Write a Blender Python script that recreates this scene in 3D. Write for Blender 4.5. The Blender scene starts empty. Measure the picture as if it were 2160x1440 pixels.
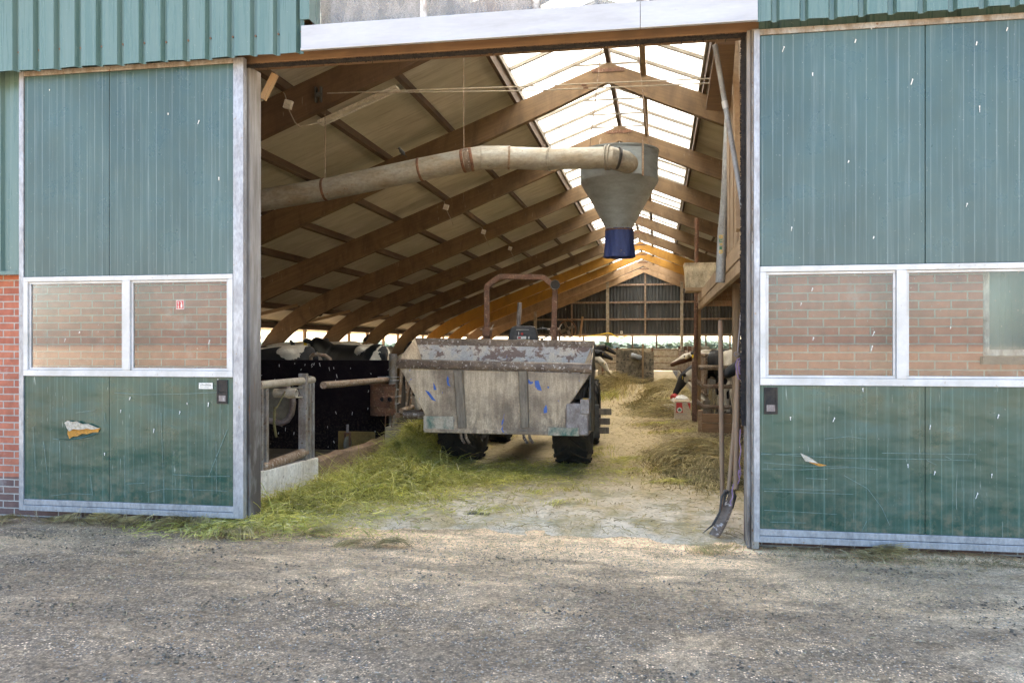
import bpy, bmesh, math, random
import numpy as np
from mathutils import Vector, Matrix, noise as mnoise

R = math.radians
random.seed(7)
rng = np.random.default_rng(11)
S = bpy.context.scene
COL = S.collection

# ------------------------------------------------------------------ camera
EYE = 1.5
FPX = 1744.0            # focal length in pixels of the 2160 px wide photograph
TH = R(10.02)           # the barn axis is +Y, the camera looks a little left of it
cd = bpy.data.cameras.new("camera")
cam = bpy.data.objects.new("camera", cd)
COL.objects.link(cam)
cam.location = (0, 0, EYE)
cam.rotation_euler = (R(90), 0, TH)
cd.sensor_width = 36.0
cd.lens = 36.0 * FPX / 2160.0
cd.shift_y = 10.0 / 2160.0
cd.clip_start = 0.05
cd.clip_end = 6000
S.camera = cam

# ------------------------------------------------------------------ world, sun, exposure
SUN_EL, SUN_AZ = 47.0, -28.0      # azimuth from +Y, negative = to the left
w = bpy.data.worlds.new("World")
S.world = w
w.use_nodes = True
wn = w.node_tree
bg = wn.nodes["Background"]
sky = wn.nodes.new("ShaderNodeTexSky")
sky.sky_type = 'NISHITA'
sky.sun_disc = False
sky.sun_elevation = R(SUN_EL)
sky.sun_rotation = R(SUN_AZ)
sky.air_density = 1.0
sky.dust_density = 1.6
sky.ozone_density = 1.0
wn.links.new(sky.outputs[0], bg.inputs[0])
bg.inputs[1].default_value = 0.083
sd = bpy.data.lights.new("sun", 'SUN')
sd.energy = 5.0
sd.angle = R(0.6)
sd.color = (1.0, 0.96, 0.9)
sun = bpy.data.objects.new("sun", sd)
COL.objects.link(sun)
sv = Vector((math.sin(R(SUN_AZ)) * math.cos(R(SUN_EL)), math.cos(R(SUN_AZ)) * math.cos(R(SUN_EL)), math.sin(R(SUN_EL))))
sun.rotation_euler = (-sv).to_track_quat('-Z', 'Y').to_euler()
sun.location = (0, 0, 30)
S.view_settings.view_transform = 'Standard'
S.view_settings.look = 'None'
S.view_settings.exposure = 3.15
S.view_settings.gamma = 1.0
S.view_settings.use_curve_mapping = False
S.render.engine = 'CYCLES'
S.cycles.max_bounces = 10
S.cycles.diffuse_bounces = 7
S.cycles.glossy_bounces = 3
S.cycles.transparent_max_bounces = 12
S.cycles.sample_clamp_indirect = 8.0
S.cycles.use_denoising = True
S.cycles.caustics_reflective = False
S.cycles.caustics_refractive = False

# ------------------------------------------------------------------ photograph pixel -> point on a plane
_F = Vector((-math.sin(TH), math.cos(TH), 0))
_R = Vector((math.cos(TH), math.sin(TH), 0))
def at(px, py, Y=None, Z=None, X=None):
    d = _F + _R * ((px - 1080) / FPX) + Vector((0, 0, (730 - py) / FPX))
    if Y is not None: t = Y / d.y
    elif X is not None: t = X / d.x
    else: t = (Z - EYE) / d.z
    return Vector((d.x * t, d.y * t, EYE + d.z * t))

# ------------------------------------------------------------------ node helpers
class NT:
    def __init__(s, name):
        s.m = bpy.data.materials.new(name)
        s.m.use_nodes = True
        s.t = s.m.node_tree
        s.b = s.t.nodes["Principled BSDF"]
        s.out = s.t.nodes["Material Output"]
        s.tc = None
    def n(s, typ, **kw):
        nd = s.t.nodes.new(typ)
        for k, v in kw.items(): setattr(nd, k, v)
        return nd
    def put(s, sock, v):
        if v is None: return
        if hasattr(v, 'is_output'): s.t.links.new(v, sock)
        elif isinstance(v, (tuple, list)) and len(v) == 3 and sock.type == 'RGBA': sock.default_value = (*v, 1)
        else: sock.default_value = v
    def obj(s):
        if s.tc is None: s.tc = s.n("ShaderNodeTexCoord")
        return s.tc.outputs["Object"]
    def pos(s):
        return s.n("ShaderNodeNewGeometry").outputs["Position"]
    def island(s):
        return s.n("ShaderNodeNewGeometry").outputs["Random Per Island"]
    def map(s, vec, scale=(1, 1, 1), loc=(0, 0, 0), rot=(0, 0, 0)):
        nd = s.n("ShaderNodeMapping")
        s.put(nd.inputs["Vector"], vec)
        nd.inputs["Scale"].default_value = scale
        nd.inputs["Location"].default_value = loc
        nd.inputs["Rotation"].default_value = rot
        return nd.outputs[0]
    def noise(s, vec, scale=5, detail=4, rough=0.55, dist=0.0, color=False):
        nd = s.n("ShaderNodeTexNoise")
        s.put(nd.inputs["Vector"], vec)
        nd.inputs["Scale"].default_value = scale
        nd.inputs["Detail"].default_value = detail
        nd.inputs["Roughness"].default_value = rough
        nd.inputs["Distortion"].default_value = dist
        return nd.outputs["Color" if color else "Fac"]
    def vor(s, vec, scale=5, feature='F1', out="Distance", rnd=1.0):
        nd = s.n("ShaderNodeTexVoronoi")
        nd.feature = feature
        s.put(nd.inputs["Vector"], vec)
        nd.inputs["Scale"].default_value = scale
        nd.inputs["Randomness"].default_value = rnd
        return nd.outputs[out]
    def ramp(s, fac, stops, interp='LINEAR'):
        nd = s.n("ShaderNodeValToRGB")
        nd.color_ramp.interpolation = interp
        e = nd.color_ramp.elements
        while len(e) < len(stops): e.new(0.5)
        for el, (p, c) in zip(e, stops):
            el.position = p
            el.color = (c, c, c, 1) if isinstance(c, (int, float)) else (*c, 1)
        s.put(nd.inputs[0], fac)
        return nd.outputs[0]
    def mix(s, fac, a, b, blend='MIX'):
        nd = s.n("ShaderNodeMix")
        nd.data_type = 'RGBA'
        nd.blend_type = blend
        s.put(nd.inputs[0], fac)
        s.put(nd.inputs[6], a)
        s.put(nd.inputs[7], b)
        return nd.outputs[2]
    def math(s, op, a, b=0.0, c=None, clamp=False):
        nd = s.n("ShaderNodeMath")
        nd.operation = op
        nd.use_clamp = clamp
        s.put(nd.inputs[0], a)
        s.put(nd.inputs[1], b)
        if c is not None: s.put(nd.inputs[2], c)
        return nd.outputs[0]
    def sep(s, v):
        nd = s.n("ShaderNodeSeparateXYZ")
        s.put(nd.inputs[0], v)
        return nd.outputs
    def comb(s, x, y, z):
        nd = s.n("ShaderNodeCombineXYZ")
        for i, v in enumerate((x, y, z)): s.put(nd.inputs[i], v)
        return nd.outputs[0]
    def range(s, v, a, b, c=0.0, d=1.0):
        nd = s.n("ShaderNodeMapRange")
        s.put(nd.inputs[0], v)
        for i, x in enumerate((a, b, c, d)): nd.inputs[i + 1].default_value = x
        return nd.outputs[0]
    def bump(s, h, strength=0.3, dist=0.01):
        nd = s.n("ShaderNodeBump")
        s.put(nd.inputs["Height"], h)
        nd.inputs["Strength"].default_value = strength
        nd.inputs["Distance"].default_value = dist
        s.t.links.new(nd.outputs[0], s.b.inputs["Normal"])
    def fin(s, color=None, rough=None, metal=None, spec=None):
        s.put(s.b.inputs["Base Color"], color)
        s.put(s.b.inputs["Roughness"], rough)
        s.put(s.b.inputs["Metallic"], metal)
        if spec is not None: s.b.inputs["Specular IOR Level"].default_value = spec
        return s.m

MAT = {}
def weathered(name, base, dirt, scale=6.0, amount=0.5, rough=0.6, metal=0.0, stretch=(1, 1, 1), bump=0.15, bdist=0.004,
              spots=None, spot_scale=40, spot_amt=0.30, spec=None, fine=0.25):
    """one paint or metal with soft dirt, fine mottling and optional small spots"""
    g = NT(name)
    v = g.map(g.obj(), stretch)
    n1 = g.noise(v, scale, 6, 0.6, 0.3)
    lo = 0.5 + 0.22 * (0.5 - amount)
    f = g.ramp(n1, [(max(0, lo - 0.14), 0.0), (min(1, lo + 0.16), 1.0)])
    c = g.mix(f, base, dirt)
    n2 = g.noise(v, scale * 7, 4, 0.7)
    k = g.ramp(n2, [(0.3, 1 - fine), (0.7, 1 + fine)])
    c = g.mix(1.0, c, k, 'MULTIPLY')
    if spots is not None:
        n3 = g.noise(g.obj(), spot_scale, 3, 0.6)
        fs = g.ramp(n3, [(1 - spot_amt - 0.05, 0.0), (1 - spot_amt, 1.0)])
        c = g.mix(fs, c, spots)
    g.bump(n2, bump, bdist)
    rr = g.range(n1, 0.3, 0.7, max(0.05, rough - 0.08), min(1, rough + 0.12))
    MAT[name] = g.fin(c, rr, metal, spec)
    return MAT[name]

# ------------------------------------------------------------------ materials
def door_paint(name, base, chalk, lower):
    g = NT(name)
    p = g.pos()
    x, y, z = g.sep(p)
    fr = g.math('FRACT', g.math('DIVIDE', x, 0.072))
    line = g.math('LESS_THAN', g.math('ABSOLUTE', g.math('SUBTRACT', fr, 0.5)), 0.055)
    ln = g.noise(g.map(p, (9, 1, 0.6)), 2.0, 3, 0.6)
    line = g.math('MULTIPLY', line, g.range(ln, 0.35, 0.65, 0.12, 0.85))
    big = g.noise(g.map(p, (1, 1, 0.45)), 1.6, 5, 0.55)
    c = g.mix(g.ramp(big, [(0.38, 0), (0.66, 1)]), base, tuple(b * 1.35 + 0.006 for b in base))
    stv = g.noise(g.map(p, (22, 1, 0.55)), 1.5, 5, 0.7, 0.4)
    c = g.mix(g.math('MULTIPLY', g.ramp(stv, [(0.52, 0), (0.8, 1)]), 0.55 if lower else 0.35), c, chalk)
    c = g.mix(g.math('MULTIPLY', line, 0.6), c, chalk)
    sp = g.noise(g.map(p, (1, 1, 0.6)), 75, 2, 0.6)
    c = g.mix(g.math('MULTIPLY', g.ramp(sp, [(0.70, 0), (0.75, 1)]), 0.3), c, (0.5, 0.5, 0.46))
    if lower:
        sc = g.noise(g.map(p, (26, 1, 1.4), rot=(0, 0.05, 0)), 2.2, 4, 0.65, 1.2)
        c = g.mix(g.math('MULTIPLY', g.ramp(sc, [(0.66, 0), (0.72, 1)]), 0.55), c, (0.42, 0.5, 0.47))
        mud = g.noise(p, 14, 5, 0.7)
        mz = g.math('MULTIPLY', g.range(z, 0.55, 0.08, 0, 1), g.ramp(mud, [(0.45, 0), (0.65, 1)]))
        c = g.mix(g.math('MULTIPLY', mz, 0.65), c, (0.2, 0.17, 0.11))
    dent = g.noise(g.map(p, (1.0, 1, 1.8)), 3.2, 2, 0.5)
    hgt = g.math('ADD', g.math('MULTIPLY', dent, 1.0 if lower else 0.25), g.math('MULTIPLY', line, 0.08))
    g.bump(hgt, 0.5, 0.02)
    r = g.range(g.noise(p, 4, 4), 0.3, 0.7, 0.24, 0.42)
    return g.fin(c, r, 0.0, 0.6)
MAT['door_green'] = door_paint('door_green', (0.034, 0.07, 0.066), (0.2, 0.26, 0.27), False)  # upper panels paler and greyer, the sky's reflection put into the colours
MAT['door_green_low'] = door_paint('door_green_low', (0.010, 0.053, 0.037), (0.11, 0.2, 0.17), True)  # lower panels darker, their lack of sky reflection painted into the base

def cladding():
    g = NT('green_cladding')
    p = g.pos()
    st = g.noise(g.map(p, (14, 4, 0.5)), 1.6, 5, 0.65)
    c = g.mix(g.ramp(st, [(0.35, 0), (0.7, 1)]), (0.08, 0.148, 0.135), (0.12, 0.19, 0.18))
    sp = g.noise(p, 60, 2, 0.6)
    c = g.mix(g.math('MULTIPLY', g.ramp(sp, [(0.7, 0), (0.76, 1)]), 0.5), c, (0.5, 0.5, 0.45))
    g.bump(g.noise(p, 3, 2), 0.15, 0.01)
    return g.fin(c, g.range(st, 0.3, 0.7, 0.22, 0.36), 0.0, 0.6)
MAT['cladding'] = cladding()

weathered('galv', (0.4, 0.415, 0.45), (0.29, 0.295, 0.31), 7, 0.5, 0.42, 0.45, (1, 1, 0.4), 0.12, spots=(0.3, 0.24, 0.18), spot_scale=30, spot_amt=0.29)
weathered('galv_dirty', (0.34, 0.33, 0.31), (0.2, 0.16, 0.12), 9, 0.5, 0.55, 0.35, (1, 1, 0.5), 0.2, spots=(0.16, 0.09, 0.05), spot_scale=26, spot_amt=0.33)
weathered('white_alu', (0.58, 0.59, 0.6), (0.47, 0.47, 0.45), 5, 0.4, 0.38, 0.1, (1, 1, 1), 0.05, spots=(0.34, 0.3, 0.24), spot_scale=42, spot_amt=0.28, fine=0.06)
weathered('flashing', (0.45, 0.47, 0.5), (0.37, 0.385, 0.41), 3, 0.35, 0.4, 0.15, (0.5, 1, 3), 0.05, spots=(0.4, 0.4, 0.42), spot_scale=34, spot_amt=0.27, fine=0.05)
weathered('flaky_white', (0.72, 0.71, 0.68), (0.16, 0.13, 0.11), 14, 0.35, 0.7, 0, (1, 1, 0.5), 0.5, 0.01)
weathered('old_post', (0.36, 0.35, 0.34), (0.13, 0.11, 0.09), 5, 0.5, 0.75, 0, (3, 3, 0.5), 0.5, 0.008, spots=(0.2, 0.12, 0.07), spot_scale=6, spot_amt=0.32)
def post_mat():
    g = NT('stained_post')
    p = g.pos()
    z = g.sep(p)[2]
    n = g.noise(g.map(p, (4, 4, 0.5)), 4, 6, 0.7, 0.3)
    n2 = g.noise(g.map(p, (1, 1, 0.35)), 5, 5, 0.65)
    c = g.mix(g.ramp(n, [(0.35, 0), (0.68, 1)]), (0.36, 0.35, 0.34), (0.2, 0.18, 0.16))
    d = g.math('MULTIPLY', g.range(z, 1.9, 0.7, 0.15, 1.0), g.ramp(n2, [(0.38, 0), (0.56, 1)]))
    c = g.mix(g.math('MULTIPLY', d, 0.88), c, (0.06, 0.045, 0.035))
    r = g.noise(g.map(p, (9, 9, 0.5)), 2.2, 3, 0.5)
    c = g.mix(g.math('MULTIPLY', g.ramp(r, [(0.66, 0), (0.7, 1)]), 0.7), c, (0.2, 0.09, 0.04))
    g.bump(n, 0.5, 0.008)
    return g.fin(c, 0.75)
MAT['stained_post'] = post_mat()
weathered('rust', (0.2, 0.095, 0.055), (0.11, 0.065, 0.045), 11, 0.5, 0.8, 0.1, (1, 1, 1), 0.4, 0.004, spots=(0.3, 0.2, 0.13), spot_scale=35, spot_amt=0.36)
weathered('rust_pipe', (0.33, 0.25, 0.18), (0.2, 0.12, 0.07), 8, 0.5, 0.7, 0.15, (1, 1, 1), 0.3, 0.004, spots=(0.42, 0.38, 0.32), spot_scale=30, spot_amt=0.38)
weathered('feed_pipe', (0.37, 0.365, 0.33), (0.3, 0.255, 0.185), 3.2, 0.5, 0.45, 0.25, (0.6, 1, 1.3), 0.12, 0.004, spots=(0.25, 0.13, 0.07), spot_scale=22, spot_amt=0.26)
weathered('hopper_grey', (0.27, 0.31, 0.33), (0.21, 0.235, 0.24), 4, 0.5, 0.5, 0.15, (1, 1, 3), 0.1, 0.003, fine=0.1)
weathered('blue_tarp', (0.02, 0.04, 0.17), (0.035, 0.06, 0.2), 5, 0.5, 0.4, 0, (3, 3, 0.6), 0.5, 0.02, spots=(0.2, 0.17, 0.15), spot_scale=14, spot_amt=0.27)
weathered('downpipe_grey', (0.33, 0.36, 0.39), (0.22, 0.22, 0.22), 6, 0.5, 0.5, 0.1, (1, 1, 0.6), 0.1, spots=(0.5, 0.5, 0.5), spot_scale=50, spot_amt=0.3)
weathered('concrete', (0.42, 0.38, 0.31), (0.28, 0.23, 0.16), 5, 0.5, 0.85, 0, (1, 1, 1), 0.4, 0.01, spots=(0.2, 0.16, 0.11), spot_scale=20, spot_amt=0.33)
weathered('concrete_white', (0.8, 0.78, 0.72), (0.6, 0.55, 0.45), 4, 0.35, 0.8, 0, (1, 1, 0.7), 0.2, 0.006, spots=(0.25, 0.2, 0.14), spot_scale=24, spot_amt=0.31)
weathered('kerb_brown', (0.36, 0.24, 0.15), (0.2, 0.13, 0.08), 7, 0.5, 0.9, 0, (1, 0.4, 1), 0.5, 0.01)
weathered('rubber', (0.018, 0.017, 0.016), (0.055, 0.045, 0.035), 8, 0.4, 0.85, 0, (1, 1, 1), 0.4, 0.006)
weathered('black_plastic', (0.02, 0.02, 0.022), (0.06, 0.055, 0.05), 7, 0.35, 0.5, 0, (1, 1, 1), 0.1)
weathered('grey_steel', (0.3, 0.28, 0.28), (0.17, 0.14, 0.13), 9, 0.5, 0.5, 0.4, (1, 1, 0.6), 0.25, 0.003, spots=(0.4, 0.38, 0.35), spot_scale=34, spot_amt=0.31)
weathered('cardboard', (0.55, 0.46, 0.34), (0.46, 0.36, 0.25), 5, 0.4, 0.85, 0, (1, 1, 2), 0.1)
weathered('lamp_white', (0.85, 0.82, 0.74), (0.7, 0.64, 0.54), 6, 0.4, 0.5, 0, (1, 1, 1), 0.05)
weathered('ear_yellow', (0.85, 0.6, 0.02), (0.7, 0.48, 0.02), 9, 0.4, 0.5)
weathered('red_print', (0.5, 0.035, 0.03), (0.42, 0.05, 0.04), 9, 0.4, 0.6)
weathered('green_print', (0.05, 0.25, 0.13), (0.06, 0.22, 0.12), 9, 0.4, 0.6)
weathered('white_print', (0.75, 0.73, 0.68), (0.68, 0.65, 0.6), 9, 0.4, 0.6)
weathered('grey_print', (0.35, 0.34, 0.3), (0.4, 0.38, 0.33), 9, 0.4, 0.6)
weathered('yellow_print', (0.75, 0.5, 0.05), (0.65, 0.42, 0.06), 9, 0.4, 0.6)
weathered('blue_print', (0.06, 0.12, 0.5), (0.05, 0.1, 0.4), 9, 0.4, 0.6)
weathered('blue_chip', (0.02, 0.085, 0.4), (0.06, 0.14, 0.4), 20, 0.4, 0.5)
weathered('purple_rope', (0.22, 0.14, 0.28), (0.3, 0.21, 0.36), 60, 0.5, 0.8)
weathered('bird_black', (0.012, 0.012, 0.014), (0.03, 0.026, 0.02), 30, 0.4, 0.5)
weathered('green_plastic', (0.03, 0.11, 0.05), (0.05, 0.12, 0.06), 9, 0.4, 0.5)
weathered('insulation', (0.62, 0.3, 0.05), (0.45, 0.22, 0.05), 40, 0.5, 0.9, 0, (1, 1, 1), 0.8, 0.01)
weathered('torn_white', (0.66, 0.62, 0.53), (0.38, 0.34, 0.26), 40, 0.5, 0.8, 0, (1, 1, 1), 0.6, 0.01)
weathered('scratch', (0.2, 0.29, 0.27), (0.1, 0.17, 0.15), 30, 0.5, 0.7)
weathered('dropping', (0.78, 0.78, 0.76), (0.6, 0.6, 0.58), 50, 0.4, 0.8)
weathered('black_felt', (0.012, 0.012, 0.016), (0.05, 0.042, 0.035), 30, 0.4, 0.95, 0, (1, 1, 1), 0.6, 0.01)
weathered('rubber_mat', (0.28, 0.19, 0.06), (0.2, 0.13, 0.04), 9, 0.5, 0.8)
weathered('plastic_grey', (0.19, 0.19, 0.15), (0.13, 0.12, 0.09), 5, 0.5, 0.6)
weathered('bar_alu', (0.27, 0.24, 0.19), (0.2, 0.17, 0.13), 6, 0.5, 0.6)
weathered('wire', (0.42, 0.37, 0.29), (0.32, 0.27, 0.2), 12, 0.5, 0.6)
weathered('dark_frame', (0.1, 0.1, 0.095), (0.06, 0.055, 0.05), 9, 0.5, 0.6)

def pen_panel():
    g = NT('pen_panel')
    p = g.obj()
    n = g.noise(g.map(p, (1, 1, 0.8)), 7, 6, 0.7)
    c = g.mix(g.ramp(n, [(0.45, 0), (0.7, 1)]), (0.007, 0.004, 0.006), (0.016, 0.011, 0.012))
    z = g.sep(p)[2]
    d = g.noise(p, 30, 5, 0.75)
    low = g.math('MULTIPLY', g.range(z, 0.75, 0.05, 0.0, 1.0), g.ramp(d, [(0.5, 0), (0.62, 1)]))
    c = g.mix(g.math('MULTIPLY', low, 0.5), c, (0.11, 0.085, 0.055))
    s = g.noise(g.map(p, (1, 1, 0.28)), 22, 2, 0.5)
    c = g.mix(g.ramp(s, [(0.73, 0), (0.76, 1)]), c, (0.4, 0.37, 0.32))
    g.bump(d, 0.2, 0.004)
    return g.fin(c, 0.8, 0.0, 0.12)
MAT['pen_panel'] = pen_panel()

def wood(name, c1, c2, c3, axis='Y', rough=0.75, stain=0.5, bump=0.25):
    g = NT(name)
    p = g.obj()
    sc = {'X': (0.5, 9, 9), 'Y': (9, 0.5, 9), 'Z': (9, 9, 0.5)}[axis]
    gr = g.noise(g.map(p, sc), 3.2, 6, 0.65, 0.6)
    c = g.mix(g.ramp(gr, [(0.32, 0), (0.68, 1)]), c1, c2)
    st = g.noise(p, 2.6, 5, 0.6, 0.4)
    c = g.mix(g.math('MULTIPLY', g.ramp(st, [(0.47, 0), (0.7, 1)]), stain), c, c3)
    g.bump(gr, bump, 0.006)
    MAT[name] = g.fin(c, rough)
wood('wood_purlin', (0.14, 0.09, 0.055), (0.085, 0.054, 0.034), (0.04, 0.027, 0.019), 'Y')
wood('wood_lintel', (0.23, 0.14, 0.07), (0.15, 0.085, 0.045), (0.07, 0.05, 0.035), 'X')
wood('wood_board', (0.42, 0.31, 0.2), (0.3, 0.21, 0.13), (0.17, 0.12, 0.08), 'Y')
wood('wood_board_up', (0.4, 0.3, 0.2), (0.28, 0.2, 0.13), (0.17, 0.12, 0.08), 'Z')
wood('wood_post', (0.42, 0.29, 0.16), (0.3, 0.18, 0.09), (0.16, 0.1, 0.06), 'Z')
wood('wood_plank', (0.34, 0.2, 0.1), (0.22, 0.12, 0.06), (0.12, 0.08, 0.05), 'X')
wood('wood_handle', (0.33, 0.24, 0.16), (0.22, 0.15, 0.1), (0.12, 0.08, 0.06), 'Z', 0.7, 0.4)
wood('wood_new', (0.4, 0.28, 0.16), (0.33, 0.215, 0.115), (0.25, 0.16, 0.09), 'Z')

RX, RZ, SL = -0.86, 6.45, 0.385         # ridge line and roof slope
def roofz(x): return RZ + 0.17 - SL * abs(x - RX)
def glulam(name, c1, c2, c3):
    g = NT(name)
    p = g.pos()
    x, y, z = g.sep(p)
    v = g.math('ADD', z, g.math('MULTIPLY', g.math('ABSOLUTE', g.math('SUBTRACT', x, RX)), SL))
    vec = g.comb(g.math('MULTIPLY', x, 0.7), g.math('MULTIPLY', y, 3.0), g.math('MULTIPLY', v, 16))
    gr = g.noise(vec, 1.7, 6, 0.7, 0.3)
    c = g.mix(g.ramp(gr, [(0.33, 0), (0.7, 1)]), c1, c2)
    lam = g.math('LESS_THAN', g.math('FRACT', g.math('MULTIPLY', v, 26)), 0.06)
    c = g.mix(g.math('MULTIPLY', lam, 0.25), c, c3)
    st = g.noise(g.comb(x, y, g.math('MULTIPLY', z, 0.45)), 3.5, 6, 0.7, 0.5)
    c = g.mix(g.math('MULTIPLY', g.ramp(st, [(0.46, 0), (0.68, 1)]), 0.6), c, c3)
    dr = g.noise(g.comb(g.math('MULTIPLY', x, 12), y, g.math('MULTIPLY', z, 1.6)), 2.0, 3, 0.6)
    c = g.mix(g.math('MULTIPLY', g.ramp(dr, [(0.68, 0), (0.74, 1)]), 0.45), c, (0.5, 0.42, 0.33))
    g.bump(gr, 0.2, 0.006)
    MAT[name] = g.fin(c, 0.7)
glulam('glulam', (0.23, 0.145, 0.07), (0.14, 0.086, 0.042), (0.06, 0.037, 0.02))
glulam('glulam_dark', (0.17, 0.1, 0.055), (0.11, 0.065, 0.036), (0.045, 0.029, 0.018))  # first frame: its backlit darkness put into the timber colour
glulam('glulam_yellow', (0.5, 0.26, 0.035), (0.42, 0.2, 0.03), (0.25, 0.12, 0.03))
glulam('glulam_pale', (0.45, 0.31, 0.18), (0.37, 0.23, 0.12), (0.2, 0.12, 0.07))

def ceiling_board():
    g = NT('ceiling_board')
    p = g.pos()
    x, y, z = g.sep(p)
    n = g.noise(g.map(p, (0.5, 1.6, 1)), 2.2, 6, 0.65, 0.3)
    c = g.mix(g.ramp(n, [(0.35, 0), (0.68, 1)]), (0.66, 0.63, 0.545), (0.5, 0.465, 0.385))
    st = g.noise(g.map(p, (0.35, 7, 1)), 2.4, 5, 0.7)
    c = g.mix(g.math('MULTIPLY', g.ramp(st, [(0.52, 0), (0.76, 1)]), 0.6), c, (0.2, 0.155, 0.1))
    gl = g.noise(p, 0.5, 3, 0.5)
    c = g.mix(g.math('MULTIPLY', g.ramp(gl, [(0.45, 0), (0.6, 1)]), 0.25), c, (0.32, 0.34, 0.2))
    g.bump(n, 0.1, 0.01)
    return g.fin(c, 0.85)
MAT['ceiling_board'] = ceiling_board()

def skylight_mat():
    g = NT('skylight_sheet')
    p = g.pos()
    n = g.noise(g.map(p, (0.4, 2, 1)), 1.8, 4, 0.6)
    c = g.mix(g.ramp(n, [(0.3, 0), (0.75, 1)]), (0.93, 0.92, 0.89), (0.8, 0.77, 0.7))
    tr = g.n("ShaderNodeBsdfTranslucent")
    g.put(tr.inputs[0], c)
    df = g.n("ShaderNodeBsdfDiffuse")
    g.put(df.inputs[0], c)
    mx = g.n("ShaderNodeMixShader")
    mx.inputs[0].default_value = 0.22
    g.t.links.new(tr.outputs[0], mx.inputs[1])
    g.t.links.new(df.outputs[0], mx.inputs[2])
    g.t.links.new(mx.outputs[0], g.out.inputs[0])
    return g.m
MAT['skylight'] = skylight_mat()

def glass_mat(name, dust, dustcol, refl=1.0, tint=(0.92, 0.94, 0.93)):
    g = NT(name)
    p = g.pos()
    tr = g.n("ShaderNodeBsdfTransparent")
    tr.inputs[0].default_value = (*tint, 1)
    gl = g.n("ShaderNodeBsdfGlossy")
    gl.inputs["Roughness"].default_value = 0.03
    gl.inputs[0].default_value = (0.9, 0.93, 0.95, 1)
    fr = g.n("ShaderNodeFresnel")
    fr.inputs[0].default_value = 1.5
    m1 = g.n("ShaderNodeMixShader")
    g.t.links.new(g.math('MULTIPLY', fr.outputs[0], refl), m1.inputs[0])
    g.t.links.new(tr.outputs[0], m1.inputs[1])
    g.t.links.new(gl.outputs[0], m1.inputs[2])
    df = g.n("ShaderNodeBsdfDiffuse")
    df.inputs[0].default_value = (*dustcol, 1)
    n = g.noise(g.map(p, (1.6, 1, 0.7)), 5, 6, 0.7)
    k = g.noise(p, 90, 2, 0.6)
    f = g.math('MULTIPLY', g.range(n, 0.3, 0.72, dust * 0.45, dust * 1.6), g.range(k, 0.3, 0.7, 0.7, 1.3))
    s = g.noise(g.map(p, (1, 1, 0.5)), 60, 2, 0.6)
    f = g.math('MAXIMUM', f, g.math('MULTIPLY', g.ramp(s, [(0.70, 0), (0.75, 1)]), 0.7))
    m2 = g.n("ShaderNodeMixShader")
    g.t.links.new(f, m2.inputs[0])
    g.t.links.new(m1.outputs[0], m2.inputs[1])
    g.t.links.new(df.outputs[0], m2.inputs[2])
    g.t.links.new(m2.outputs[0], g.out.inputs[0])
    MAT[name] = g.m
glass_mat('door_glass', 0.05, (0.62, 0.55, 0.45), 0.8)
glass_mat('gable_glass', 0.36, (0.55, 0.54, 0.52))
glass_mat('tub_plastic', 0.62, (0.72, 0.64, 0.48), 0.6, (0.9, 0.86, 0.75))

def brick_mat():
    g = NT('brick')
    p = g.pos()
    x, y, z = g.sep(p)
    vec = g.comb(x, g.math('ADD', z, 0.004), 0.0)
    wob = g.noise(p, 9, 3, 0.6, 0, True)
    va = g.n("ShaderNodeVectorMath")
    va.operation = 'MULTIPLY_ADD'
    g.put(va.inputs[0], wob)
    va.inputs[1].default_value = (0.006, 0.006, 0)
    g.put(va.inputs[2], vec)
    b = g.n("ShaderNodeTexBrick")
    g.put(b.inputs["Vector"], va.outputs[0])
    b.inputs["Scale"].default_value = 1.0
    b.inputs["Brick Width"].default_value = 0.222
    b.inputs["Row Height"].default_value = 0.0635
    b.inputs["Mortar Size"].default_value = 0.0062
    b.inputs["Mortar Smooth"].default_value = 0.25
    b.inputs["Bias"].default_value = 0.0
    n = g.noise(p, 12, 5, 0.65)
    big = g.noise(p, 1.4, 3, 0.5)
    dk = g.math('LESS_THAN', z, 0.335)
    c1 = g.mix(dk, (0.46, 0.172, 0.105), (0.2, 0.115, 0.095))
    c2 = g.mix(dk, (0.36, 0.12, 0.078), (0.13, 0.085, 0.08))
    g.put(b.inputs["Color1"], c1)
    g.put(b.inputs["Color2"], c2)
    b.inputs["Mortar"].default_value = (0.43, 0.40, 0.36, 1)
    c = g.mix(1.0, b.outputs["Color"], g.ramp(n, [(0.3, 0.78), (0.7, 1.22)]), 'MULTIPLY')
    c = g.mix(g.math('MULTIPLY', g.ramp(g.noise(p, 3.3, 5, 0.7), [(0.6, 0), (0.72, 1)]), 0.35), c, (0.6, 0.57, 0.55))
    hgt = g.math('ADD', g.math('MULTIPLY', b.outputs["Fac"], -1.0), g.math('MULTIPLY', n, 0.25))
    g.bump(hgt, 0.7, 0.008)
    return g.fin(c, 0.88)
MAT['brick'] = brick_mat()

def far_sheet():
    g = NT('dark_sheet')
    p = g.obj()
    n = g.noise(g.map(p, (3, 1, 0.5)), 1.2, 5, 0.65)
    c = g.mix(g.ramp(n, [(0.4, 0), (0.72, 1)]), (0.045, 0.05, 0.052), (0.085, 0.088, 0.085))
    s = g.noise(g.map(p, (1, 1, 0.5)), 9, 2, 0.5)
    c = g.mix(g.ramp(s, [(0.75, 0), (0.78, 1)]), c, (0.4, 0.4, 0.38))
    return g.fin(c, 0.6)
MAT['dark_sheet'] = far_sheet()

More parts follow.
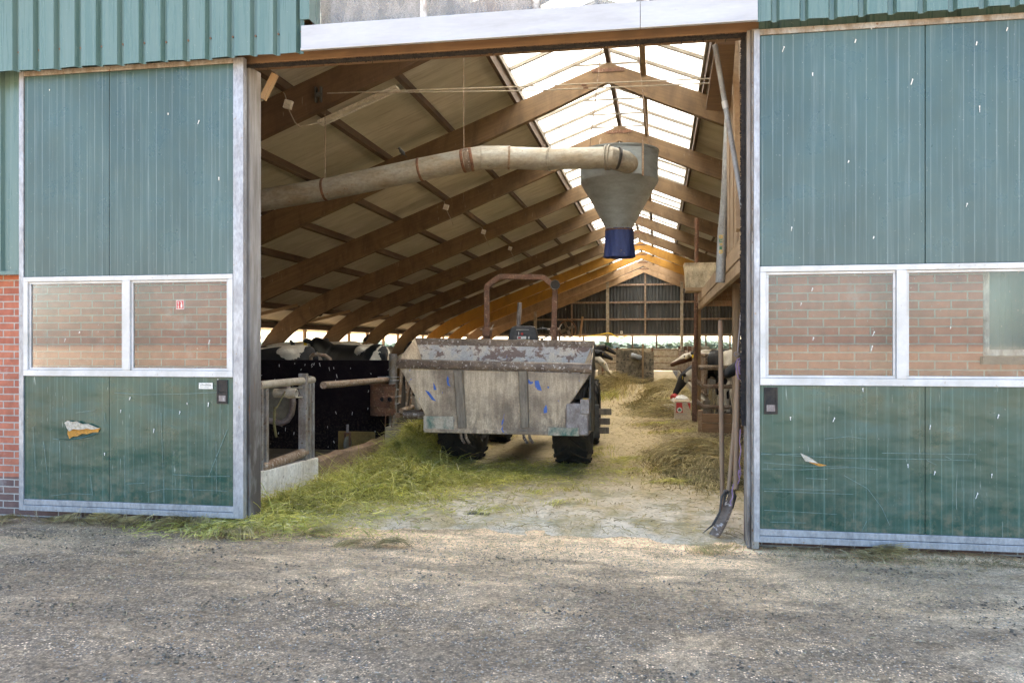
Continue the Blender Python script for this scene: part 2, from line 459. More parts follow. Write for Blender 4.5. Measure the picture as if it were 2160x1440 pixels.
def bucket_out():
    g = NT('bucket_paint')
    p = g.obj()
    x, y, z = g.sep(p)
    st = g.noise(g.map(p, (10, 10, 0.9)), 2.2, 6, 0.7, 0.3)
    bl = g.noise(p, 2.0, 5, 0.6)
    c = g.mix(g.ramp(st, [(0.3, 0), (0.7, 1)]), (0.64, 0.53, 0.385), (0.3, 0.225, 0.15))
    c = g.mix(g.math('MULTIPLY', g.ramp(bl, [(0.42, 0), (0.6, 1)]), 0.82), c, (0.15, 0.11, 0.08))
    gm_ = g.math('MULTIPLY', g.range(z, 1.0, 0.6, 0.0, 1), g.ramp(g.noise(g.map(p, (2, 2, 1)), 6, 6, 0.75), [(0.42, 0), (0.6, 1)]))
    c = g.mix(g.math('MULTIPLY', gm_, 0.75), c, (0.12, 0.095, 0.07))
    bu = g.noise(g.map(p, (1.3, 1.3, 0.8)), 5.2, 4, 0.6, 0.8)
    c = g.mix(g.ramp(bu, [(0.675, 0), (0.683, 1)]), c, (0.03, 0.1, 0.42))
    fl = g.noise(p, 55, 4, 0.7)
    c = g.mix(1.0, c, g.ramp(fl, [(0.3, 0.7), (0.7, 1.25)]), 'MULTIPLY')
    g.bump(fl, 0.25, 0.003)
    return g.fin(c, 0.6)
MAT['bucket_paint'] = bucket_out()
def bucket_in():
    g = NT('bucket_inside')
    p = g.obj()
    a = g.noise(g.map(p, (1, 1, 1.4)), 5.5, 7, 0.72, 0.5)
    c = g.mix(g.ramp(a, [(0.47, 0), (0.5, 1)]), (0.17, 0.115, 0.095), (0.5, 0.455, 0.39))
    b = g.noise(p, 4.4, 6, 0.7)
    f = g.math('MULTIPLY', g.ramp(b, [(0.48, 0), (0.52, 1)]), g.ramp(a, [(0.46, 0), (0.5, 1)]))
    c = g.mix(g.math('MULTIPLY', f, 0.4), c, (0.24, 0.29, 0.38))
    d = g.noise(p, 6.3, 5, 0.7)
    c = g.mix(g.ramp(d, [(0.7, 0), (0.73, 1)]), c, (0.04, 0.12, 0.38))
    c = g.mix(1.0, c, g.ramp(g.noise(p, 50, 4, 0.7), [(0.3, 0.75), (0.7, 1.2)]), 'MULTIPLY')
    return g.fin(c, 0.55)
MAT['bucket_inside'] = bucket_in()
weathered('far_board', (0.3, 0.25, 0.18), (0.09, 0.08, 0.06), 3.5, 0.5, 0.85, 0, (1, 1, 1), 0.3, 0.01, spots=(0.07, 0.06, 0.05), spot_scale=9, spot_amt=0.4)
weathered('rim_metal', (0.2, 0.15, 0.11), (0.09, 0.065, 0.05), 7, 0.5, 0.5, 0.3, (1, 1, 1), 0.25, 0.003, spots=(0.42, 0.38, 0.35), spot_scale=30, spot_amt=0.36)
weathered('rib_grey', (0.13, 0.11, 0.09), (0.26, 0.22, 0.17), 7, 0.5, 0.65, 0.1, (3, 3, 0.5), 0.25, 0.003)
weathered('green_chip', (0.4, 0.35, 0.28), (0.03, 0.12, 0.095), 9, 0.38, 0.6, 0, (1, 1, 0.8), 0.2, fine=0.3)

def ground_mat():
    g = NT('yard_ground')
    p = g.pos()
    x, y, z = g.sep(p)
    # aggregate
    col = g.vor(p, 82, 'F1', 'Color')
    dist = g.vor(p, 82, 'F1', 'Distance')
    cr = g.sep(col)[0]
    peb = g.ramp(cr, [(0.0, (0.05, 0.048, 0.046)), (0.35, (0.13, 0.12, 0.108)), (0.7, (0.27, 0.24, 0.2)), (0.88, (0.5, 0.43, 0.33)), (1.0, (0.8, 0.75, 0.66))])
    peb = g.mix(g.ramp(dist, [(0.3, 0), (0.62, 1)]), peb, (0.12, 0.108, 0.095))
    f1 = g.noise(p, 1.15, 6, 0.62, 0.5)
    f2 = g.noise(g.map(p, (0.55, 1.7, 1), rot=(0, 0, 0.2)), 2.3, 7, 0.68, 0.4)
    f3 = g.noise(p, 7.5, 6, 0.72, 0.3)
    f4 = g.noise(p, 36, 4, 0.7)
    # trodden straw and dung dust
    c = g.mix(g.math('MULTIPLY', g.ramp(f2, [(0.42, 0), (0.64, 1)]), g.range(y, 3.4, 5.4, 0.3, 0.66)), peb, (0.33, 0.27, 0.19))
    c = g.mix(g.math('MULTIPLY', g.ramp(f3, [(0.5, 0), (0.6, 1)]), 0.75), c, (0.095, 0.078, 0.055))
    c = g.mix(g.math('MULTIPLY', g.ramp(f1, [(0.5, 0), (0.68, 1)]), 0.5), c, (0.5, 0.43, 0.34))
    # pale lime and straw in the doorway, straw further out towards the right
    near = g.math('MULTIPLY', g.range(y, 4.6, 6.2, 0, 1), g.range(x, -3.6, -2.0, 0, 1))
    pale = g.math('MULTIPLY', near, g.ramp(g.math('ADD', f2, g.math('MULTIPLY', f3, 0.35)), [(0.5, 0.15), (0.72, 1)]))
    c = g.mix(g.math('MULTIPLY', pale, 0.8), c, (0.7, 0.62, 0.49))
    wh = g.math('MULTIPLY', g.range(x, 0.7, 2.2, 0, 1), g.ramp(f1, [(0.44, 0), (0.6, 1)]))
    c = g.mix(g.math('MULTIPLY', wh, 0.62), c, (0.5, 0.48, 0.43))
    q_ = g.math('ADD', g.math('POWER', g.math('DIVIDE', g.math('SUBTRACT', x, 1.95), 0.5), 2.0), g.math('POWER', g.math('DIVIDE', g.math('SUBTRACT', y, 3.75), 0.3), 2.0))
    pp_ = g.math('MULTIPLY', g.math('LESS_THAN', g.math('ADD', q_, g.math('MULTIPLY', f2, 1.6)), 1.7), g.ramp(f3, [(0.3, 0.3), (0.55, 1)]))
    c = g.mix(g.math('MULTIPLY', pp_, 0.75), c, (0.5, 0.48, 0.43))
    # dark strip along the right door
    dk = g.math('MULTIPLY', g.math('MULTIPLY', g.range(x, 0.6, 1.1, 0, 1), g.range(g.math('ABSOLUTE', g.math('SUBTRACT', y, 5.75)), 0.15, 0.62, 1, 0)), g.ramp(f2, [(0.35, 0.2), (0.62, 1)]))
    c = g.mix(g.math('MULTIPLY', dk, 0.8), c, (0.055, 0.053, 0.05))
    c = g.mix(1.0, c, g.ramp(f4, [(0.3, 0.62), (0.7, 1.4)]), 'MULTIPLY')
    f5 = g.noise(p, 110, 3, 0.7)
    c = g.mix(1.0, c, g.ramp(f5, [(0.34, 0.55), (0.66, 1.5)]), 'MULTIPLY')
    md = g.noise(g.map(p, (0.5, 1.25, 1), rot=(0, 0, -0.12)), 0.95, 7, 0.66, 0.6)
    md2 = g.noise(g.map(p, (0.6, 1.5, 1)), 4.2, 6, 0.72, 0.5)
    mm = g.math('MULTIPLY', g.ramp(g.math('ADD', g.math('MULTIPLY', md, 0.6), g.math('MULTIPLY', md2, 0.4)), [(0.43, 0), (0.56, 1)]), g.range(y, 6.3, 5.4, 0.25, 1))
    c = g.mix(g.math('MULTIPLY', mm, 0.74), c, g.mix(g.ramp(f4, [(0.4, 0), (0.6, 1)]), (0.06, 0.052, 0.042), (0.17, 0.148, 0.12)))
    c = g.mix(1.0, c, (1.95, 1.6, 1.2), 'MULTIPLY')
    hgt = g.math('ADD', g.math('MULTIPLY', f4, 0.8), g.math('ADD', g.math('MULTIPLY', f3, 1.2), g.math('MULTIPLY', dist, -0.5)))
    g.bump(hgt, 0.75, 0.012)
    return g.fin(c, 0.9)
MAT['yard'] = ground_mat()

def floor_mat():
    g = NT('barn_floor')
    p = g.pos()
    x, y, z = g.sep(p)
    f1 = g.noise(g.map(p, (1.6, 0.5, 1)), 1.2, 6, 0.6, 0.4)
    f2 = g.noise(p, 5, 6, 0.7, 0.3)
    f3 = g.noise(p, 30, 4, 0.7)
    c = g.mix(g.ramp(f1, [(0.32, 0), (0.68, 1)]), (0.6, 0.48, 0.28), (0.48, 0.38, 0.22))
    pen = g.math('MAXIMUM', g.math('LESS_THAN', x, -3.75), g.math('GREATER_THAN', x, 0.85))
    lime = g.math('MULTIPLY', g.range(y, 9.6, 7.6, 0, 1), g.ramp(g.math('ADD', f1, g.math('MULTIPLY', f2, 0.4)), [(0.56, 0), (0.74, 1)]))
    c = g.mix(g.math('MULTIPLY', lime, 0.9), c, (0.78, 0.7, 0.56))
    c = g.mix(g.math('MULTIPLY', g.ramp(f2, [(0.52, 0), (0.68, 1)]), 0.55), c, (0.23, 0.18, 0.08))
    gr = g.noise(p, 2.2, 5, 0.65)
    grn = g.math('MULTIPLY', g.range(y, 13.5, 8.5, 0, 1), g.ramp(gr, [(0.48, 0), (0.64, 1)]))
    c = g.mix(g.math('MULTIPLY', grn, 0.55), c, (0.17, 0.17, 0.05))
    c = g.mix(pen, c, g.mix(g.ramp(f2, [(0.4, 0), (0.65, 1)]), (0.06, 0.045, 0.028), (0.025, 0.02, 0.015)))  # dark pen floor, with the black shade behind the gate painted in
    c = g.mix(1.0, c, g.ramp(f3, [(0.3, 0.78), (0.7, 1.22)]), 'MULTIPLY')
    g.bump(g.math('ADD', f3, f2), 0.6, 0.012)
    return g.fin(c, 0.9)
MAT['barn_floor'] = floor_mat()

def blades_mat(name, stops, rough=0.7, transl=0.25):
    g = NT(name)
    c = g.ramp(g.island(), stops)
    n = g.noise(g.pos(), 2.2, 4, 0.6)
    c = g.mix(1.0, c, g.ramp(n, [(0.3, 0.65), (0.7, 1.3)]), 'MULTIPLY')
    n2 = g.noise(g.pos(), 13, 3, 0.6)
    c = g.mix(1.0, c, g.ramp(n2, [(0.32, 0.55), (0.66, 1.3)]), 'MULTIPLY')
    g.fin(c, rough)
    tr = g.n("ShaderNodeBsdfTranslucent")
    g.put(tr.inputs[0], c)
    mx = g.n("ShaderNodeMixShader")
    mx.inputs[0].default_value = transl
    g.t.links.new(g.b.outputs[0], mx.inputs[1])
    g.t.links.new(tr.outputs[0], mx.inputs[2])
    g.t.links.new(mx.outputs[0], g.out.inputs[0])
    MAT[name] = g.m
blades_mat('grass_blades', [(0, (0.34, 0.33, 0.06)), (0.35, (0.58, 0.53, 0.11)), (0.65, (0.76, 0.68, 0.22)), (0.85, (0.4, 0.44, 0.08)), (1, (0.85, 0.74, 0.42))])
blades_mat('hay_blades', [(0, (0.25, 0.195, 0.085)), (0.4, (0.44, 0.345, 0.155)), (0.75, (0.6, 0.48, 0.23)), (0.9, (0.33, 0.29, 0.09)), (1, (0.6, 0.5, 0.28))])
blades_mat('straw_blades', [(0, (0.3, 0.23, 0.12)), (0.5, (0.45, 0.36, 0.2)), (0.85, (0.55, 0.46, 0.28)), (1, (0.3, 0.3, 0.1))])
blades_mat('dung_bits', [(0, (0.08, 0.066, 0.048)), (0.5, (0.14, 0.115, 0.08)), (1, (0.24, 0.2, 0.13))], 0.9, 0.0)
blades_mat('stone_bits', [(0, (0.14, 0.135, 0.125)), (0.5, (0.28, 0.25, 0.21)), (0.85, (0.4, 0.34, 0.26)), (1, (0.52, 0.46, 0.37))], 0.8, 0.0)
blades_mat('tree_leaves', [(0, (0.04, 0.09, 0.012)), (0.5, (0.085, 0.15, 0.025)), (1, (0.16, 0.21, 0.04))], 0.6, 0.4)
blades_mat('far_leaves_hazed', [(0, (0.16, 0.2, 0.16)), (0.5, (0.2, 0.25, 0.2)), (1, (0.25, 0.3, 0.25))], 0.8, 0.45)  # pale grey green, distance haze put into the leaf colour
weathered('hay_core', (0.17, 0.14, 0.05), (0.1, 0.085, 0.035), 12, 0.5, 0.95, 0, (1, 1, 1), 0.8, 0.02)
weathered('bark', (0.12, 0.095, 0.07), (0.07, 0.055, 0.04), 8, 0.5, 0.95, 0, (2, 2, 0.5), 0.6, 0.02)

def cow_mat(name, seed, white, whiteface=False, brown=False, patches=()):
    g = NT(name)
    p = g.obj()
    n = g.noise(g.map(p, (1, 1, 0.9), loc=(seed * 3.7, seed * 1.3, seed * 2.1)), 1.25, 3, 0.45, 0.6)
    t = 0.72 - white * 0.5
    f = g.ramp(n, [(t, 0), (t + 0.012, 1)])
    x, y, z = g.sep(p)
    f = g.math('MAXIMUM', f, g.math('LESS_THAN', z, 0.28))
    wob = g.noise(p, 5.5, 5, 0.62, 0.4)
    for cx_, cz_, rx_, rz_ in patches:
        dx = g.math('DIVIDE', g.math('SUBTRACT', x, cx_), rx_); dz = g.math('DIVIDE', g.math('SUBTRACT', z, cz_), rz_)
        rr_ = g.math('ADD', g.math('ADD', g.math('MULTIPLY', dx, dx), g.math('MULTIPLY', dz, dz)), g.math('MULTIPLY', g.math('SUBTRACT', wob, 0.5), 3.2))
        f = g.math('MAXIMUM', f, g.math('LESS_THAN', rr_, 1.0))
    hair = g.noise(g.map(p, (0.4, 1, 1)), 60, 3, 0.7)
    blk = (0.11, 0.042, 0.018) if brown else (0.011, 0.010, 0.011)
    c = g.mix(f, blk, (0.66, 0.6, 0.5))
    if whiteface:
        c = g.mix(g.math('MULTIPLY', g.math('LESS_THAN', g.math('ABSOLUTE', y), 0.085), g.math('GREATER_THAN', x, 1.2)), c, (0.7, 0.63, 0.52))
    c = g.mix(1.0, c, g.ramp(hair, [(0.3, 0.8), (0.7, 1.2)]), 'MULTIPLY')
    g.bump(hair, 0.25, 0.004)
    return g.fin(c, 0.62)

# ------------------------------------------------------------------ mesh builder
class MB:
    def __init__(s):
        s.v = []; s.f = []
    def add(s, vs, fs):
        o = len(s.v)
        s.v += [tuple(v) for v in vs]
        s.f += [tuple(i + o for i in f) for f in fs]
        return s
    def box(s, x0, x1, y0, y1, z0, z1):
        return s.add([(x0, y0, z0), (x1, y0, z0), (x1, y1, z0), (x0, y1, z0), (x0, y0, z1), (x1, y0, z1), (x1, y1, z1), (x0, y1, z1)],
                     [(0, 3, 2, 1), (4, 5, 6, 7), (0, 1, 5, 4), (1, 2, 6, 5), (2, 3, 7, 6), (3, 0, 4, 7)])
    def bar(s, a, b, w, h, up=(0, 0, 1)):
        """rectangular bar from a to b, w across, h along up"""
        a = Vector(a); b = Vector(b); d = (b - a).normalized()
        u = Vector(up)
        r = d.cross(u)
        if r.length < 1e-4: r = d.cross(Vector((1, 0, 0)))
        r.normalize(); u = r.cross(d).normalized()
        vs = []
        for p in (a, b):
            for sx, sz in ((-1, -1), (1, -1), (1, 1), (-1, 1)):
                vs.append(p + r * (sx * w / 2) + u * (sz * h / 2))
        return s.add(vs, [(0, 1, 2, 3), (7, 6, 5, 4), (0, 4, 5, 1), (1, 5, 6, 2), (2, 6, 7, 3), (3, 7, 4, 0)])
    def tube(s, pts, r, n=10, caps=True):
        pts = [Vector(p) for p in pts]
        rs = r if isinstance(r, (list, tuple)) else [r] * len(pts)
        rings = []
        prev = None
        for i, p in enumerate(pts):
            if i == 0: d = pts[1] - p
            elif i == len(pts) - 1: d = p - pts[i - 1]
            else: d = (pts[i + 1] - p).normalized() + (p - pts[i - 1]).normalized()
            d.normalize()
            if prev is None:
                u = d.cross(Vector((0, 0, 1)))
                if u.length < 1e-3: u = d.cross(Vector((1, 0, 0)))
            else:
                u = prev - d * prev.dot(d)
            u.normalize(); prev = u
            w2 = d.cross(u)
            rings.append([p + (u * math.cos(2 * math.pi * k / n) + w2 * math.sin(2 * math.pi * k / n)) * rs[i] for k in range(n)])
        vs = [q for rg in rings for q in rg]
        fs = []
        for i in range(len(pts) - 1):
            for k in range(n):
                k2 = (k + 1) % n
                fs.append((i * n + k, i * n + k2, (i + 1) * n + k2, (i + 1) * n + k))
        if caps:
            fs.append(tuple(range(n - 1, -1, -1)))
            fs.append(tuple((len(pts) - 1) * n + k for k in range(n)))
        return s.add(vs, fs)
    def lathe(s, prof, c, axis='Z', n=40, caps=False):
        """prof = [(radius, height)...] round an axis through c"""
        c = Vector(c); vs = []; fs = []
        for r, h in prof:
            for k in range(n):
                a = 2 * math.pi * k / n
                q = {'Z': (r * math.cos(a), r * math.sin(a), h), 'Y': (r * math.cos(a), h, r * math.sin(a)), 'X': (h, r * math.cos(a), r * math.sin(a))}[axis]
                vs.append(c + Vector(q))
        for i in range(len(prof) - 1):
            for k in range(n):
                k2 = (k + 1) % n
                fs.append((i * n + k, i * n + k2, (i + 1) * n + k2, (i + 1) * n + k))
        if caps:
            fs.append(tuple(range(n)))
            fs.append(tuple((len(prof) - 1) * n + k for k in range(n)))
        return s.add(vs, fs)
    def ball(s, c, r, n=12, m=8, mat3=None):
        c = Vector(c); r = Vector(r) if not isinstance(r, (int, float)) else Vector((r, r, r))
        vs = []; fs = []
        for i in range(m + 1):
            t = math.pi * i / m
            for k in range(n):
                a = 2 * math.pi * k / n
                q = Vector((r.x * math.sin(t) * math.cos(a), r.y * math.sin(t) * math.sin(a), r.z * math.cos(t)))
                if mat3 is not None: q = mat3 @ q
                vs.append(c + q)
        for i in range(m):
            for k in range(n):
                k2 = (k + 1) % n
                fs.append((i * n + k, (i + 1) * n + k, (i + 1) * n + k2, i * n + k2))
        return s.add(vs, fs)
    def prism(s, outline, y0, y1):
        """outline of (x, z) extruded along Y"""
        n = len(outline)
        vs = [(x, y0, z) for x, z in outline] + [(x, y1, z) for x, z in outline]
        fs = [tuple(range(n)), tuple(range(2 * n - 1, n - 1, -1))]
        for i in range(n):
            j = (i + 1) % n
            fs.append((i, i + n, j + n, j))
        return s.add(vs, fs)
    def build(s, name, mat, parent=None, smooth=False, bevel=0.0, angle=35, recalc=True):
        off = Vector((0, 0, 0))
        if parent is not None:
            q = parent
            while q is not None:
                off += q.location
                q = q.parent
        me = bpy.data.meshes.new(name)
        me.from_pydata([(v[0] - off.x, v[1] - off.y, v[2] - off.z) for v in s.v], [], s.f)
        if recalc:
            bm = bmesh.new(); bm.from_mesh(me)
            bmesh.ops.recalc_face_normals(bm, faces=bm.faces)
            bm.to_mesh(me); bm.free()
        me.update()
        if smooth:
            me.polygons.foreach_set("use_smooth", [True] * len(me.polygons))
            me.set_sharp_from_angle(angle=R(angle))
        o = bpy.data.objects.new(name, me)
        COL.objects.link(o)
        if mat is not None: me.materials.append(MAT[mat] if isinstance(mat, str) else mat)
        if parent is not None: o.parent = parent
        if bevel > 0:
            b = o.modifiers.new("bevel", 'BEVEL')
            b.width = bevel; b.segments = 2; b.limit_method = 'ANGLE'; b.angle_limit = R(40)
            b.harden_normals = False
        return o

def thing(name, loc, label, cat, group=None):
    o = bpy.data.objects.new(name, None)
    COL.objects.link(o)
    o.location = loc
    o.empty_display_size = 0.2
    return tag(o, label, cat, group)
def tag(o, label=None, cat=None, group=None, kind=None):
    if label: o['label'] = label
    if cat: o['category'] = cat
    if group: o['group'] = group
    if kind: o['kind'] = kind
    return o
def own_origin(o, loc):
    """moves a single-mesh thing's origin to loc"""
    loc = Vector(loc)
    o.data.transform(Matrix.Translation(-loc))
    o.location = loc
    return o
def copy_thing(src, loc, rotz=None):
    r = src.copy(); COL.objects.link(r)
    r.location = loc
    if rotz is not None: r.rotation_euler = (0, 0, rotz)
    for ch in list(src.children):
        c = ch.copy(); COL.objects.link(c); c.parent = r
        for g2 in list(ch.children):
            d = g2.copy(); COL.objects.link(d); d.parent = c
    return r

# ================================================================== ground
def make_ground():
    def axis(fine0, fine1, step, outer):
        a = list(np.arange(fine0, fine1 + 1e-6, step))
        return [-v for v in outer if -v < fine0][::1] + a + [v for v in outer[::-1] if v > fine1]
    outer = [3000, 900, 300, 120, 60, 40, 28, 20, 14, 10]
    xs = np.array(sorted(set([-v for v in outer] + outer + list(np.round(np.arange(-8, 6.001, 0.04), 4)))))
    ys = np.array(sorted(set([-v for v in outer] + [v for v in outer if v > 8] + list(np.round(np.arange(0.6, 7.0, 0.04), 4)) + [7.4, 8.4])))
    nx, ny = len(xs), len(ys)
    vs = []
    for y in ys:
        for x in xs:
            z = 0.0
            if -8.2 < x < 6.2 and 0.4 < y < 7.1:
                p = Vector((x, y, 0))
                z = 0.016 * mnoise.noise(p * 1.3) + 0.011 * mnoise.noise(p * 4.5) + 0.007 * max(0, mnoise.noise(p * 13))
                z += 0.02 * max(0, mnoise.noise(p * 2.4 + Vector((9, 3, 0))) - 0.25)
                z *= min(1, (x + 8.2) * 2, (6.2 - x) * 2, (y - 0.4) * 3, (7.1 - y) * 1.6)
                if y > 5.9: z -= 0.016 * (y - 5.9)
            elif y >= 7.1 and y < 60: z = -0.012
            vs.append((x, y, z))
    fs = [(j * nx + i, j * nx + i + 1, (j + 1) * nx + i + 1, (j + 1) * nx + i) for j in range(ny - 1) for i in range(nx - 1)]
    m = MB(); m.v = vs; m.f = fs
    o = m.build('ground', 'yard', smooth=True, recalc=False)
    tag(o, 'grey gravelly farm yard with trodden straw, dung and pale lime', None, None, 'structure')
    xs = np.array([-12.0, -9, -6] + list(np.arange(-4.6, 2.3, 0.12)) + [4, 7, 10.3])
    ys = np.array(list(np.arange(6.3, 14, 0.12)) + list(np.arange(14.2, 52.6, 0.6)))
    nx, ny = len(xs), len(ys)
    vs = []
    for y in ys:
        for x in xs:
            p = Vector((x, y, 0))
            vs.append((x, y, 0.008 + 0.008 * mnoise.noise(p * 2.0) + 0.006 * mnoise.noise(p * 5.0) - max(0, (6.95 - y)) * 0.05))
    fs = [(j * nx + i, j * nx + i + 1, (j + 1) * nx + i + 1, (j + 1) * nx + i) for j in range(ny - 1) for i in range(nx - 1)]
    m = MB(); m.v = vs; m.f = fs
    o = m.build('barn_floor', 'barn_floor', smooth=True, recalc=False)
    tag(o, 'beige feed alley floor inside the barn strewn with straw and grass', None, None, 'structure')
make_ground()

# ================================================================== barn shell
XL, XR, YF, YE = -12.0, 10.3, 6.5, 52.5
barn = thing('barn', (RX, YF, 0), 'long dairy barn with green sheet front, brick base, timber portal frames and bright ridge skylight', 'barn')

def sheet(x0, x1, z0, ztop, yp, depth, pitch=0.197, groove=0.062, slope=0.016, phase=0.0):
    """trapezoid sheet: wide pans at yp, narrow grooves set back by depth; ztop is a function of x"""
    xs = []
    k = math.floor((x0 - phase) / pitch) - 1
    prof = []
    while phase + k * pitch < x1 + pitch:
        b = phase + k * pitch
        prof += [(b, yp), (b + pitch - groove, yp), (b + pitch - groove + slope, yp + depth), (b + pitch - slope, yp + depth)]
        k += 1
    out = []
    for i in range(len(prof) - 1):
        (xa, ya), (xb, yb) = prof[i], prof[i + 1]
        if xb <= x0 or xa >= x1: continue
        def lerp(x): return ya + (yb - ya) * (x - xa) / (xb - xa) if xb > xa else ya
        a = max(xa, x0); b = min(xb, x1)
        if not out: out.append((a, lerp(a)))
        out.append((b, lerp(b)))
    m = MB()
    vs = []; n = len(out)
    for x, y in out: vs.append((x, y, z0 + 0.004 * math.sin(x * 9)))
    for x, y in out: vs.append((x, y, ztop(x)))
    for x, y in out: vs.append((x, y + 0.004, ztop(x)))
    for x, y in out: vs.append((x, y + 0.004, z0 + 0.004 * math.sin(x * 9)))
    fs = []
    for i in range(n - 1):
        fs.append((i, i + 1, n + i + 1, n + i))
        fs.append((n + i, n + i + 1, 2 * n + i + 1, 2 * n + i))
        fs.append((2 * n + i, 2 * n + i + 1, 3 * n + i + 1, 3 * n + i))
        fs.append((3 * n + i, 3 * n + i + 1, i + 1, i))
    return m.add(vs, fs), out
gt = lambda x: roofz(x) - 0.02
zc = at(640, 110, Y=6.17).z
xw0 = at(642, 60, Y=6.17).x
xw1 = at(1594, 30, Y=6.17).x
lph = at(41.7, 60, Y=6.2).x + 0.02
m, prof = sheet(XL - 0.3, xw0, zc, gt, 6.165, 0.04, phase=lph); m.build('cladding', 'cladding', barn)
m, prof2 = sheet(xw1, XR + 0.3, zc + 0.0, gt, 6.165, 0.04, phase=at(1640, 20, Y=6.2).x + 0.01); m.build('cladding', 'cladding', barn)
m, _ = sheet(xw0 + 0.002, xw1 - 0.002, 5.22, gt, 6.165, 0.04, phase=lph); m.build('cladding', 'cladding', barn)
# corner trims beside the gable window
MB().box(xw0 - 0.03, xw0 + 0.05, 6.15, 6.163, zc + 0.25, 5.2).box(xw0 + 0.045, xw0 + 0.05, 6.163, 6.36, zc + 0.25, 5.2).build('corner_trim', 'cladding', barn)
# screws in the grooves of the sheets
screw0 = None
for x0_, x1_, zz in ((-6.2, xw0, 4.0), (xw1, 2.9, 4.05)):
    ph = lph if x0_ < -5 else at(1640, 20, Y=6.2).x + 0.01
    k = math.floor((x0_ - ph) / 0.197)
    while ph + k * 0.197 < x1_:
        xx = ph + k * 0.197 - 0.031
        if x0_ < xx < x1_ - 0.03:
            pos = Vector((xx, 6.2, zz + 0.004 * math.sin(xx * 40)))
            if screw0 is None:
                screw0 = MB().lathe([(0.0, -0.004), (0.009, -0.004), (0.008, 0.006)], (0, 0, 0), 'Y', 8).build('screw', 'rust')
                o = screw0
            else:
                o = screw0.copy(); COL.objects.link(o)
            o.parent = barn
            o.location = pos - barn.location
        k += 1
# back sheet over the brick, hidden mostly by the doors
zb = at(20, 572, Y=6.42).z
m, _ = sheet(XL - 0.3, -3.46, zb, lambda x: 3.95, 6.395, 0.03, pitch=0.62, groove=0.09, phase=at(24, 300, Y=6.42).x + 0.005)
m.build('cladding', 'cladding', barn)
m, _ = sheet(0.74, XR + 0.3, zb, lambda x: 3.95, 6.395, 0.03, pitch=0.62, groove=0.09, phase=0.9)
m.build('cladding', 'cladding', barn)
MB().box(XL - 0.3, -3.46, 6.37, 6.44, zb - 0.035, zb - 0.002).box(0.74, XR + 0.3, 6.37, 6.44, zb - 0.035, zb - 0.002).build('drip_flashing', 'cladding', barn)
# brick base
MB().box(XL, -3.44, 6.5, 6.62, -0.1, zb + 0.1).build('brick_wall', 'brick', barn)
MB().box(0.76, 2.32, 6.5, 6.62, -0.1, zb + 0.1).box(2.32, 3.35, 6.5, 6.62, -0.1, 1.42).box(3.35, XR, 6.5, 6.62, -0.1, zb + 0.1).build('brick_wall', 'brick', barn)
# small old window in the brick behind the right door
bw = MB().box(2.325, 2.365, 6.505, 6.6, 1.43, 2.2).box(2.365, 3.345, 6.505, 6.6, 1.43, 1.475).box(3.305, 3.345, 6.505, 6.6, 1.475, 2.2).build('brick_window', 'flaky_white', barn)
MB().box(2.365, 3.305, 6.55, 6.56, 1.475, 2.2).build('pane', 'cladding', bw)  # opaque pane; the green reflection in the glass is painted as its colour
MB().box(2.3, 3.37, 6.44, 6.503, 1.37, 1.425).build('window_sill', 'dark_frame', bw)
# inner lining above the brick so that no light leaks between the sheets
MB().prism([(XL, zb + 0.1), (-3.46, zb + 0.1), (-3.46, 3.88), (xw0, 3.88), (xw0, roofz(xw0)), (XL, roofz(XL))], 6.52, 6.6).build('lining', 'wood_lintel', barn)
MB().prism([(0.78, zb + 0.1), (XR, zb + 0.1), (XR, roofz(XR)), (0.78, roofz(0.78))], 6.52, 6.6).build('lining', 'wood_lintel', barn)

# lintel, brush strip and white flashing over the doorway
zl1 = at(1000, 87, Y=6.42).z
zl0 = at(1000, 106, Y=6.42).z
XO0, XO1 = -3.46, 0.72
MB().box(XO0 + 0.0, XO1 + 0.04, 6.40, 6.58, zl0, zl1 + 0.12).build('lintel', 'wood_lintel', barn, bevel=0.006)
MB().box(XO0, XO1, 6.35, 6.398, zl1 + 0.005, zl1 + 0.05).build('door_rail', 'rim_metal', barn)
m = MB()
for i in range(1800):      # worn brush hanging under the lintel
    x = random.uniform(XO0 + 0.02, XO1 - 0.02); y = random.uniform(6.41, 6.47)
    l = random.uniform(0.018, 0.034) * (1.7 if random.random() < 0.03 else 1)
    dx = random.uniform(-0.01, 0.01); wd = random.uniform(0.002, 0.005)
    zt = zl0 + 0.002
    m.add([(x - wd, y, zt), (x + wd, y, zt), (x + dx + wd * .5, y - 0.01, zt - l), (x + dx - wd * .5, y - 0.01, zt - l)], [(0, 1, 2, 3)])
m.box(XO0 + 0.01, XO1 - 0.01, 6.42, 6.46, zl0 - 0.022, zl0 - 0.001)
m.build('brush_strip', 'black_felt', barn, recalc=False)
zf0 = at(642, 108, Y=6.14).z; zf1 = at(642, 55, Y=6.14).z
m = MB()
xm = at(1350, 40, Y=6.14).x
for a, b in ((xw0 - 0.01, xm), (xm + 0.004, xw1 + 0.01)):
    m.prism([(a, zf0 + 0.02), (b, zf0 + 0.02), (b, zf1), (a, zf1)], 6.13, 6.145)
    m.box(a, b, 6.118, 6.15, zf0, zf0 + 0.018)
    m.box(a, b, 6.146, 6.40, zf1 - 0.004, zf1)
m.build('flashing', 'flashing', barn, bevel=0.003)

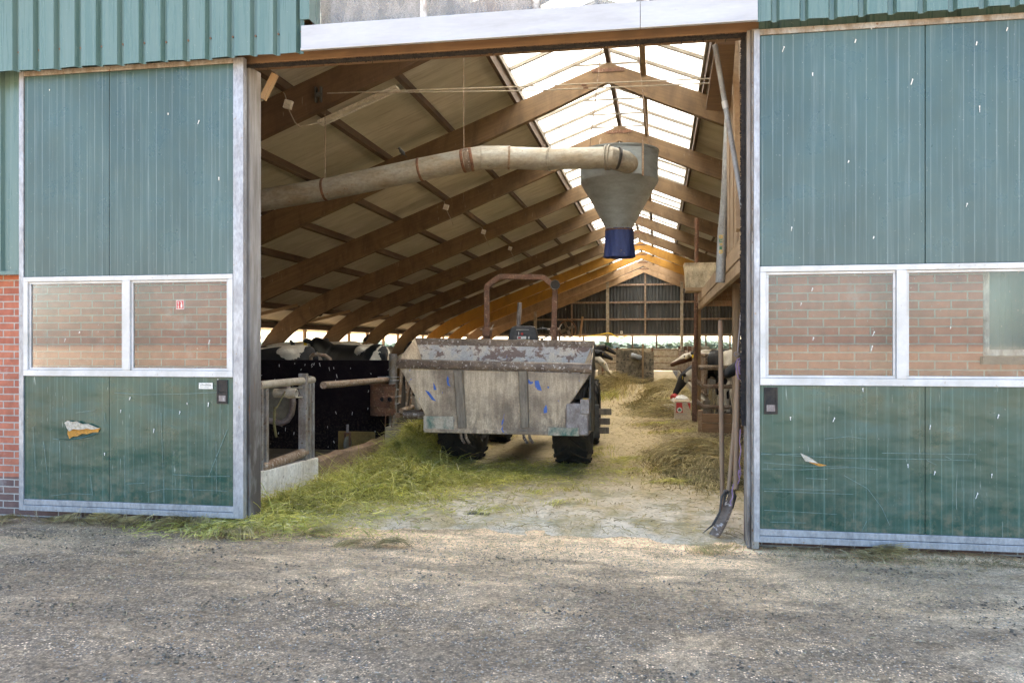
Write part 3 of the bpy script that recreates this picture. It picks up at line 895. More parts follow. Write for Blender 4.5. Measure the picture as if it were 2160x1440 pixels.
# gable window band over the door
gw = MB()
gx = [at(px, 20, Y=6.36).x for px in (668, 895, 1132, 1362, 1598)]
for i, x in enumerate(gx):
    gw.box(x - 0.028, x + 0.028, 6.33, 6.40, zf1 + 0.005, 5.2)
gw.box(gx[0] - 0.1, gx[-1], 6.335, 6.40, 5.16, 5.24)
gwo = gw.build('gable_window', 'flaky_white', barn, bevel=0.004)
for a, b in zip(gx[:-1], gx[1:]):
    MB().box(a + 0.03, b - 0.03, 6.365, 6.371, zf1 + 0.002, 5.17).build('pane', 'gable_glass', gwo)

# door posts
pl = at(515, 600, Y=6.36).x; pm = at(526, 600, Y=6.60).x; pr = at(551, 600, Y=6.64).x
MB().box(pl - 0.06, pm, 6.365, 6.60, 0.0, zl0 - 0.003).build('door_post', 'galv', barn, bevel=0.004)
MB().box(pm + 0.003, pr, 6.44, 6.64, 0.0, zl0 - 0.003).build('door_post', 'stained_post', barn, bevel=0.008)
ql = at(1574, 600, Y=6.42).x
MB().box(ql, ql + 0.028, 6.36, 6.60, 0.0, zl0 - 0.003).build('door_post', 'stained_post', barn, bevel=0.006)
MB().box(ql + 0.031, ql + 0.085, 6.34, 6.60, 0.0, zl0 - 0.003).build('door_post', 'galv_dirty', barn, bevel=0.004)
m = MB()
for i in range(2000):     # black brush seal on the right jamb
    z = random.uniform(0.95, zl0 - 0.03); x = ql - 0.003; y = random.uniform(6.42, 6.5)
    l = random.uniform(0.026, 0.038); h = random.uniform(0.002, 0.005)
    m.add([(x, y, z - h), (x, y, z + h), (x - l, y, z + h * .5 + random.uniform(-.012, .012)), (x - l, y, z - h * .5)], [(0, 1, 2, 3)])
m.box(ql - 0.03, ql - 0.002, 6.43, 6.48, 0.9, zl0 - 0.02)
m.build('brush_strip', 'black_felt', barn, recalc=False)
# diagonal bracket in the left top corner of the doorway
MB().bar((pr + 0.005, 6.66, zl0 - 0.22), (pr + 0.12, 6.66, zl0 - 0.01), 0.05, 0.045, (0, 1, 0)).build('bracket', 'wood_new', barn)

# roof slabs, skylight, eaves
SK = 1.66
def slab(xa, xb, t, y0, y1, dz=0.0):
    return MB().prism([(xa, roofz(xa) + dz), (xb, roofz(xb) + dz), (xb, roofz(xb) + t + dz), (xa, roofz(xa) + t + dz)], y0, y1)
slab(XL - 0.8, RX - SK, 0.09, 5.85, YE + 0.4).build('roof_panel', 'ceiling_board', barn)
slab(RX + SK, XR + 0.8, 0.09, 5.85, YE + 0.4).build('roof_panel', 'ceiling_board', barn)
slab(RX - SK - 0.1, RX, 0.006, 5.85, YE + 0.4, 0.10).build('skylight_panel', MAT['skylight'], barn)
slab(RX + 0.003, RX + SK + 0.1, 0.006, 5.85, YE + 0.4, 0.10).build('skylight_panel', MAT['skylight'], barn)
for s in (-1, 1):
    x = RX + s * (SK - 0.02)
    MB().box(x - 0.03, x + 0.03, 6.62, YE, roofz(x) - 0.17, roofz(x) + 0.085).build('skylight_kerb', 'wood_purlin', barn)
    x2 = RX + s * (SK - 0.075)
    MB().box(x2 - 0.02, x2 + 0.02, 6.62, YE, roofz(x2) - 0.01, roofz(x2) + 0.095).build('skylight_frame', 'bar_alu', barn)
y = 7.2
while y < YE - 0.3:
    m = MB()
    m.bar((RX - SK + 0.06, y, roofz(RX - SK + 0.06) + 0.07), (RX, y, roofz(RX) + 0.07), 0.06, 0.055)
    m.bar((RX, y, roofz(RX) + 0.07), (RX + SK - 0.06, y, roofz(RX + SK - 0.06) + 0.07), 0.06, 0.055)
    m.bar((RX - 0.62, y, roofz(RX - 0.62) + 0.055), (RX + 0.62, y, roofz(RX + 0.62) + 0.055), 0.03, 0.03)
    m.build('glazing_bar', 'bar_alu', barn)
    y += 1.05
MB().box(RX - 0.04, RX + 0.04, 6.62, YE, RZ + 0.01, RZ + 0.2).build('ridge_beam', 'wood_purlin', barn)
TY = [4.2 * (i + 2.47) for i in range(11)]
for i in range(len(TY)):
    a = TY[i - 1] if i else 6.62
    xx = -0.25
    MB().box(xx - 0.045, xx + 0.045, a + 0.08, TY[i] - 0.08, roofz(xx) - 0.2, roofz(xx) + 0.02).build('purlin', 'wood_board', barn)
for s in (-1, 1):
    for k in range(1, 8):
        x = RX + s * (SK + 1.2 * k)
        if not (XL - 0.2 < x < XR + 0.2): continue
        MB().bar((x, 6.62, roofz(x) - 0.085), (x, YE, roofz(x) - 0.085), 0.07, 0.165, (s * SL, 0, 1)).build('purlin', 'wood_purlin', barn)

# portal frames
def truss_strip():
    st = []            # (outer point, inner point) from foot to ridge on the left
    def sl(x): return RZ - SL * abs(x - RX)
    n = Vector((SL, 0, -1)).normalized()        # inward normal of the left slope
    # foot, curved knee (quadratic), straight rafter
    p0 = Vector((-11.95, 0, 0.0)); p1 = Vector((-11.75, 0, 1.2)); pc = Vector((-11.42, 0, 2.42)); p2 = Vector((-8.9, 0, sl(-8.9)))
    pts = [p0, p1]
    for i in range(1, 13):
        t = i / 12
        pts.append((1 - t) ** 2 * p1 + 2 * t * (1 - t) * pc + t * t * p2)
    for x in (-7, -5, -3, -1.8): pts.append(Vector((x, 0, sl(x))))
    for i, p in enumerate(pts):
        d = (pts[min(i + 1, len(pts) - 1)] - pts[max(i - 1, 0)]).normalized()
        nn = Vector((d.z, 0, -d.x))
        depth = 0.5 if i < 14 else 0.5 - 0.14 * (i - 13) / 4
        st.append((p, p + nn * depth))
    st.append((Vector((RX, 0, RZ)), Vector((RX, 0, RZ - 0.34))))
    return st
def truss_mesh(y, side):
    st = truss_strip()
    m = MB()
    vs = []; fs = []
    for o, i in st:
        for p in (o, i):
            x = p.x if side < 0 else 2 * RX - p.x
            vs += [(x, y - 0.07, p.z), (x, y + 0.07, p.z)]
    for k in range(len(st) - 1):
        a = k * 4; b = a + 4
        fs += [(a, b, b + 2, a + 2), (a + 1, a + 3, b + 3, b + 1), (a, a + 1, b + 1, b), (a + 2, b + 2, b + 3, a + 3)]
    e = (len(st) - 1) * 4
    fs += [(0, 2, 3, 1), (e, e + 1, e + 3, e + 2)]
    return m.add(vs, fs)
for i, y in enumerate(TY):
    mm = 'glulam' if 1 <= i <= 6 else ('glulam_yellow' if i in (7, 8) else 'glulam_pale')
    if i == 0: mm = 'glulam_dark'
    L = truss_mesh(y, -1); Rr = truss_mesh(y, 1)
    t = L.add(Rr.v, Rr.f).build('portal_frame', mm, barn)
    MB().box(RX - 0.28, RX + 0.28, y - 0.085, y - 0.071, RZ - 0.17, RZ - 0.1).build('ridge_plate', 'rust', t)
# angle struts between eave and frames
for i, y in enumerate(TY):
    m = MB().bar((XL + 0.15, y - 2.0, 2.12), (XL + 1.55, y - 0.12, roofz(XL + 1.55) - 0.22), 0.06, 0.09)
    m.build('eave_strut', 'wood_new', barn)

# long walls: low wall, posts, head plate
for x, s in ((XL - 0.15, -1), (XR + 0.15, 1)):
    MB().box(x - 0.06, x + 0.06, 6.62, YE, -0.1, 1.42).build('low_wall', 'concrete', barn)
    MB().box(x - 0.06, x + 0.06, 6.62, YE, 2.08, 2.26).build('head_plate', 'wood_purlin', barn)
    MB().box(x - 0.075, x + 0.075, 6.62, YE, 1.422, 1.47).build('sill_rail', 'wood_post', barn)
    y = TY[0] - 2.1
    while y < YE:
        MB().box(x - 0.05, x + 0.05, y - 0.05, y + 0.05, 1.472, 2.078).build('wall_post', 'wood_board_up', barn)
        y += 2.1

# far gable
zw1 = at(1360, 709, Y=YE).z; zw0 = at(1360, 735, Y=YE).z
pts = []
m = MB()
pitch = 0.21
x = XL
n = 0
cols = []
while x < XR:
    ph = n % 4
    cols.append((x, YE + 0.15 + (0.0 if ph in (0, 1) else 0.05)))
    x += pitch / 4 if ph in (0, 2) else pitch / 4
    n += 1
vs = [(x, y, zw1 + 0.12) for x, y in cols] + [(x, y, roofz(x) + 0.02) for x, y in cols]
k = len(cols)
m.add(vs, [(i, i + 1, k + i + 1, k + i) for i in range(k - 1)])
m.build('far_cladding', 'dark_sheet', barn, recalc=False)
MB().prism([(XL, zw1 + 0.12), (XR, zw1 + 0.12), (XR, roofz(XR)), (RX, roofz(RX) + 0.08), (XL, roofz(XL))], YE + 0.22, YE + 0.26).build('outer_sheet', 'cladding', barn)
MB().box(XL, XR, YE + 0.02, YE + 0.14, -0.1, zw0).build('far_low_wall', 'concrete', barn)
MB().box(XL, XR, YE - 0.02, YE + 0.14, zw1 + 0.0, zw1 + 0.14).build('girt', 'rust_pipe', barn)
for py in (600, 637, 673):
    z = at(1360, py, Y=YE).z
    xa = max(XL, RX - (roofz(RX) - z - 0.3) / SL); xb = min(XR, RX + (roofz(RX) - z - 0.3) / SL)
    MB().box(xa, xb, YE + 0.0, YE + 0.1, z - 0.06, z + 0.06).build('girt', 'rust_pipe', barn)
for px in (1130, 1282, 1438, 1592):
    x = at(px, 690, Y=YE).x
    MB().box(x - 0.09, x + 0.09, YE - 0.22, YE - 0.03, 0, roofz(x) - 0.2).build('far_post', 'concrete', barn)
for px in (1206, 1361):
    x = at(px, 690, Y=YE).x
    MB().box(x - 0.05, x + 0.05, YE + 0.0, YE + 0.1, zw1 + 0.14, roofz(x) - 0.15).build('far_stud', 'rust_pipe', barn)
for px in (1180, 1231, 1334, 1385, 1489, 1540):
    x = at(px, 720, Y=YE).x
    MB().box(x - 0.05, x + 0.05, YE + 0.03, YE + 0.1, zw0, zw1).build('window_mullion', 'wood_purlin', barn)

# ================================================================== sliding doors
YD = 6.30
def pz(px, py, Y=YD): return at(px, py, Y=Y)
def ribbon(m, pts, wd, yoff=-0.0025):
    """thin mark lying on the door face along (x,z) points"""
    P = [Vector((p[0], 0, p[1])) for p in pts]
    for i in range(len(P) - 1):
        d = (P[i + 1] - P[i])
        if d.length < 1e-5: continue
        n = Vector((-d.z, 0, d.x)).normalized() * wd / 2
        a, b, c, e = P[i] + n, P[i] - n, P[i + 1] - n * .8, P[i + 1] + n * .8
        m.add([(q.x, YD + yoff, q.z) for q in (a, b, c, e)], [(0, 1, 2, 3)])
def px_line(pts): return [(pz(*q).x, pz(*q).z) for q in pts]
def blob(m, x, z, rx, rz, yoff=-0.003, n=9):
    vs = [(x, YD + yoff, z)]
    for k in range(n):
        a = 2 * math.pi * k / n; r = random.uniform(0.65, 1.2)
        vs.append((x + rx * r * math.cos(a), YD + yoff, z + rz * r * math.sin(a)))
    m.add(vs, [(0, 1 + k, 1 + (k + 1) % n) for k in range(n)])

def door(x0, x1, z0, z1, wz0, wz1, seams, mull, wx0, wx1, label, handle, droppings, strip0, strip1):
    d = thing('sliding_door', ((x0 + x1) / 2, YD + 0.03, z0), label, 'door')
    yb = YD + 0.045
    edges = [x0 + strip0] + list(seams) + [x1 - strip1]
    for a, b in zip(edges[:-1], edges[1:]):
        MB().box(a + 0.0025, b - 0.0025, YD + 0.004, yb, wz1 + 0.003, z1 - 0.045).build('panel', 'door_green', d, bevel=0.003)
        # lower panel as a dented sheet
        nx, nz = 26, 26
        za, zb2 = z0 + 0.10, wz0 - 0.003
        vs = []; fs = []
        for j in range(nz + 1):
            for i in range(nx + 1):
                x = a + 0.0025 + (b - a - 0.005) * i / nx; z = za + (zb2 - za) * j / nz
                e = min(1, 4 * min(i, nx - i) / nx, 4 * min(j, nz - j) / nz)
                dd = 0.008 * e * (mnoise.noise(Vector((x * 2.2, 3.1, z * 3.5))) + 0.5 * mnoise.noise(Vector((x * 1.3, 9, z * 9))))
                vs.append((x, YD + 0.006 + dd, z))
        for j in range(nz):
            for i in range(nx):
                q = j * (nx + 1) + i
                fs.append((q, q + 1, q + nx + 2, q + nx + 1))
        m = MB().add(vs, fs).box(a + 0.003, b - 0.003, YD + 0.03, yb, za, zb2)
        m.build('panel', 'door_green_low', d, smooth=True, recalc=False)
    # edge strips and rails
    MB().box(x0, x0 + strip0, YD - 0.008, yb + 0.006, z0, z1).build('edge_strip', 'galv', d, bevel=0.003)
    MB().box(x1 - strip1, x1, YD - 0.008, yb + 0.006, z0, z1).build('edge_strip', 'galv', d, bevel=0.003)
    MB().box(x0 + strip0, x1 - strip1, YD - 0.004, yb, z0 + 0.05, z0 + 0.098).box(x0 + strip0, x1 - strip1, YD - 0.009, yb + 0.005, z0, z0 + 0.047).build('bottom_rail', 'galv', d, bevel=0.003)
    MB().box(x0 + strip0, x1 - strip1, YD - 0.006, yb + 0.004, z1 - 0.043, z1).build('top_rail', 'galv_dirty', d, bevel=0.003)
    # window frame with two panes
    f = 0.042
    m = MB()
    yf0, yf1 = YD - 0.012, yb + 0.01
    m.box(wx0, wx1, yf0, yf1, wz1 - f, wz1).box(wx0, wx1, yf0, yf1, wz0, wz0 + f * 1.25)
    m.box(wx0, wx0 + f, yf0, yf1, wz0 + f * 1.25, wz1 - f).box(wx1 - f, wx1, yf0, yf1, wz0 + f * 1.25, wz1 - f)
    m.box(mull - 0.034, mull + 0.034, yf0 - 0.003, yf1, wz0 + f * 1.25, wz1 - f)
    for a, b in ((wx0 + f, mull - 0.034), (mull + 0.034, wx1 - f)):      # glazing beads
        t = 0.02
        m.box(a, b, YD + 0.004, YD + 0.03, wz1 - f - t, wz1 - f - 0.001).box(a, b, YD + 0.004, YD + 0.03, wz0 + f * 1.25 + 0.001, wz0 + f * 1.25 + t)
        m.box(a + .001, a + t, YD + 0.0045, YD + 0.03, wz0 + f * 1.25 + t, wz1 - f - t).box(b - t, b - .001, YD + 0.0045, YD + 0.03, wz0 + f * 1.25 + t, wz1 - f - t)
    for k in range(14):      # frame screws
        x = wx0 + 0.06 + (wx1 - wx0 - 0.12) * k / 13
        m.lathe([(0.0, yf0 - 0.002), (0.006, yf0 - 0.002), (0.006, yf0 + 0.002)], (x, 0, wz1 - f * 0.3), 'Y', 6)
    wf = m.build('window_frame', 'white_alu', d, bevel=0.003)
    for a, b in ((wx0 + f, mull - 0.034), (mull + 0.034, wx1 - f)):
        MB().box(a + 0.002, b - 0.002, YD + 0.014, YD + 0.019, wz0 + f * 1.25 + 0.002, wz1 - f - 0.002).build('pane', 'door_glass', wf)
    # recessed pull
    hx, hz = handle
    m = MB().box(hx - 0.048, hx + 0.048, YD - 0.006, YD + 0.002, hz - 0.098, hz - 0.082).box(hx - 0.048, hx + 0.048, YD - 0.006, YD + 0.002, hz + 0.082, hz + 0.098)
    m.box(hx - 0.048, hx - 0.034, YD - 0.006, YD + 0.002, hz - 0.082, hz + 0.082).box(hx + 0.034, hx + 0.048, YD - 0.006, YD + 0.002, hz - 0.082, hz + 0.082)
    m.box(hx - 0.034, hx + 0.034, YD - 0.0025, YD - 0.0005, hz - 0.082, hz + 0.082)
    ho = m.build('handle', 'rubber', d, bevel=0.002)
    MB().box(hx - 0.03, hx + 0.03, YD - 0.004, YD - 0.0027, hz - 0.078, hz - 0.03).build('pull_lip', 'grey_steel', ho)
    m = MB()
    for px, py, l in droppings:
        q = pz(px, py)
        tilt = random.uniform(-0.45, 0.1)
        P = [(q.x + l * tilt * t * .6, q.z - l * t * .6) for t in (0, .35, .7, 1)]
        ribbon(m, P[:3], random.uniform(0.004, 0.008))
        blob(m, q.x, q.z, 0.005, 0.007)
    m.build('bird_dropping', 'dropping', d, recalc=False)
    return d
lx0 = pz(41, 600).x; lx1 = pz(514, 600).x
lw0 = pz(51, 600).x; lw1 = pz(492, 600).x
left_door = door(lx0, lx1, 0.085, 3.87, 1.245, 2.095, [pz(230, 400).x], pz(268, 700).x, lw0, lw1,
                 'dark green sliding door with a torn hole showing orange foam', (pz(469, 826).x, pz(469, 826).z),
                 [(355, 240, .03), (420, 255, .07), (462, 375, .05), (105, 190, .02), (138, 715, .06), (442, 718, .07), (440, 850, .07), (380, 868, .05), (275, 838, .05), (325, 905, .07), (168, 700, .03), (255, 865, .05), (221, 955, .05), (395, 850, .03), (460, 800, .03)],
                 lw0 - lx0 - 0.002, lx1 - lw1 - 0.002)
rx0 = pz(1590, 600).x
rw0 = pz(1603, 600).x
right_door = door(rx0, rx0 + 2.06, 0.062, 3.825, 1.215, 2.085, [pz(1952, 400).x], pz(1901, 700).x, rw0, rx0 + 2.06 - 0.075,
                  'dark green sliding door creased by dents, with a small slit tear and recessed handle', (pz(1626, 845).x, pz(1626, 845).z),
                  [(1654, 100, .08), (1805, 85, .05), (1925, 168, .09), (2060, 90, .05), (2066, 225, .1), (1714, 155, .05), (2040, 430, .05), (1790, 340, .03), (1843, 500, .03), (1670, 480, .06), (1714, 608, .05), (1690, 640, .04), (1844, 700, .07), (1840, 730, .08), (1716, 712, .05), (1667, 880, .05), (1760, 882, .06), (1962, 898, .06), (2106, 875, .06), (1972, 995, .05), (2092, 1000, .06), (2062, 1040, .09), (1915, 980, .05), (1820, 820, .05), (2005, 690, .03), (1838, 60, .02), (2125, 60, .05)],
                  rw0 - rx0 - 0.002, 0.073)
# scratches and creases
m = MB()
for pl_ in ([(242, 828), (300, 832), (400, 830), (480, 826)], [(340, 870), (342, 930), (345, 1010), (346, 1060)], [(480, 905), (462, 950), (440, 1005)],
            [(112, 925), (150, 928), (200, 922)], [(262, 960), (264, 1050)], [(108, 1045), (150, 1040), (195, 1042)], [(310, 1038), (350, 1030), (480, 1035)],
            [(365, 1000), (420, 1004), (486, 1004)], [(126, 930), (128, 1010)], [(190, 1000), (196, 1045)], [(456, 930), (457, 1040)], [(405, 1010), (408, 1050)], [(70, 900), (75, 990)], [(92, 930), (100, 1000)], [(160, 870), (200, 865)],[(268, 1020), (305, 1018)], [(220, 870), (222, 890)]):
    ribbon(m, px_line(pl_), 0.004)
m.build('scratch', 'scratch', left_door, recalc=False)
m = MB()
for pl_ in ([(1606, 956), (1700, 962), (1800, 966), (1953, 968), (2050, 971)], [(1606, 988), (1690, 990), (1800, 985), (1852, 990)], [(1612, 1075), (1700, 1080), (1765, 1084)],
            [(1740, 925), (1790, 920), (1826, 925)], [(1780, 1002), (1830, 1030), (1860, 1070), (1877, 1108)], [(1605, 958), (1690, 957)], [(1612, 1035), (1800, 1042)], [(1860, 955), (2000, 957), (2060, 958)],
            [(1955, 970), (1975, 980)], [(1610, 1030), (1760, 1033)], [(1625, 1100), (1700, 1102)], [(1815, 1126), (1828, 1098)], [(1700, 1008), (1745, 1010)], [(1994, 962), (2010, 970)], [(1610, 975), (1700, 982), (1790, 984)]):
    ribbon(m, px_line(pl_), 0.0035)
m.build('scratch', 'scratch', right_door, recalc=False)
def poly(name, mat, pts, parent, yoffs, thick=0.004):
    P = [pz(*q) for q in pts]
    n = len(P)
    vs = [(q.x, YD + yo, q.z) for q, yo in zip(P, yoffs)] + [(q.x, YD + yo + thick, q.z) for q, yo in zip(P, yoffs)]
    fs = [tuple(range(n)), tuple(range(2 * n - 1, n - 1, -1))] + [(i, (i + 1) % n, n + (i + 1) % n, n + i) for i in range(n)]
    return MB().add(vs, fs).build(name, mat, parent, recalc=False)
poly('foam_core', 'insulation', [(144, 903), (165, 901), (195, 900), (212, 902), (208, 911), (196, 911), (185, 915), (174, 914), (165, 919), (154, 920), (147, 925), (143, 914)], left_door, [-0.004, -.006, -.003, -.004, -.008, -.003, -.009, -.004, -.008, -.003, -.006, -.004])
poly('torn_skin', 'torn_white', [(138, 891), (146, 886), (158, 889), (166, 887), (178, 893), (190, 893), (204, 899), (211, 903), (196, 905), (186, 903), (170, 906), (158, 904), (148, 909), (143, 902)], left_door, [-0.012, -0.02, -0.03, -0.034, -0.03, -0.024, -0.02, -0.006, -0.014, -0.02, -0.016, -0.02, -0.012, -0.014])
poly('torn_skin', 'door_green_low', [(120, 926), (147, 925), (170, 920), (208, 913), (206, 915), (172, 924), (147, 928)], left_door, [-0.006, -0.012, -0.02, -0.016, -0.022, -0.02, -0.01])
poly('foam_core', 'insulation', [(1690, 957), (1702, 964), (1720, 975), (1744, 981), (1728, 983), (1708, 975)], right_door, [-0.004] * 6)
poly('torn_skin', 'torn_white', [(1688, 955), (1700, 960), (1712, 966), (1726, 977), (1712, 974), (1698, 972)], right_door, [-0.006, -0.016, -0.02, -0.01, -0.016, -0.014])
# maker's plate and fire point sticker on the left door
q0 = pz(420, 807); q1 = pz(449, 820)
pt = MB().box(q0.x, q1.x, YD - 0.004, YD - 0.001, q1.z, q0.z).build('plate', 'white_print', left_door)
m = MB()
for k in range(11):
    x = q0.x + 0.012 + k * (q1.x - q0.x - 0.024) / 11
    m.box(x, x + 0.006, YD - 0.0055, YD - 0.0042, q1.z + 0.026, q1.z + random.uniform(0.034, 0.042))
m.box(q0.x + .012, q1.x - .012, YD - 0.0055, YD - 0.0042, q1.z + 0.012, q1.z + 0.016)
m.build('lettering', 'grey_print', pt)
q0 = pz(370, 633); q1 = pz(387, 652)
st = MB().box(q0.x, q1.x, YD + 0.0095, YD + 0.012, q1.z, q0.z).build('fire_sticker', 'white_print', left_door)
MB().box(q0.x + .005, q1.x - .005, YD + 0.008, YD + 0.0093, q1.z + .005, q0.z - .005).build('sticker_field', 'red_print', st)
cx = (q0.x + q1.x) / 2; cz = (q0.z + q1.z) / 2
m = MB()
m.box(cx + .006, cx + .022, YD + .0065, YD + .0078, cz - .026, cz + .004).box(cx + .009, cx + .019, YD + .0065, YD + .0078, cz + .006, cz + .022).box(cx + .002, cx + .012, YD + .0065, YD + .0078, cz + .0225, cz + .027)
m.box(cx - .02, cx - .008, YD + .0065, YD + .0078, cz - .028, cz - .012).box(cx - .017, cx - .011, YD + .0065, YD + .0078, cz - .011, cz + .012).box(cx - .021, cx - .009, YD + .0065, YD + .0078, cz + .0125, cz + .024)
m.build('pictogram', 'white_print', st)

# ================================================================== feed pipe, hopper, cables
HC = at(1306, 420, Y=11.6); HX, HY = HC.x, HC.y
hz1 = at(1306, 385, Y=HY).z; hz2 = at(1306, 330, Y=HY).z + 0.06
hop = thing('feed_hopper', (HX, HY, at(1306, 540, Y=HY).z), 'grey funnel-shaped feed hopper hanging under the ridge with a blue tarpaulin sleeve', 'hopper')
hr = 0.535
MB().lathe([(hr, hz2), (hr + 0.012, hz2), (hr + 0.012, hz2 - 0.02), (hr, hz2 - 0.02), (hr, hz1), (hr - 0.006, hz1), (hr - 0.006, hz2)], (HX, HY, 0), 'Z', 56).build('drum', 'hopper_grey', hop, smooth=True)
hz3 = at(1306, 476, Y=HY - 0.18).z
MB().lathe([(hr + 0.003, hz1 + 0.004), (hr * 0.66 + 0.18 * .34, hz1 - (hz1 - hz3) * .34), (0.19, hz3), (0.185, hz3 - 0.03), (0.18, hz3), (hr - 0.01, hz1)], (HX, HY, 0), 'Z', 56).build('cone', 'hopper_grey', hop, smooth=True)
m = MB()
zb0 = at(1306, 540, Y=HY - 0.2).z
vs = []; nn = 48; rows = 12
for j in range(rows + 1):
    t = j / rows
    for k in range(nn):
        a = 2 * math.pi * k / nn
        r = 0.187 + 0.028 * t + 0.009 * math.sin(a * 7 + t * 2) * min(1, t * 3) + 0.006 * math.sin(a * 13 - t * 4)
        if j == 1: r = 0.186
        vs.append((HX + r * math.cos(a), HY + r * math.sin(a), hz3 + 0.02 - t * (hz3 + 0.02 - zb0)))
m.add(vs, [(j * nn + k, j * nn + (k + 1) % nn, (j + 1) * nn + (k + 1) % nn, (j + 1) * nn + k) for j in range(rows) for k in range(nn)])
m.build('sleeve', 'blue_tarp', hop, smooth=True, angle=80)
MB().lathe([(0.189, hz3 - 0.03), (0.198, hz3 - 0.035), (0.198, hz3 - 0.048), (0.189, hz3 - 0.052)], (HX, HY, 0), 'Z', 40).build('strap', 'rust', hop, smooth=True)
for a in (200, 230, 262, 285, 310, 335, 20, 60, 100, 140):
    p = Vector((HX + 0.2 * math.cos(R(a)), HY + 0.2 * math.sin(R(a)), hz3 + 0.05))
    MB().tube([p, (HX + 0.188 * math.cos(R(a)), HY + 0.188 * math.sin(R(a)), hz3 + 0.0)], 0.006, 6).build('hook', 'rust', hop)
hgl = at(1350, 345, Y=HY - 0.5)
MB().box(HX + 0.0, HX + 0.32, HY - hr - 0.02, HY - hr + 0.0, hz1 - 0.0, hz2 - 0.06).build('inlet_plate', 'hopper_grey', hop)
MB().box(HX + 0.325, HX + 0.35, HY - hr - 0.03, HY - hr + 0.0, hz1 - 0.03, hz2 + 0.06).build('bracket', 'rust_pipe', hop)
for sx in (-0.42, 0.42):
    MB().tube([(HX + sx, HY, hz2), (HX + sx * 0.4, HY + 0.1, roofz(HX) - 0.1)], 0.008, 6).build('hanger', 'rust_pipe', hop)

Yp = 10.75
path = [(300, 487), (430, 453), (550, 423), (690, 399), (890, 357), (985, 338), (1015, 333), (1072, 333), (1155, 336), (1290, 342)]
P = [at(px, py, Y=Yp + 0.35 * max(0, (px - 985)) / 300) for px, py in path]
P[-1].y = HY - hr + 0.02 - 0.25
fp = thing('feed_pipe', P[0], 'long grey feed pipe with rusty collars running under the roof into the hopper', 'pipe')
rad = 0.152
MB().tube(P[:6], rad, 28).build('pipe_section', 'feed_pipe', fp, smooth=True)
MB().tube([P[5] + (P[4] - P[5]).normalized() * 0.02, P[6], P[7]], rad * 1.02, 28).build('bend', 'feed_pipe', fp, smooth=True)
MB().tube([P[7], P[8]], rad * 0.96, 28).build('pipe_section', 'feed_pipe', fp, smooth=True)
MB().tube([P[8], P[9], P[9] + Vector((0.18, 0.14, -0.03)), P[9] + Vector((0.3, 0.4, -0.06))], [rad * .93, rad * .93, rad * .93, rad * .8], 28).build('pipe_section', 'feed_pipe', fp, smooth=True)
def collar(i, t, w_=0.018, mt='rust', k=1.05):
    a, b = P[i], P[i + 1]
    d = (b - a).normalized(); c = a.lerp(b, t)
    MB().tube([c - d * w_, c - d * w_ * .5, c + d * w_ * .5, c + d * w_], [rad * (k - .03), rad * k, rad * k, rad * (k - .03)], 28).build('collar', mt, fp, smooth=True)
collar(2, 0.97); collar(3, 0.985); collar(4, 0.93, 0.02); collar(5, 0.3, 0.02); collar(5, 0.02, 0.045, 'rim_metal', 1.035); collar(6, 0.0, 0.006, 'feed_pipe', 1.05); collar(7, 0.02, 0.014, 'rust_pipe'); collar(8, 0.03, 0.012, 'feed_pipe', 1.03)
collar(8, 0.93, 0.012, 'feed_pipe', 1.07); collar(8, 0.98, 0.012, 'feed_pipe', 1.08)
q = P[9] + Vector((0.1, 0.02, -0.012)); dq = Vector((0.18, 0.06, -0.03)).normalized()
MB().tube([q - dq * 0.014, q + dq * 0.014], rad * 0.955, 28).build('band', 'black_plastic', fp, smooth=True)
for i, t in ((2, 0.97), (4, 0.93)):
    c = P[i].lerp(P[i + 1], t)
    MB().tube([c + Vector((0, 0, rad)), (c.x, c.y, roofz(c.x) - 0.16)], 0.006, 6).build('hanger', 'rust_pipe', fp)

# double tension cable from the first frame
ca = at(690, 197, Y=10.2); cb = at(1497, 166, Y=10.2); cb2 = at(1497, 176, Y=10.2)
tc = thing('tension_cable', ca, 'pair of thin steel cables strung across the roof from the first frame', 'cable')
MB().tube([ca, ca.lerp(cb, .5) + Vector((0, 0, -.01)), cb], 0.008, 6).build('cable', 'wire', tc)
MB().tube([ca + Vector((0.5, 0, -0.02)), ca.lerp(cb2, .55) + Vector((0, 0, -.035)), cb2], 0.008, 6).build('cable', 'wire', tc)
q = at(672, 200, Y=10.28)
m = MB().box(q.x - 0.045, q.x - 0.025, q.y - 0.03, q.y + 0.02, q.z - 0.1, q.z + 0.1).box(q.x + 0.025, q.x + 0.045, q.y - 0.03, q.y + 0.02, q.z - 0.1, q.z + 0.1).box(q.x - 0.025, q.x + 0.025, q.y - 0.02, q.y + 0.0, q.z - 0.03, q.z + 0.03)
m.build('bracket', 'dark_frame', tc)
for px in (1232, 1236):
    q = at(px, 180 if px == 1232 else 186, Y=10.2)
    MB().box(q.x - .03, q.x + .03, q.y - .012, q.y + .012, q.z - .01, q.z + .01).build('clamp', 'rust', tc)

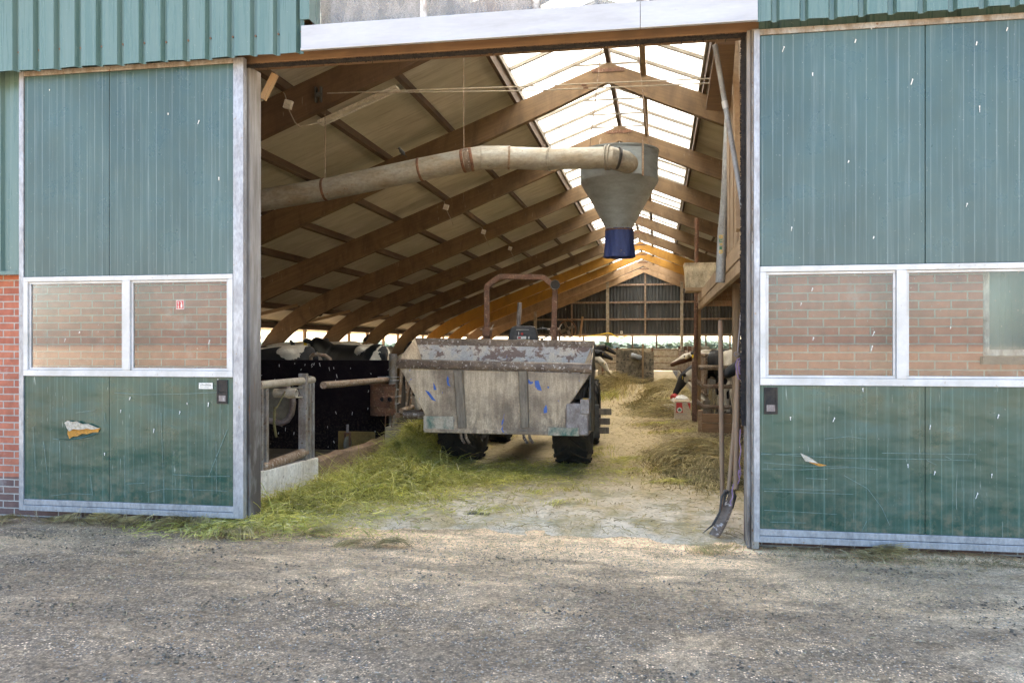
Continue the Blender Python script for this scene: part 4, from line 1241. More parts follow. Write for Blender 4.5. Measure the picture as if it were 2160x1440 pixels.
# ================================================================== fluorescent battens on the roof
def batten(name, a, b, label):
    a = Vector(a); b = Vector(b)
    t = thing(name, (a + b) / 2, label, 'lamp', 'fluorescent battens under the roof')
    d = (b - a).normalized()
    up = Vector((SL if a.x < RX else -SL, 0, -1)).normalized() * -1
    MB().bar(a, b, 0.16, 0.045, up).build('housing', 'lamp_white', t)
    o = up * -0.045
    MB().tube([a + d * .04 + o, b - d * .04 + o], 0.016, 10).build('tube', 'white_print', t, smooth=True)
    for p in (a + d * 0.03, b - d * 0.03):
        MB().bar(p - d * .015 + o * .2, p + d * .015 + o * 1.2, 0.05, 0.03).build('end_cap', 'lamp_white', t)
names = ['nearest fluorescent batten under the left roof, above the bend of the feed pipe',
         'fluorescent batten under the left roof just behind the third timber frame', 'fluorescent batten on the left roof slope, third from the doorway', 'fluorescent batten on the left roof slope, fourth from the doorway',
         'fluorescent batten on the left roof slope, fifth from the doorway', 'fluorescent batten on the left roof slope, sixth from the doorway', 'fluorescent batten on the left roof slope, seventh from the doorway', 'farthest fluorescent batten on the left roof slope near the dark gable']
def on_roof(px, py, drop):
    d = _F + _R * ((px - 1080) / FPX) + Vector((0, 0, (730 - py) / FPX))
    t = (RZ + 0.17 - drop - SL * RX - EYE) / (d.z - SL * d.x)
    return Vector((d.x * t, d.y * t, EYE + d.z * t))
l0_ = on_roof(680, 264, 0.28); l1_ = on_roof(834, 181, 0.28)
lx_0, lx_1 = l0_.x, l1_.x
loff = (l0_.y + l1_.y) / 2 - TY[0]
for i, fi in enumerate((0, 2, 3, 4, 5, 6, 7, 8)):
    y = TY[fi] + loff
    batten('fluorescent_lamp', (lx_0, y, roofz(lx_0) - 0.28), (lx_1, y, roofz(lx_1) - 0.28), names[i])
for i, (fi, lb) in enumerate(((4, 'fluorescent batten under the right roof above the plastic tub'), (6, 'smaller looking fluorescent batten further back under the right roof'))):
    y = TY[fi] + 0.5
    xa = at(1500 if i == 0 else 1484, 520, Y=y).x; xb = xa + 1.1
    batten('fluorescent_lamp', (xa, y, roofz(xa) - 0.2), (xb, y, roofz(xb) - 0.2), lb)

# junction boxes with cable on the frames
jl = ['pale junction box on the nearest dark frame with a cable to the lamp', 'small junction box on the third timber frame', 'small junction box on the fourth timber frame', 'small junction box on the fifth timber frame']
for (px, py, fi), lb in zip(((608, 221, 0), (941, 437, 2), (1020, 489, 3), (1076, 524, 4)), jl):
    y = TY[fi] - 0.10
    c = at(px, py, Y=y)
    s_ = 0.055 if fi == 0 else 0.06
    t = thing('junction_box', c, lb, 'junction box', 'junction boxes on the frames')
    MB().bar(c + Vector((-s_ * .3, 0, -s_)), c + Vector((s_ * .3, 0, s_)), s_ * 2, 0.06, (0, 1, 0)).build('box', 'lamp_white', t, bevel=0.008)
    l = 0.42 if fi == 0 else 0.5
    if fi == 0:
        pts = [c + Vector((0.0, 0.0, -0.05)), at(622, 258, Y=y), at(632, 268, Y=y + .05), at(650, 264, Y=y + .1), at(678, 258, Y=TY[0] + .3)]
    else:
        pts = [c + Vector((0.0, 0, -0.05)), c + Vector((0.1, 0, -0.25)), c + Vector((0.17, 0, -0.42))]
    MB().tube(pts, 0.007, 6).build('cable', 'wire', t)
    pts = [c + Vector((-0.02, 0, 0.05)), c + Vector((-0.06, 0.02, 0.15)), c + Vector((-0.16, 0.08, 0.26)), (c.x - 0.16, y + 0.06, roofz(c.x - 0.16) - 0.05)]
    MB().tube(pts, 0.007, 6).build('cable', 'wire', t)

# ================================================================== starlings on the frames and rails
def bird(c, size, face, label):
    """perched starling with its feet at c"""
    c = Vector(c)
    m = MB()
    rot = Matrix.Rotation(face, 3, 'Z') @ Matrix.Rotation(R(-48), 3, 'Y')
    m.ball(c + Vector((0, 0, size * .42)), (size * .42, size * .2, size * .22), 12, 8, rot)
    hd = c + Matrix.Rotation(face, 3, 'Z') @ Vector((size * .27, 0, size * .78))
    m.ball(hd, size * .155, 10, 7)
    f = Matrix.Rotation(face, 3, 'Z')
    m.tube([hd + f @ Vector((size * .1, 0, 0)), hd + f @ Vector((size * .36, 0, -size * .03))], [size * .045, 0.001], 6)
    m.bar(c + f @ Vector((-size * .18, 0, size * .2)), c + f @ Vector((-size * .52, 0, -size * .12)), size * .16, size * .04)
    for s in (-1, 1):
        m.tube([c + f @ Vector((0, s * size * .08, size * .25)), c + f @ Vector((0.01, s * size * .08, 0))], size * .02, 5)
    o = m.build('starling', 'bird_black', smooth=True)
    own_origin(o, c)
    tag(o, label, 'bird', 'dark birds in the barn')
bird(at(677, 669, Y=TY[4] - 1.0), 0.2, R(20), 'dark starling perched on the eave strut left of the second curved frame')
bird(at(939, 570, Y=TY[6] - 0.2), 0.24, R(30), 'dark starling on the underside of a timber frame above the loader')
bird(at(848, 329, Y=11.0), 0.13, R(200), 'tiny dark starling sitting on top of the feed pipe')
bird(at(618, 735, Y=15.5), 0.19, R(170), 'starling standing on a cow back under the left window')
bird(at(771, 722, Y=17.5), 0.19, R(10), 'starling on the white cow beside the curved cubicle tubes')

# ================================================================== left pen: panel, gate, posts, drum, kerb
pY = 11.2
pz1 = at(690, 759, Y=pY).z; px1 = at(829, 760, Y=pY).x
pp = thing('partition_panel', ((px1 - 2.0), pY, 0), 'tall blackish pen partition panel spattered with white bird droppings', 'panel')
MB().box(px1 - 4.2, px1, pY, pY + 0.03, 0.02, pz1).build('panel', 'pen_panel', pp, bevel=0.012)
m = MB()
YDs = YD; YD = pY
for i in range(46):
    px = random.uniform(552, 824); py = 765 + 175 * random.random() ** 2
    q = at(px, py, Y=pY)
    l = random.uniform(0.01, 0.07)
    ribbon(m, [(q.x, q.z), (q.x + random.uniform(-.02, .015), q.z - l * .8)], random.uniform(0.004, 0.010), -0.002)
YD = YDs
m.build('bird_dropping', 'dropping', pp, recalc=False)
# white concrete plinth and pipe gate in the plane of the alley edge
KX = -3.7
wp0 = at(553, 1000, X=KX).y; wp1 = at(672, 980, X=KX).y
o = MB().prism([(wp0 - 0.5, -0.05), (wp1, -0.05), (wp1, 0.27), (wp0 - 0.5, 0.33)], 0, 0.1)
o.v = [(KX - 0.1 + y, x, z) for x, y, z in o.v]
o = o.build('concrete_plinth', 'concrete_white', bevel=0.008)
own_origin(o, (KX, wp1 - 0.6, 0)); tag(o, 'whitewashed low concrete plinth beneath the tubular gate beside the left door post', 'plinth')
tg = thing('pipe_gate', (KX - .05, 8.0, 0.3), 'galvanised tubular pen gate standing on the white concrete plinth', 'gate')
gy0 = at(566, 890, X=KX).y; gy1 = at(654, 880, X=KX).y
ga = at(560, 812, X=KX); gb = at(668, 803, X=KX)
MB().tube([(KX - .05, gy0 - .1, ga.z), (KX - .05, gb.y, gb.z + .01)], 0.04, 14).build('top_tube', 'wire', tg, smooth=True)
MB().bar((KX - .05, gy0 + .04, 0.3), (KX - .05, gy0 + .04, ga.z - .03), 0.05, 0.05).bar((KX - .05, gy0 - .06, 0.3), (KX - .05, gy0 - .06, ga.z + .02), 0.03, 0.05).build('hinge_post', 'galv_dirty', tg, bevel=0.004)
MB().bar((KX - .05, gy1 - .06, 0.28), (KX - .05, gy1 - .06, ga.z + .08), 0.06, 0.09).build('latch_post', 'galv_dirty', tg, bevel=0.006)
MB().bar((KX - .05, gy1 + .08, 0.24), (KX - .05, gy1 + .08, ga.z + .05), 0.05, 0.05).bar((KX - .05, gy1 + .17, 0.24), (KX - .05, gy1 + .17, ga.z + .02), 0.03, 0.05).build('latch_post', 'galv_dirty', tg, bevel=0.006)
MB().tube([(KX - .05, gy0 - .05, 0.33), (KX - .05, gy1 - .02, 0.36)], 0.05, 12).build('bottom_tube', 'rust_pipe', tg, smooth=True)
q = at(606, 829, X=KX - .05)
MB().lathe([(0.035, -0.14), (0.047, -0.14), (0.047, 0.1), (0.035, 0.1), (0.035, -0.14)], (q.x, q.y, q.z), 'X', 16).build('socket', 'wire', tg, smooth=True)
MB().tube([q + Vector((0, 0, -0.05)), q + Vector((0.0, 0.14, -0.055)), (KX - .05, gy1 - .06, q.z - .06)], 0.008, 6).tube([q + Vector((0, 0, 0.05)), (KX - .05, gy1 - .06, q.z + .04)], 0.008, 6).build('u_bolt', 'wire', tg)
MB().tube([q + Vector((0, -.05, .02)), q + Vector((0, -.22, -.12)), q + Vector((0, -.3, -.15))], 0.007, 6).tube([q + Vector((0, -.28, -.12)), q + Vector((0, -.3, -.28)), q + Vector((0.01, -.27, -.42))], 0.014, 6).build('twine', 'hay_core', tg)
# curved cubicle divider with a plastic panel behind the gate
dv = thing('cubicle_divider', (KX - .45, 8.3, 0), 'bent tube divider filled with a dull plastic sheet behind the gate', 'divider')
Yv = 8.75
c0 = [at(px, py, Y=Yv) for px, py in ((540, 812), (590, 812), (607, 818), (616, 832), (618, 850), (615, 872), (606, 886), (592, 892), (575, 888), (540, 882))]
MB().tube(c0, 0.035, 12).build('bent_tube', 'grey_steel', dv, smooth=True)
MB().prism([(p.x, p.z) for p in c0], Yv + 0.02, Yv + 0.03).build('panel', 'plastic_grey', dv)
# pipe rail between gate and post
ra = at(682, 812, X=KX); rb = at(829, 800, X=KX)
o = MB().tube([(KX, ra.y, ra.z), (KX, rb.y, rb.z)], 0.04, 14).build('pipe_rail', 'rust_pipe', smooth=True)
own_origin(o, (KX, (ra.y + rb.y) / 2, ra.z)); tag(o, 'sloping tubular rail between the gate and the galvanised post', 'rail')
# galvanised post with u-bolts, bucket with pipe ends
pq = at(830, 880, X=KX - .02)
ps = thing('steel_post', (KX - .05, 11.05, 0), 'round galvanised post with u-bolts beside the feed bucket loader', 'post')
pxx = at(829, 820, Y=11.05).x
zt = at(829, 746, Y=11.05).z
MB().tube([(pxx, 11.05, 0.1), (pxx, 11.05, zt)], 0.058, 18).build('tube', 'galv_dirty', ps, smooth=True)
for py in (795, 802, 821, 836, 851):
    z = at(830, py, Y=11.05).z
    MB().tube([(pxx - 0.2, 10.99, z), (pxx + .02, 10.985, z), (pxx + .065, 11.0, z), (pxx + .065, 11.1, z), (pxx - .12, 11.12, z)], 0.008, 6).build('u_bolt', 'galv', ps)
for k, (px0, py0, px1_, py1_) in enumerate(((848, 770, 842, 850), (856, 775, 858, 845), (866, 790, 856, 860), (872, 800, 864, 862))):
    a = at(px0, py0, Y=11.3); b = at(px1_, py1_, Y=11.2)
    MB().tube([a, b], 0.025 if k == 0 else 0.016, 8).build('loose_tube', 'rust_pipe', ps, smooth=True)
for (pa, pb) in (((839, 876), (862, 866)), ((846, 866), (870, 858))):
    a = at(*pa, Y=10.8); b = at(*pb, Y=11.5)
    MB().lathe([(0.0, 0), (0.001, 0)], a, 'Y', 4)
    MB().tube([a, b], 0.035, 12).build('loose_tube', 'rust_pipe', ps, smooth=True)
bk = thing('rusty_drum', (pxx - .25, 11.0, .5), 'rusty metal drum hung on the galvanised post with two pipe ends', 'drum')
bc = at(807, 845, Y=10.95)
bz1 = at(807, 811, Y=10.8).z; bz0 = at(807, 877, Y=10.8).z
MB().lathe([(0.0, bz0), (0.165, bz0), (0.168, bz0 + .015), (0.168, bz0 + 0.12), (0.173, bz0 + .13), (0.168, bz0 + .14), (0.17, bz1 - .02), (0.18, bz1 - .01), (0.18, bz1), (0.165, bz1), (0.165, bz0 + .03), (0.0, bz0 + .03)], (bc.x, bc.y, 0), 'Z', 32).build('shell', 'rust', bk, smooth=True)
for px in (805, 821):
    q = at(px, 842, Y=bc.y - .22)
    MB().lathe([(0.03, 0.0), (0.042, 0.0), (0.042, 0.12), (0.03, 0.12), (0.03, 0.0)], (q.x, q.y, q.z), 'Y', 16).build('pipe_end', 'rust', bk, smooth=True)
    MB().lathe([(0.0, 0.02), (0.03, 0.02)], (q.x, q.y, q.z), 'Y', 12).build('bore_dark', 'black_felt', bk)  # black disc painted in for the shade inside the pipe
q0 = at(798, 816, Y=bc.y - .19); q1 = at(834, 824, Y=bc.y - .19)
MB().box(q0.x, q1.x, bc.y - .185, bc.y - .17, q1.z, q0.z).box(q0.x + .04, q1.x, bc.y - .185, bc.y - .17, q1.z - .3, q0.z - .29).build('bracket', 'rust', bk)
for px in (808, 822):
    MB().tube([at(px, 857, Y=10.8), at(px + 6, 875, Y=10.75), at(px + 4, 900, Y=10.8)], 0.008, 6).build('hose', 'rust', bk)
o = MB().box(at(811, 900, Y=10.85).x, at(846, 900, Y=10.85).x, 10.85, 11.3, 0, at(811, 900, Y=10.85).z).build('concrete_block', 'concrete', bevel=0.02)
own_origin(o, (o.data.vertices[0].co.x, 11, 0)); tag(o, 'brown stained concrete block at the foot of the galvanised post', 'block')
# timber kerb along the alley
kb0 = at(674, 985, X=KX).y; kb1 = at(820, 922, X=KX).y
m = MB()
for i in range(13):
    t = i / 12
    y = kb0 + 0.02 + (kb1 + 0.6 - kb0) * t
    z = 0.235 + 0.012 * math.sin(t * 9) + 0.01 * math.sin(t * 31)
    m.v += [(KX - .13, y, -.05), (KX, y, -.05), (KX + .0, y, z - .02), (KX - .015, y, z), (KX - .13, y, z)]
    if i:
        a = (i - 1) * 5; b = i * 5
        m.f += [(a + k, a + (k + 1) % 5, b + (k + 1) % 5, b + k) for k in range(5)]
m.f += [(0, 1, 2, 3, 4), (60, 61, 62, 63, 64)]
o = m.build('feed_kerb', 'kerb_brown', bevel=0.008)
own_origin(o, (KX, (kb0 + kb1) / 2, 0)); tag(o, 'brown timber kerb along the left edge of the feed alley behind the grass', 'kerb')
# castor and mat on the panel foot
mt = MB().box(at(713, 930, Y=pY - .03).x, at(791, 930, Y=pY - .03).x, pY - .035, pY - .012, 0.03, at(750, 909, Y=pY).z).build('rubber_mat', 'rubber_mat', bevel=0.01)
own_origin(mt, (at(750, 930, Y=pY).x, pY, 0)); tag(mt, 'ribbed ochre mat fixed to the foot of the black partition panel', 'mat')
cs = thing('castor_wheel', at(728, 948, Y=pY - .2), 'small grey castor wheel in front of the ochre mat', 'castor')
q = at(733, 928, Y=pY - .16)
MB().lathe([(0.0, -.02), (0.06, -.025), (0.1, -.022), (0.115, 0), (0.1, .022), (0.06, .025), (0, .02)], (q.x, q.y, 0.125), 'X', 24).build('wheel', 'plastic_grey', cs, smooth=True)
MB().box(q.x - .04, q.x - .03, q.y - .03, q.y + .03, .1, .27).box(q.x + .03, q.x + .04, q.y - .03, q.y + .03, .1, .27).box(q.x - .04, q.x + .04, q.y - .03, q.y + .05, .27, .29).build('fork', 'rust', cs)
MB().tube([(q.x, q.y, .29), (q.x, q.y, .4)], .02, 10).build('stem', 'grey_steel', cs)

# ================================================================== right side: hay loft, tub, posts, gate, feed fence
LX = 0.75
ly0, ly1 = 6.75, 16.4
lz0, lz1 = 2.2, 2.5
loft = thing('hay_loft', (LX + 1.5, (ly0 + ly1) / 2, lz0), 'timber hay loft with boarded side and straw hanging from its edge', 'loft')
MB().box(LX, LX + 0.06, ly0, ly1, lz0 + .13, lz1).build('edge_board', 'wood_board', loft, bevel=0.006)
MB().box(LX + .01, LX + 0.07, ly0, ly1, lz0, lz0 + .126).build('edge_board', 'wood_board', loft, bevel=0.006)
MB().box(LX + 0.07, LX + 3.6, ly0, ly1, lz1 - .05, lz1 - .01).build('deck', 'wood_board', loft)
for k in range(6):
    y = ly0 + 0.6 + k * 1.85
    MB().box(LX + .08, LX + 3.6, y - .04, y + .04, lz0 + .08, lz1 - .055).build('joist', 'wood_plank', loft)
y = 7.72; k = 0
while y < 9.5:        # upright boards of the loft side
    wd = random.uniform(0.19, 0.26)
    MB().box(LX + 0.012 * (k % 2), LX + 0.03 + 0.012 * (k % 2), y, y + wd - 0.012, lz1 + .004, 4.55 + random.uniform(-.1, .15)).build('side_board', 'wood_board_up', loft)
    y += wd; k += 1
MB().bar((LX - .03, 7.74, 2.55), (LX - .03, 8.1, 4.4), 0.05, 0.09).build('side_board', 'wood_board', loft)
m = MB()
for i in range(420):      # hay hanging from the loft edge
    y = random.uniform(ly0, ly1); x = LX + random.uniform(-.03, .3); l = random.uniform(.05, .3) * random.random()
    z = random.choice((lz0, lz0, lz1)) + random.uniform(-.02, .02)
    wd = .006
    a = Vector((x, y, z)); b = a + Vector((random.uniform(-.06, .05), random.uniform(-.1, .1), -l))
    m.add([a + Vector((0, -wd, 0)), a + Vector((0, wd, 0)), b + Vector((0, wd * .4, 0)), b + Vector((0, -wd * .4, 0))], [(0, 1, 2, 3)])
tag(m.build('hanging_hay', 'straw_blades', loft, recalc=False), kind='stuff')
# bracket and post under the far end
MB().box(LX - .05, LX + .07, 16.45, 16.6, 0, 2.75).build('loft_post', 'wood_post', loft, bevel=0.008)
a = at(1470, 460, Y=16.3); b = at(1466, 872, Y=16.3)
o = MB().tube([a, b], 0.04, 12).build('rusty_pole', 'rust', smooth=True)
own_origin(o, (b.x, b.y, 0)); tag(o, 'tall rusty pole rising behind the plastic tub to the right roof', 'pole')
# upper plate under the door rail
qa = [at(1509, 95, Z=4.05), at(1551, 95, Z=4.05), at(1541, 236, Z=4.05), at(1489, 232, Z=4.05)]
o = MB().add([p for p in qa] + [p + Vector((0, 0, .04)) for p in qa], [(0, 1, 2, 3), (7, 6, 5, 4), (0, 4, 5, 1), (1, 5, 6, 2), (2, 6, 7, 3), (3, 7, 4, 0)]).build('ceiling_plate', 'wood_lintel', bevel=0.004)
own_origin(o, qa[0]); tag(o, 'dark brown board shelf hung high inside the right door jamb', 'board')
# diagonal conduit and down pipe
a = at(1508, 95, Y=7.0); b = at(1530, 222, Y=7.0); c = at(1566, 430, Y=6.95); d_ = at(1571, 520, Y=6.95)
cn = thing('steel_conduit', c, 'thin slanting galvanised tube with a strip of tape beside the right door jamb', 'tube')
MB().tube([a, b, c, d_], 0.021, 12).build('tube', 'downpipe_grey', cn, smooth=True)
t1 = at(1528, 214, Y=7.0); t2 = at(1531, 229, Y=7.0)
MB().tube([t1, t2], 0.025, 12).build('tape', 'white_alu', cn, smooth=True)
dp = thing('down_pipe', at(1519, 596, Y=9.6), 'grey plastic down pipe with a faded yellow and green label', 'pipe')
a = at(1538, 210, Y=9.75); b = at(1529, 420, Y=9.6); c = at(1524, 480, Y=9.6); d_ = at(1519, 596, Y=9.6)
MB().tube([a, b], [0.042, 0.045], 18).build('upper_tube', 'downpipe_grey', dp, smooth=True)
MB().tube([b, c], 0.047, 18).build('upper_tube', 'downpipe_grey', dp, smooth=True)
MB().tube([c, d_], 0.052, 18).build('lower_tube', 'downpipe_grey', dp, smooth=True)
l0 = at(1517, 494, Y=9.545); l1 = at(1524, 534, Y=9.545)
lbm = MB()
for j in range(7):
    a0 = R(200 + j * 12); a1 = R(200 + (j + 1) * 12)
    cx_ = at(1523, 514, Y=9.6).x; rr = 0.0535
    lbm.add([(cx_ + rr * math.cos(a0), 9.6 + rr * math.sin(a0), l1.z), (cx_ + rr * math.cos(a1), 9.6 + rr * math.sin(a1), l1.z), (cx_ + rr * math.cos(a1) + .004, 9.6 + rr * math.sin(a1), l0.z), (cx_ + rr * math.cos(a0) + .004, 9.6 + rr * math.sin(a0), l0.z)], [(0, 1, 2, 3)])
lb = lbm.build('label', 'grey_print', dp, recalc=False)
m = MB(); m2 = MB()
zz = l0.z - .03
for j, shp in enumerate('OEISO'):      # stacked worn letters
    y_ = 9.6 - 0.058; x_ = cx_ - 0.018
    tgt = m if j % 2 == 0 else m2
    if shp == 'O': tgt.lathe([(0.011, 0), (0.02, 0), (0.02, .003), (0.011, .003), (0.011, 0)], (x_, y_, zz), 'Y', 14)
    elif shp == 'E': tgt.box(x_ - .016, x_ + .016, y_, y_ + .003, zz - .018, zz - .01).box(x_ - .016, x_ + .016, y_, y_ + .003, zz + .008, zz + .016).box(x_ - .016, x_ - .008, y_, y_ + .003, zz - .01, zz + .008)
    elif shp == 'I': tgt.box(x_ - .016, x_ + .016, y_, y_ + .003, zz - .006, zz + .006)
    else: tgt.box(x_ - .014, x_ + .014, y_, y_ + .003, zz - .016, zz + .016)
    zz -= 0.042
m.build('lettering', 'yellow_print', lb); m2.build('lettering', 'green_print', lb)
# plastic wrapped tub on the loft end
tb0 = at(1446, 608, Y=15.2); tb1 = at(1519, 556, Y=15.2)
tb = thing('plastic_tub', ((tb0.x + tb1.x) / 2, 15.2, tb0.z), 'cloudy plastic wrapped tub standing on the far end of the loft', 'tub')
m = MB(); n_ = 14; vs = []; rows = 9
for j in range(rows + 1):
    t = j / rows
    inset = 0.02 * (1 - t)
    x0_, x1_ = tb0.x - 0.01 + inset - .02 * t, tb1.x - inset * .3
    y0_, y1_ = 14.95 + inset, 15.6 - inset
    ring = []
    for sgn in range(4):
        A = [(x0_, y0_), (x1_, y0_), (x1_, y1_), (x0_, y1_)][sgn]; B = [(x1_, y0_), (x1_, y1_), (x0_, y1_), (x0_, y0_)][sgn]
        for k in range(n_):
            u = k / n_
            x = A[0] + (B[0] - A[0]) * u; y = A[1] + (B[1] - A[1]) * u
            w_ = 0.012 * mnoise.noise(Vector((x * 16, y * 16, t * 1.5)))
            ring.append((x + (w_ if sgn % 2 else 0), y + (0 if sgn % 2 else w_), tb0.z + (tb1.z - tb0.z) * t))
    vs += ring
nn = 4 * n_
m.add(vs, [(j * nn + k, j * nn + (k + 1) % nn, (j + 1) * nn + (k + 1) % nn, (j + 1) * nn + k) for j in range(rows) for k in range(nn)])
m.f.append(tuple(range(nn)))
m.build('wrapping', 'tub_plastic', tb, smooth=True, angle=60)
MB().box(tb0.x + .03, tb1.x - .04, 15.0, 15.55, tb0.z + .01, tb0.z + .3).build('contents', 'hay_core', tb, bevel=0.02)
MB().box(tb0.x + .0, tb1.x - .1, 14.95, 15.6, tb0.z - .06, tb0.z - .005).build('pallet_board', 'wood_board', tb)
# round column behind the jamb
pcx = at(1553, 700, Y=11.0).x
o = MB().tube([(pcx, 11.0, 0), (pcx, 11.0, 2.3)], 0.052, 18).build('round_column', 'wood_board_up', smooth=True)
own_origin(o, (pcx, 11, 0)); tag(o, 'round pale timber column below the loft near the right jamb', 'column')
# feed gate across the pen beside the box
GY = 15.75
fg = thing('pen_gate', (1.2, GY, 0), 'rusty tubular pen gate with three rails beside the cardboard box', 'gate')
gx0 = at(1471, 780, Y=GY).x
for py, r_ in ((775, .045), (815, .042), (858, .042)):
    z = at(1500, py, Y=GY).z
    pts = [(gx0 + (.02 if py == 775 else -.03), GY, z + (0 if py == 775 else .12)), (gx0 + .1, GY, z), (gx0 + 1.7, GY, z)]
    MB().tube(pts, r_, 12).build('rail', 'rust_pipe', fg, smooth=True)
MB().box(gx0 - .1, gx0 - .01, GY - .06, GY + .06, 0.0, at(1470, 762, Y=GY).z).build('upright', 'rust', fg, bevel=0.005)
MB().box(gx0 + 1.7, gx0 + 1.8, GY - .05, GY + .05, 0.0, 1.3).build('upright', 'rust', fg, bevel=0.005)
MB().bar((gx0 + .35, GY + .02, .78), (gx0 + .62, GY + .02, 1.1), .03, .03).build('brace', 'rust', fg)
# planks at the foot
py0 = 14.2
pb = thing('plank_barrier', (1.0, py0, 0), 'two rough brown planks fixed to a stump, low beside the straw', 'planks')
xa = at(1481, 890, Y=py0).x
MB().box(xa, xa + 1.4, py0, py0 + .05, .222, .37).build('plank', 'wood_plank', pb, bevel=0.008)
MB().box(xa, xa + 1.4, py0 + .005, py0 + .05, .05, .21).build('plank', 'wood_plank', pb, bevel=0.008)
MB().box(xa - .06, xa + .02, py0 + .055, py0 + .2, 0, .42).build('stump', 'kerb_brown', pb, bevel=0.01)
# feed fences on both sides of the alley
def feed_fence(x, y0, y1, label, s):
    t = thing('feed_fence', (x, (y0 + y1) / 2, 0), label, 'fence', 'self locking feed fences')
    MB().tube([(x, y0, 1.32), (x, y1, 1.32)], .035, 8).build('top_rail', 'rust_pipe', t, smooth=True)
    MB().tube([(x, y0, .52), (x, y1, .52)], .035, 8).build('low_rail', 'rust_pipe', t, smooth=True)
    m = MB(); y = y0 + .1; k = 0
    while y < y1 - .05:
        m.tube([(x, y, .52), (x, y, 1.32)], .022, 6)
        if k % 2 == 0: m.tube([(x - s * .03, y + .04, .52), (x - s * .03, y + .26, 1.28)], .018, 6)
        y += .36; k += 1
    m.build('yoke_bars', 'rust_pipe', t, smooth=True)
    MB().box(x - .07, x + .07, y0, y1, 0, .42).build('base_wall', 'concrete', t)
    for yy in ((y1 - .08,) if 16 < y0 < 17 else (y0 + .02, y1 - .08)):
        MB().box(x - .05, x + .05, yy, yy + .08, .42, 1.5).build('upright', 'rust', t)
fy = [16.8, 21.6, 25.8, 30.0, 34.2, 38.4]
for i in range(5):
    feed_fence(0.95, fy[i], fy[i + 1] - .05, ['rusty feed fence bays directly behind the pen gate on the right', 'second rusty feed fence section along the right of the alley', 'third rusty feed fence section along the right of the alley', 'fourth rusty feed fence section along the right of the alley', 'farthest rusty feed fence section on the right of the alley'][i], 1)
fy2 = [27.0, 31.5, 36.0]
for i in range(2):
    feed_fence(-2.75, fy2[i], fy2[i + 1] - .05, ['feed fence on the left of the alley behind the loader', 'farther feed fence on the left of the alley with three cow heads through it'][i], -1)

# ================================================================== cardboard box, feed sack, tools, rope
bx = at(1440, 892, Z=0)
b0 = at(1423, 893, Y=bx.y); b1 = at(1457, 850, Y=bx.y)
cb_ = thing('cardboard_box', (bx.x, bx.y + .15, 0), 'open cardboard box with red printed panels standing in straw at the post', 'box')
wz = b1.z - b0.z
m = MB()
x0_, x1_, y0_, y1_ = b0.x, b1.x, bx.y, bx.y + .34
m.box(x0_, x1_, y0_, y0_ + .006, 0, wz).box(x0_, x1_, y1_ - .006, y1_, 0, wz).box(x0_, x0_ + .006, y0_ + .006, y1_ - .006, 0, wz).box(x1_ - .006, x1_, y0_ + .006, y1_ - .006, 0, wz).box(x0_, x1_, y0_, y1_, .0, .006)
m.build('shell', 'cardboard', cb_)
m = MB()
m.add([(x0_, y1_, wz), (x1_, y1_, wz), (x1_ - .02, y1_ + .16, wz + .06), (x0_, y1_ + .17, wz + .08)], [(0, 1, 2, 3)])
m.add([(x0_, y0_, wz), (x0_, y1_, wz), (x0_ - .1, y1_ - .02, wz + .05), (x0_ - .09, y0_ + .02, wz + .04)], [(0, 1, 2, 3)])
m.add([(x1_, y0_, wz), (x1_, y1_, wz), (x1_ + .05, y1_ - .02, wz + .03), (x1_ + .06, y0_ + .02, wz - .02)], [(0, 1, 2, 3)])
m.build('flap', 'cardboard', cb_, recalc=False)
W = x1_ - x0_
def fr(u, v): return (x0_ + W * u, y0_ - .002, wz * v)
MB().add([fr(.1, .99), fr(.46, .99), fr(.52, .5), fr(.1, .5)], [(0, 1, 2, 3)]).build('red_panel', 'red_print', cb_, recalc=False)
MB().add([fr(.78, .98), fr(.98, .98), fr(.98, .62)], [(0, 1, 2)]).build('red_panel', 'red_print', cb_, recalc=False)
c = fr(.31, .64)
MB().lathe([(0.0, -.003), (0.05, -.003), (.05, -.001)], (c[0], y0_, c[2]), 'Y', 24).build('emblem', 'white_print', cb_)
m = MB()
for k in range(3):
    m.ball((c[0] + (-.016, .016, 0)[k], y0_ - .004, c[2] + (-.006, -.006, .014)[k]), (.016, .0015, .016), 10, 6)
m.box(c[0] - .004, c[0] + .004, y0_ - .0055, y0_ - .004, c[2] - .034, c[2])
m.build('emblem', 'green_print', cb_)
m = MB()
for k in range(9):
    m.box(x0_ + W * (.14 + k * .072), x0_ + W * (.185 + k * .072), y0_ - .003, y0_ - .001, wz * .41, wz * .455)
m.box(x0_ + W * .62, x0_ + W * .66, y0_ - .003, y0_ - .001, wz * .86, wz * .98)
m.build('lettering', 'grey_print', cb_)
# red and white paper sack behind the box
sk = thing('feed_sack', at(1412, 866, Z=0.1), 'crumpled white and red feed sack lying behind the cardboard box', 'sack')
def crumple(c, sx, sy, sz, name, mt, par, seed):
    m = MB().ball(c, (sx, sy, sz), 26, 16)
    m.v = [(x + .04 * mnoise.noise(Vector((x * 9 + seed, y * 9, z * 12))), y + .04 * mnoise.noise(Vector((x * 8, y * 9 + seed, z * 9))), max(.012, z + .05 * mnoise.noise(Vector((x * 11, y * 11, z * 11 + seed))))) for x, y, z in m.v]
    return m.build(name, mt, par, smooth=True, angle=40)
s0 = at(1413, 866, Z=.08); s1 = at(1428, 850, Z=.2)
crumple((s0.x, s0.y + .2, .1), .2, .22, .11, 'sack', 'white_print', sk, 1.0)
crumple((s0.x - .15, s0.y + .12, .09), .06, .1, .075, 'red_corner', 'red_print', sk, 4.0)
crumple((s1.x + .02, bx.y + .55, .42), .18, .16, .08, 'sack', 'white_print', sk, 7.0)
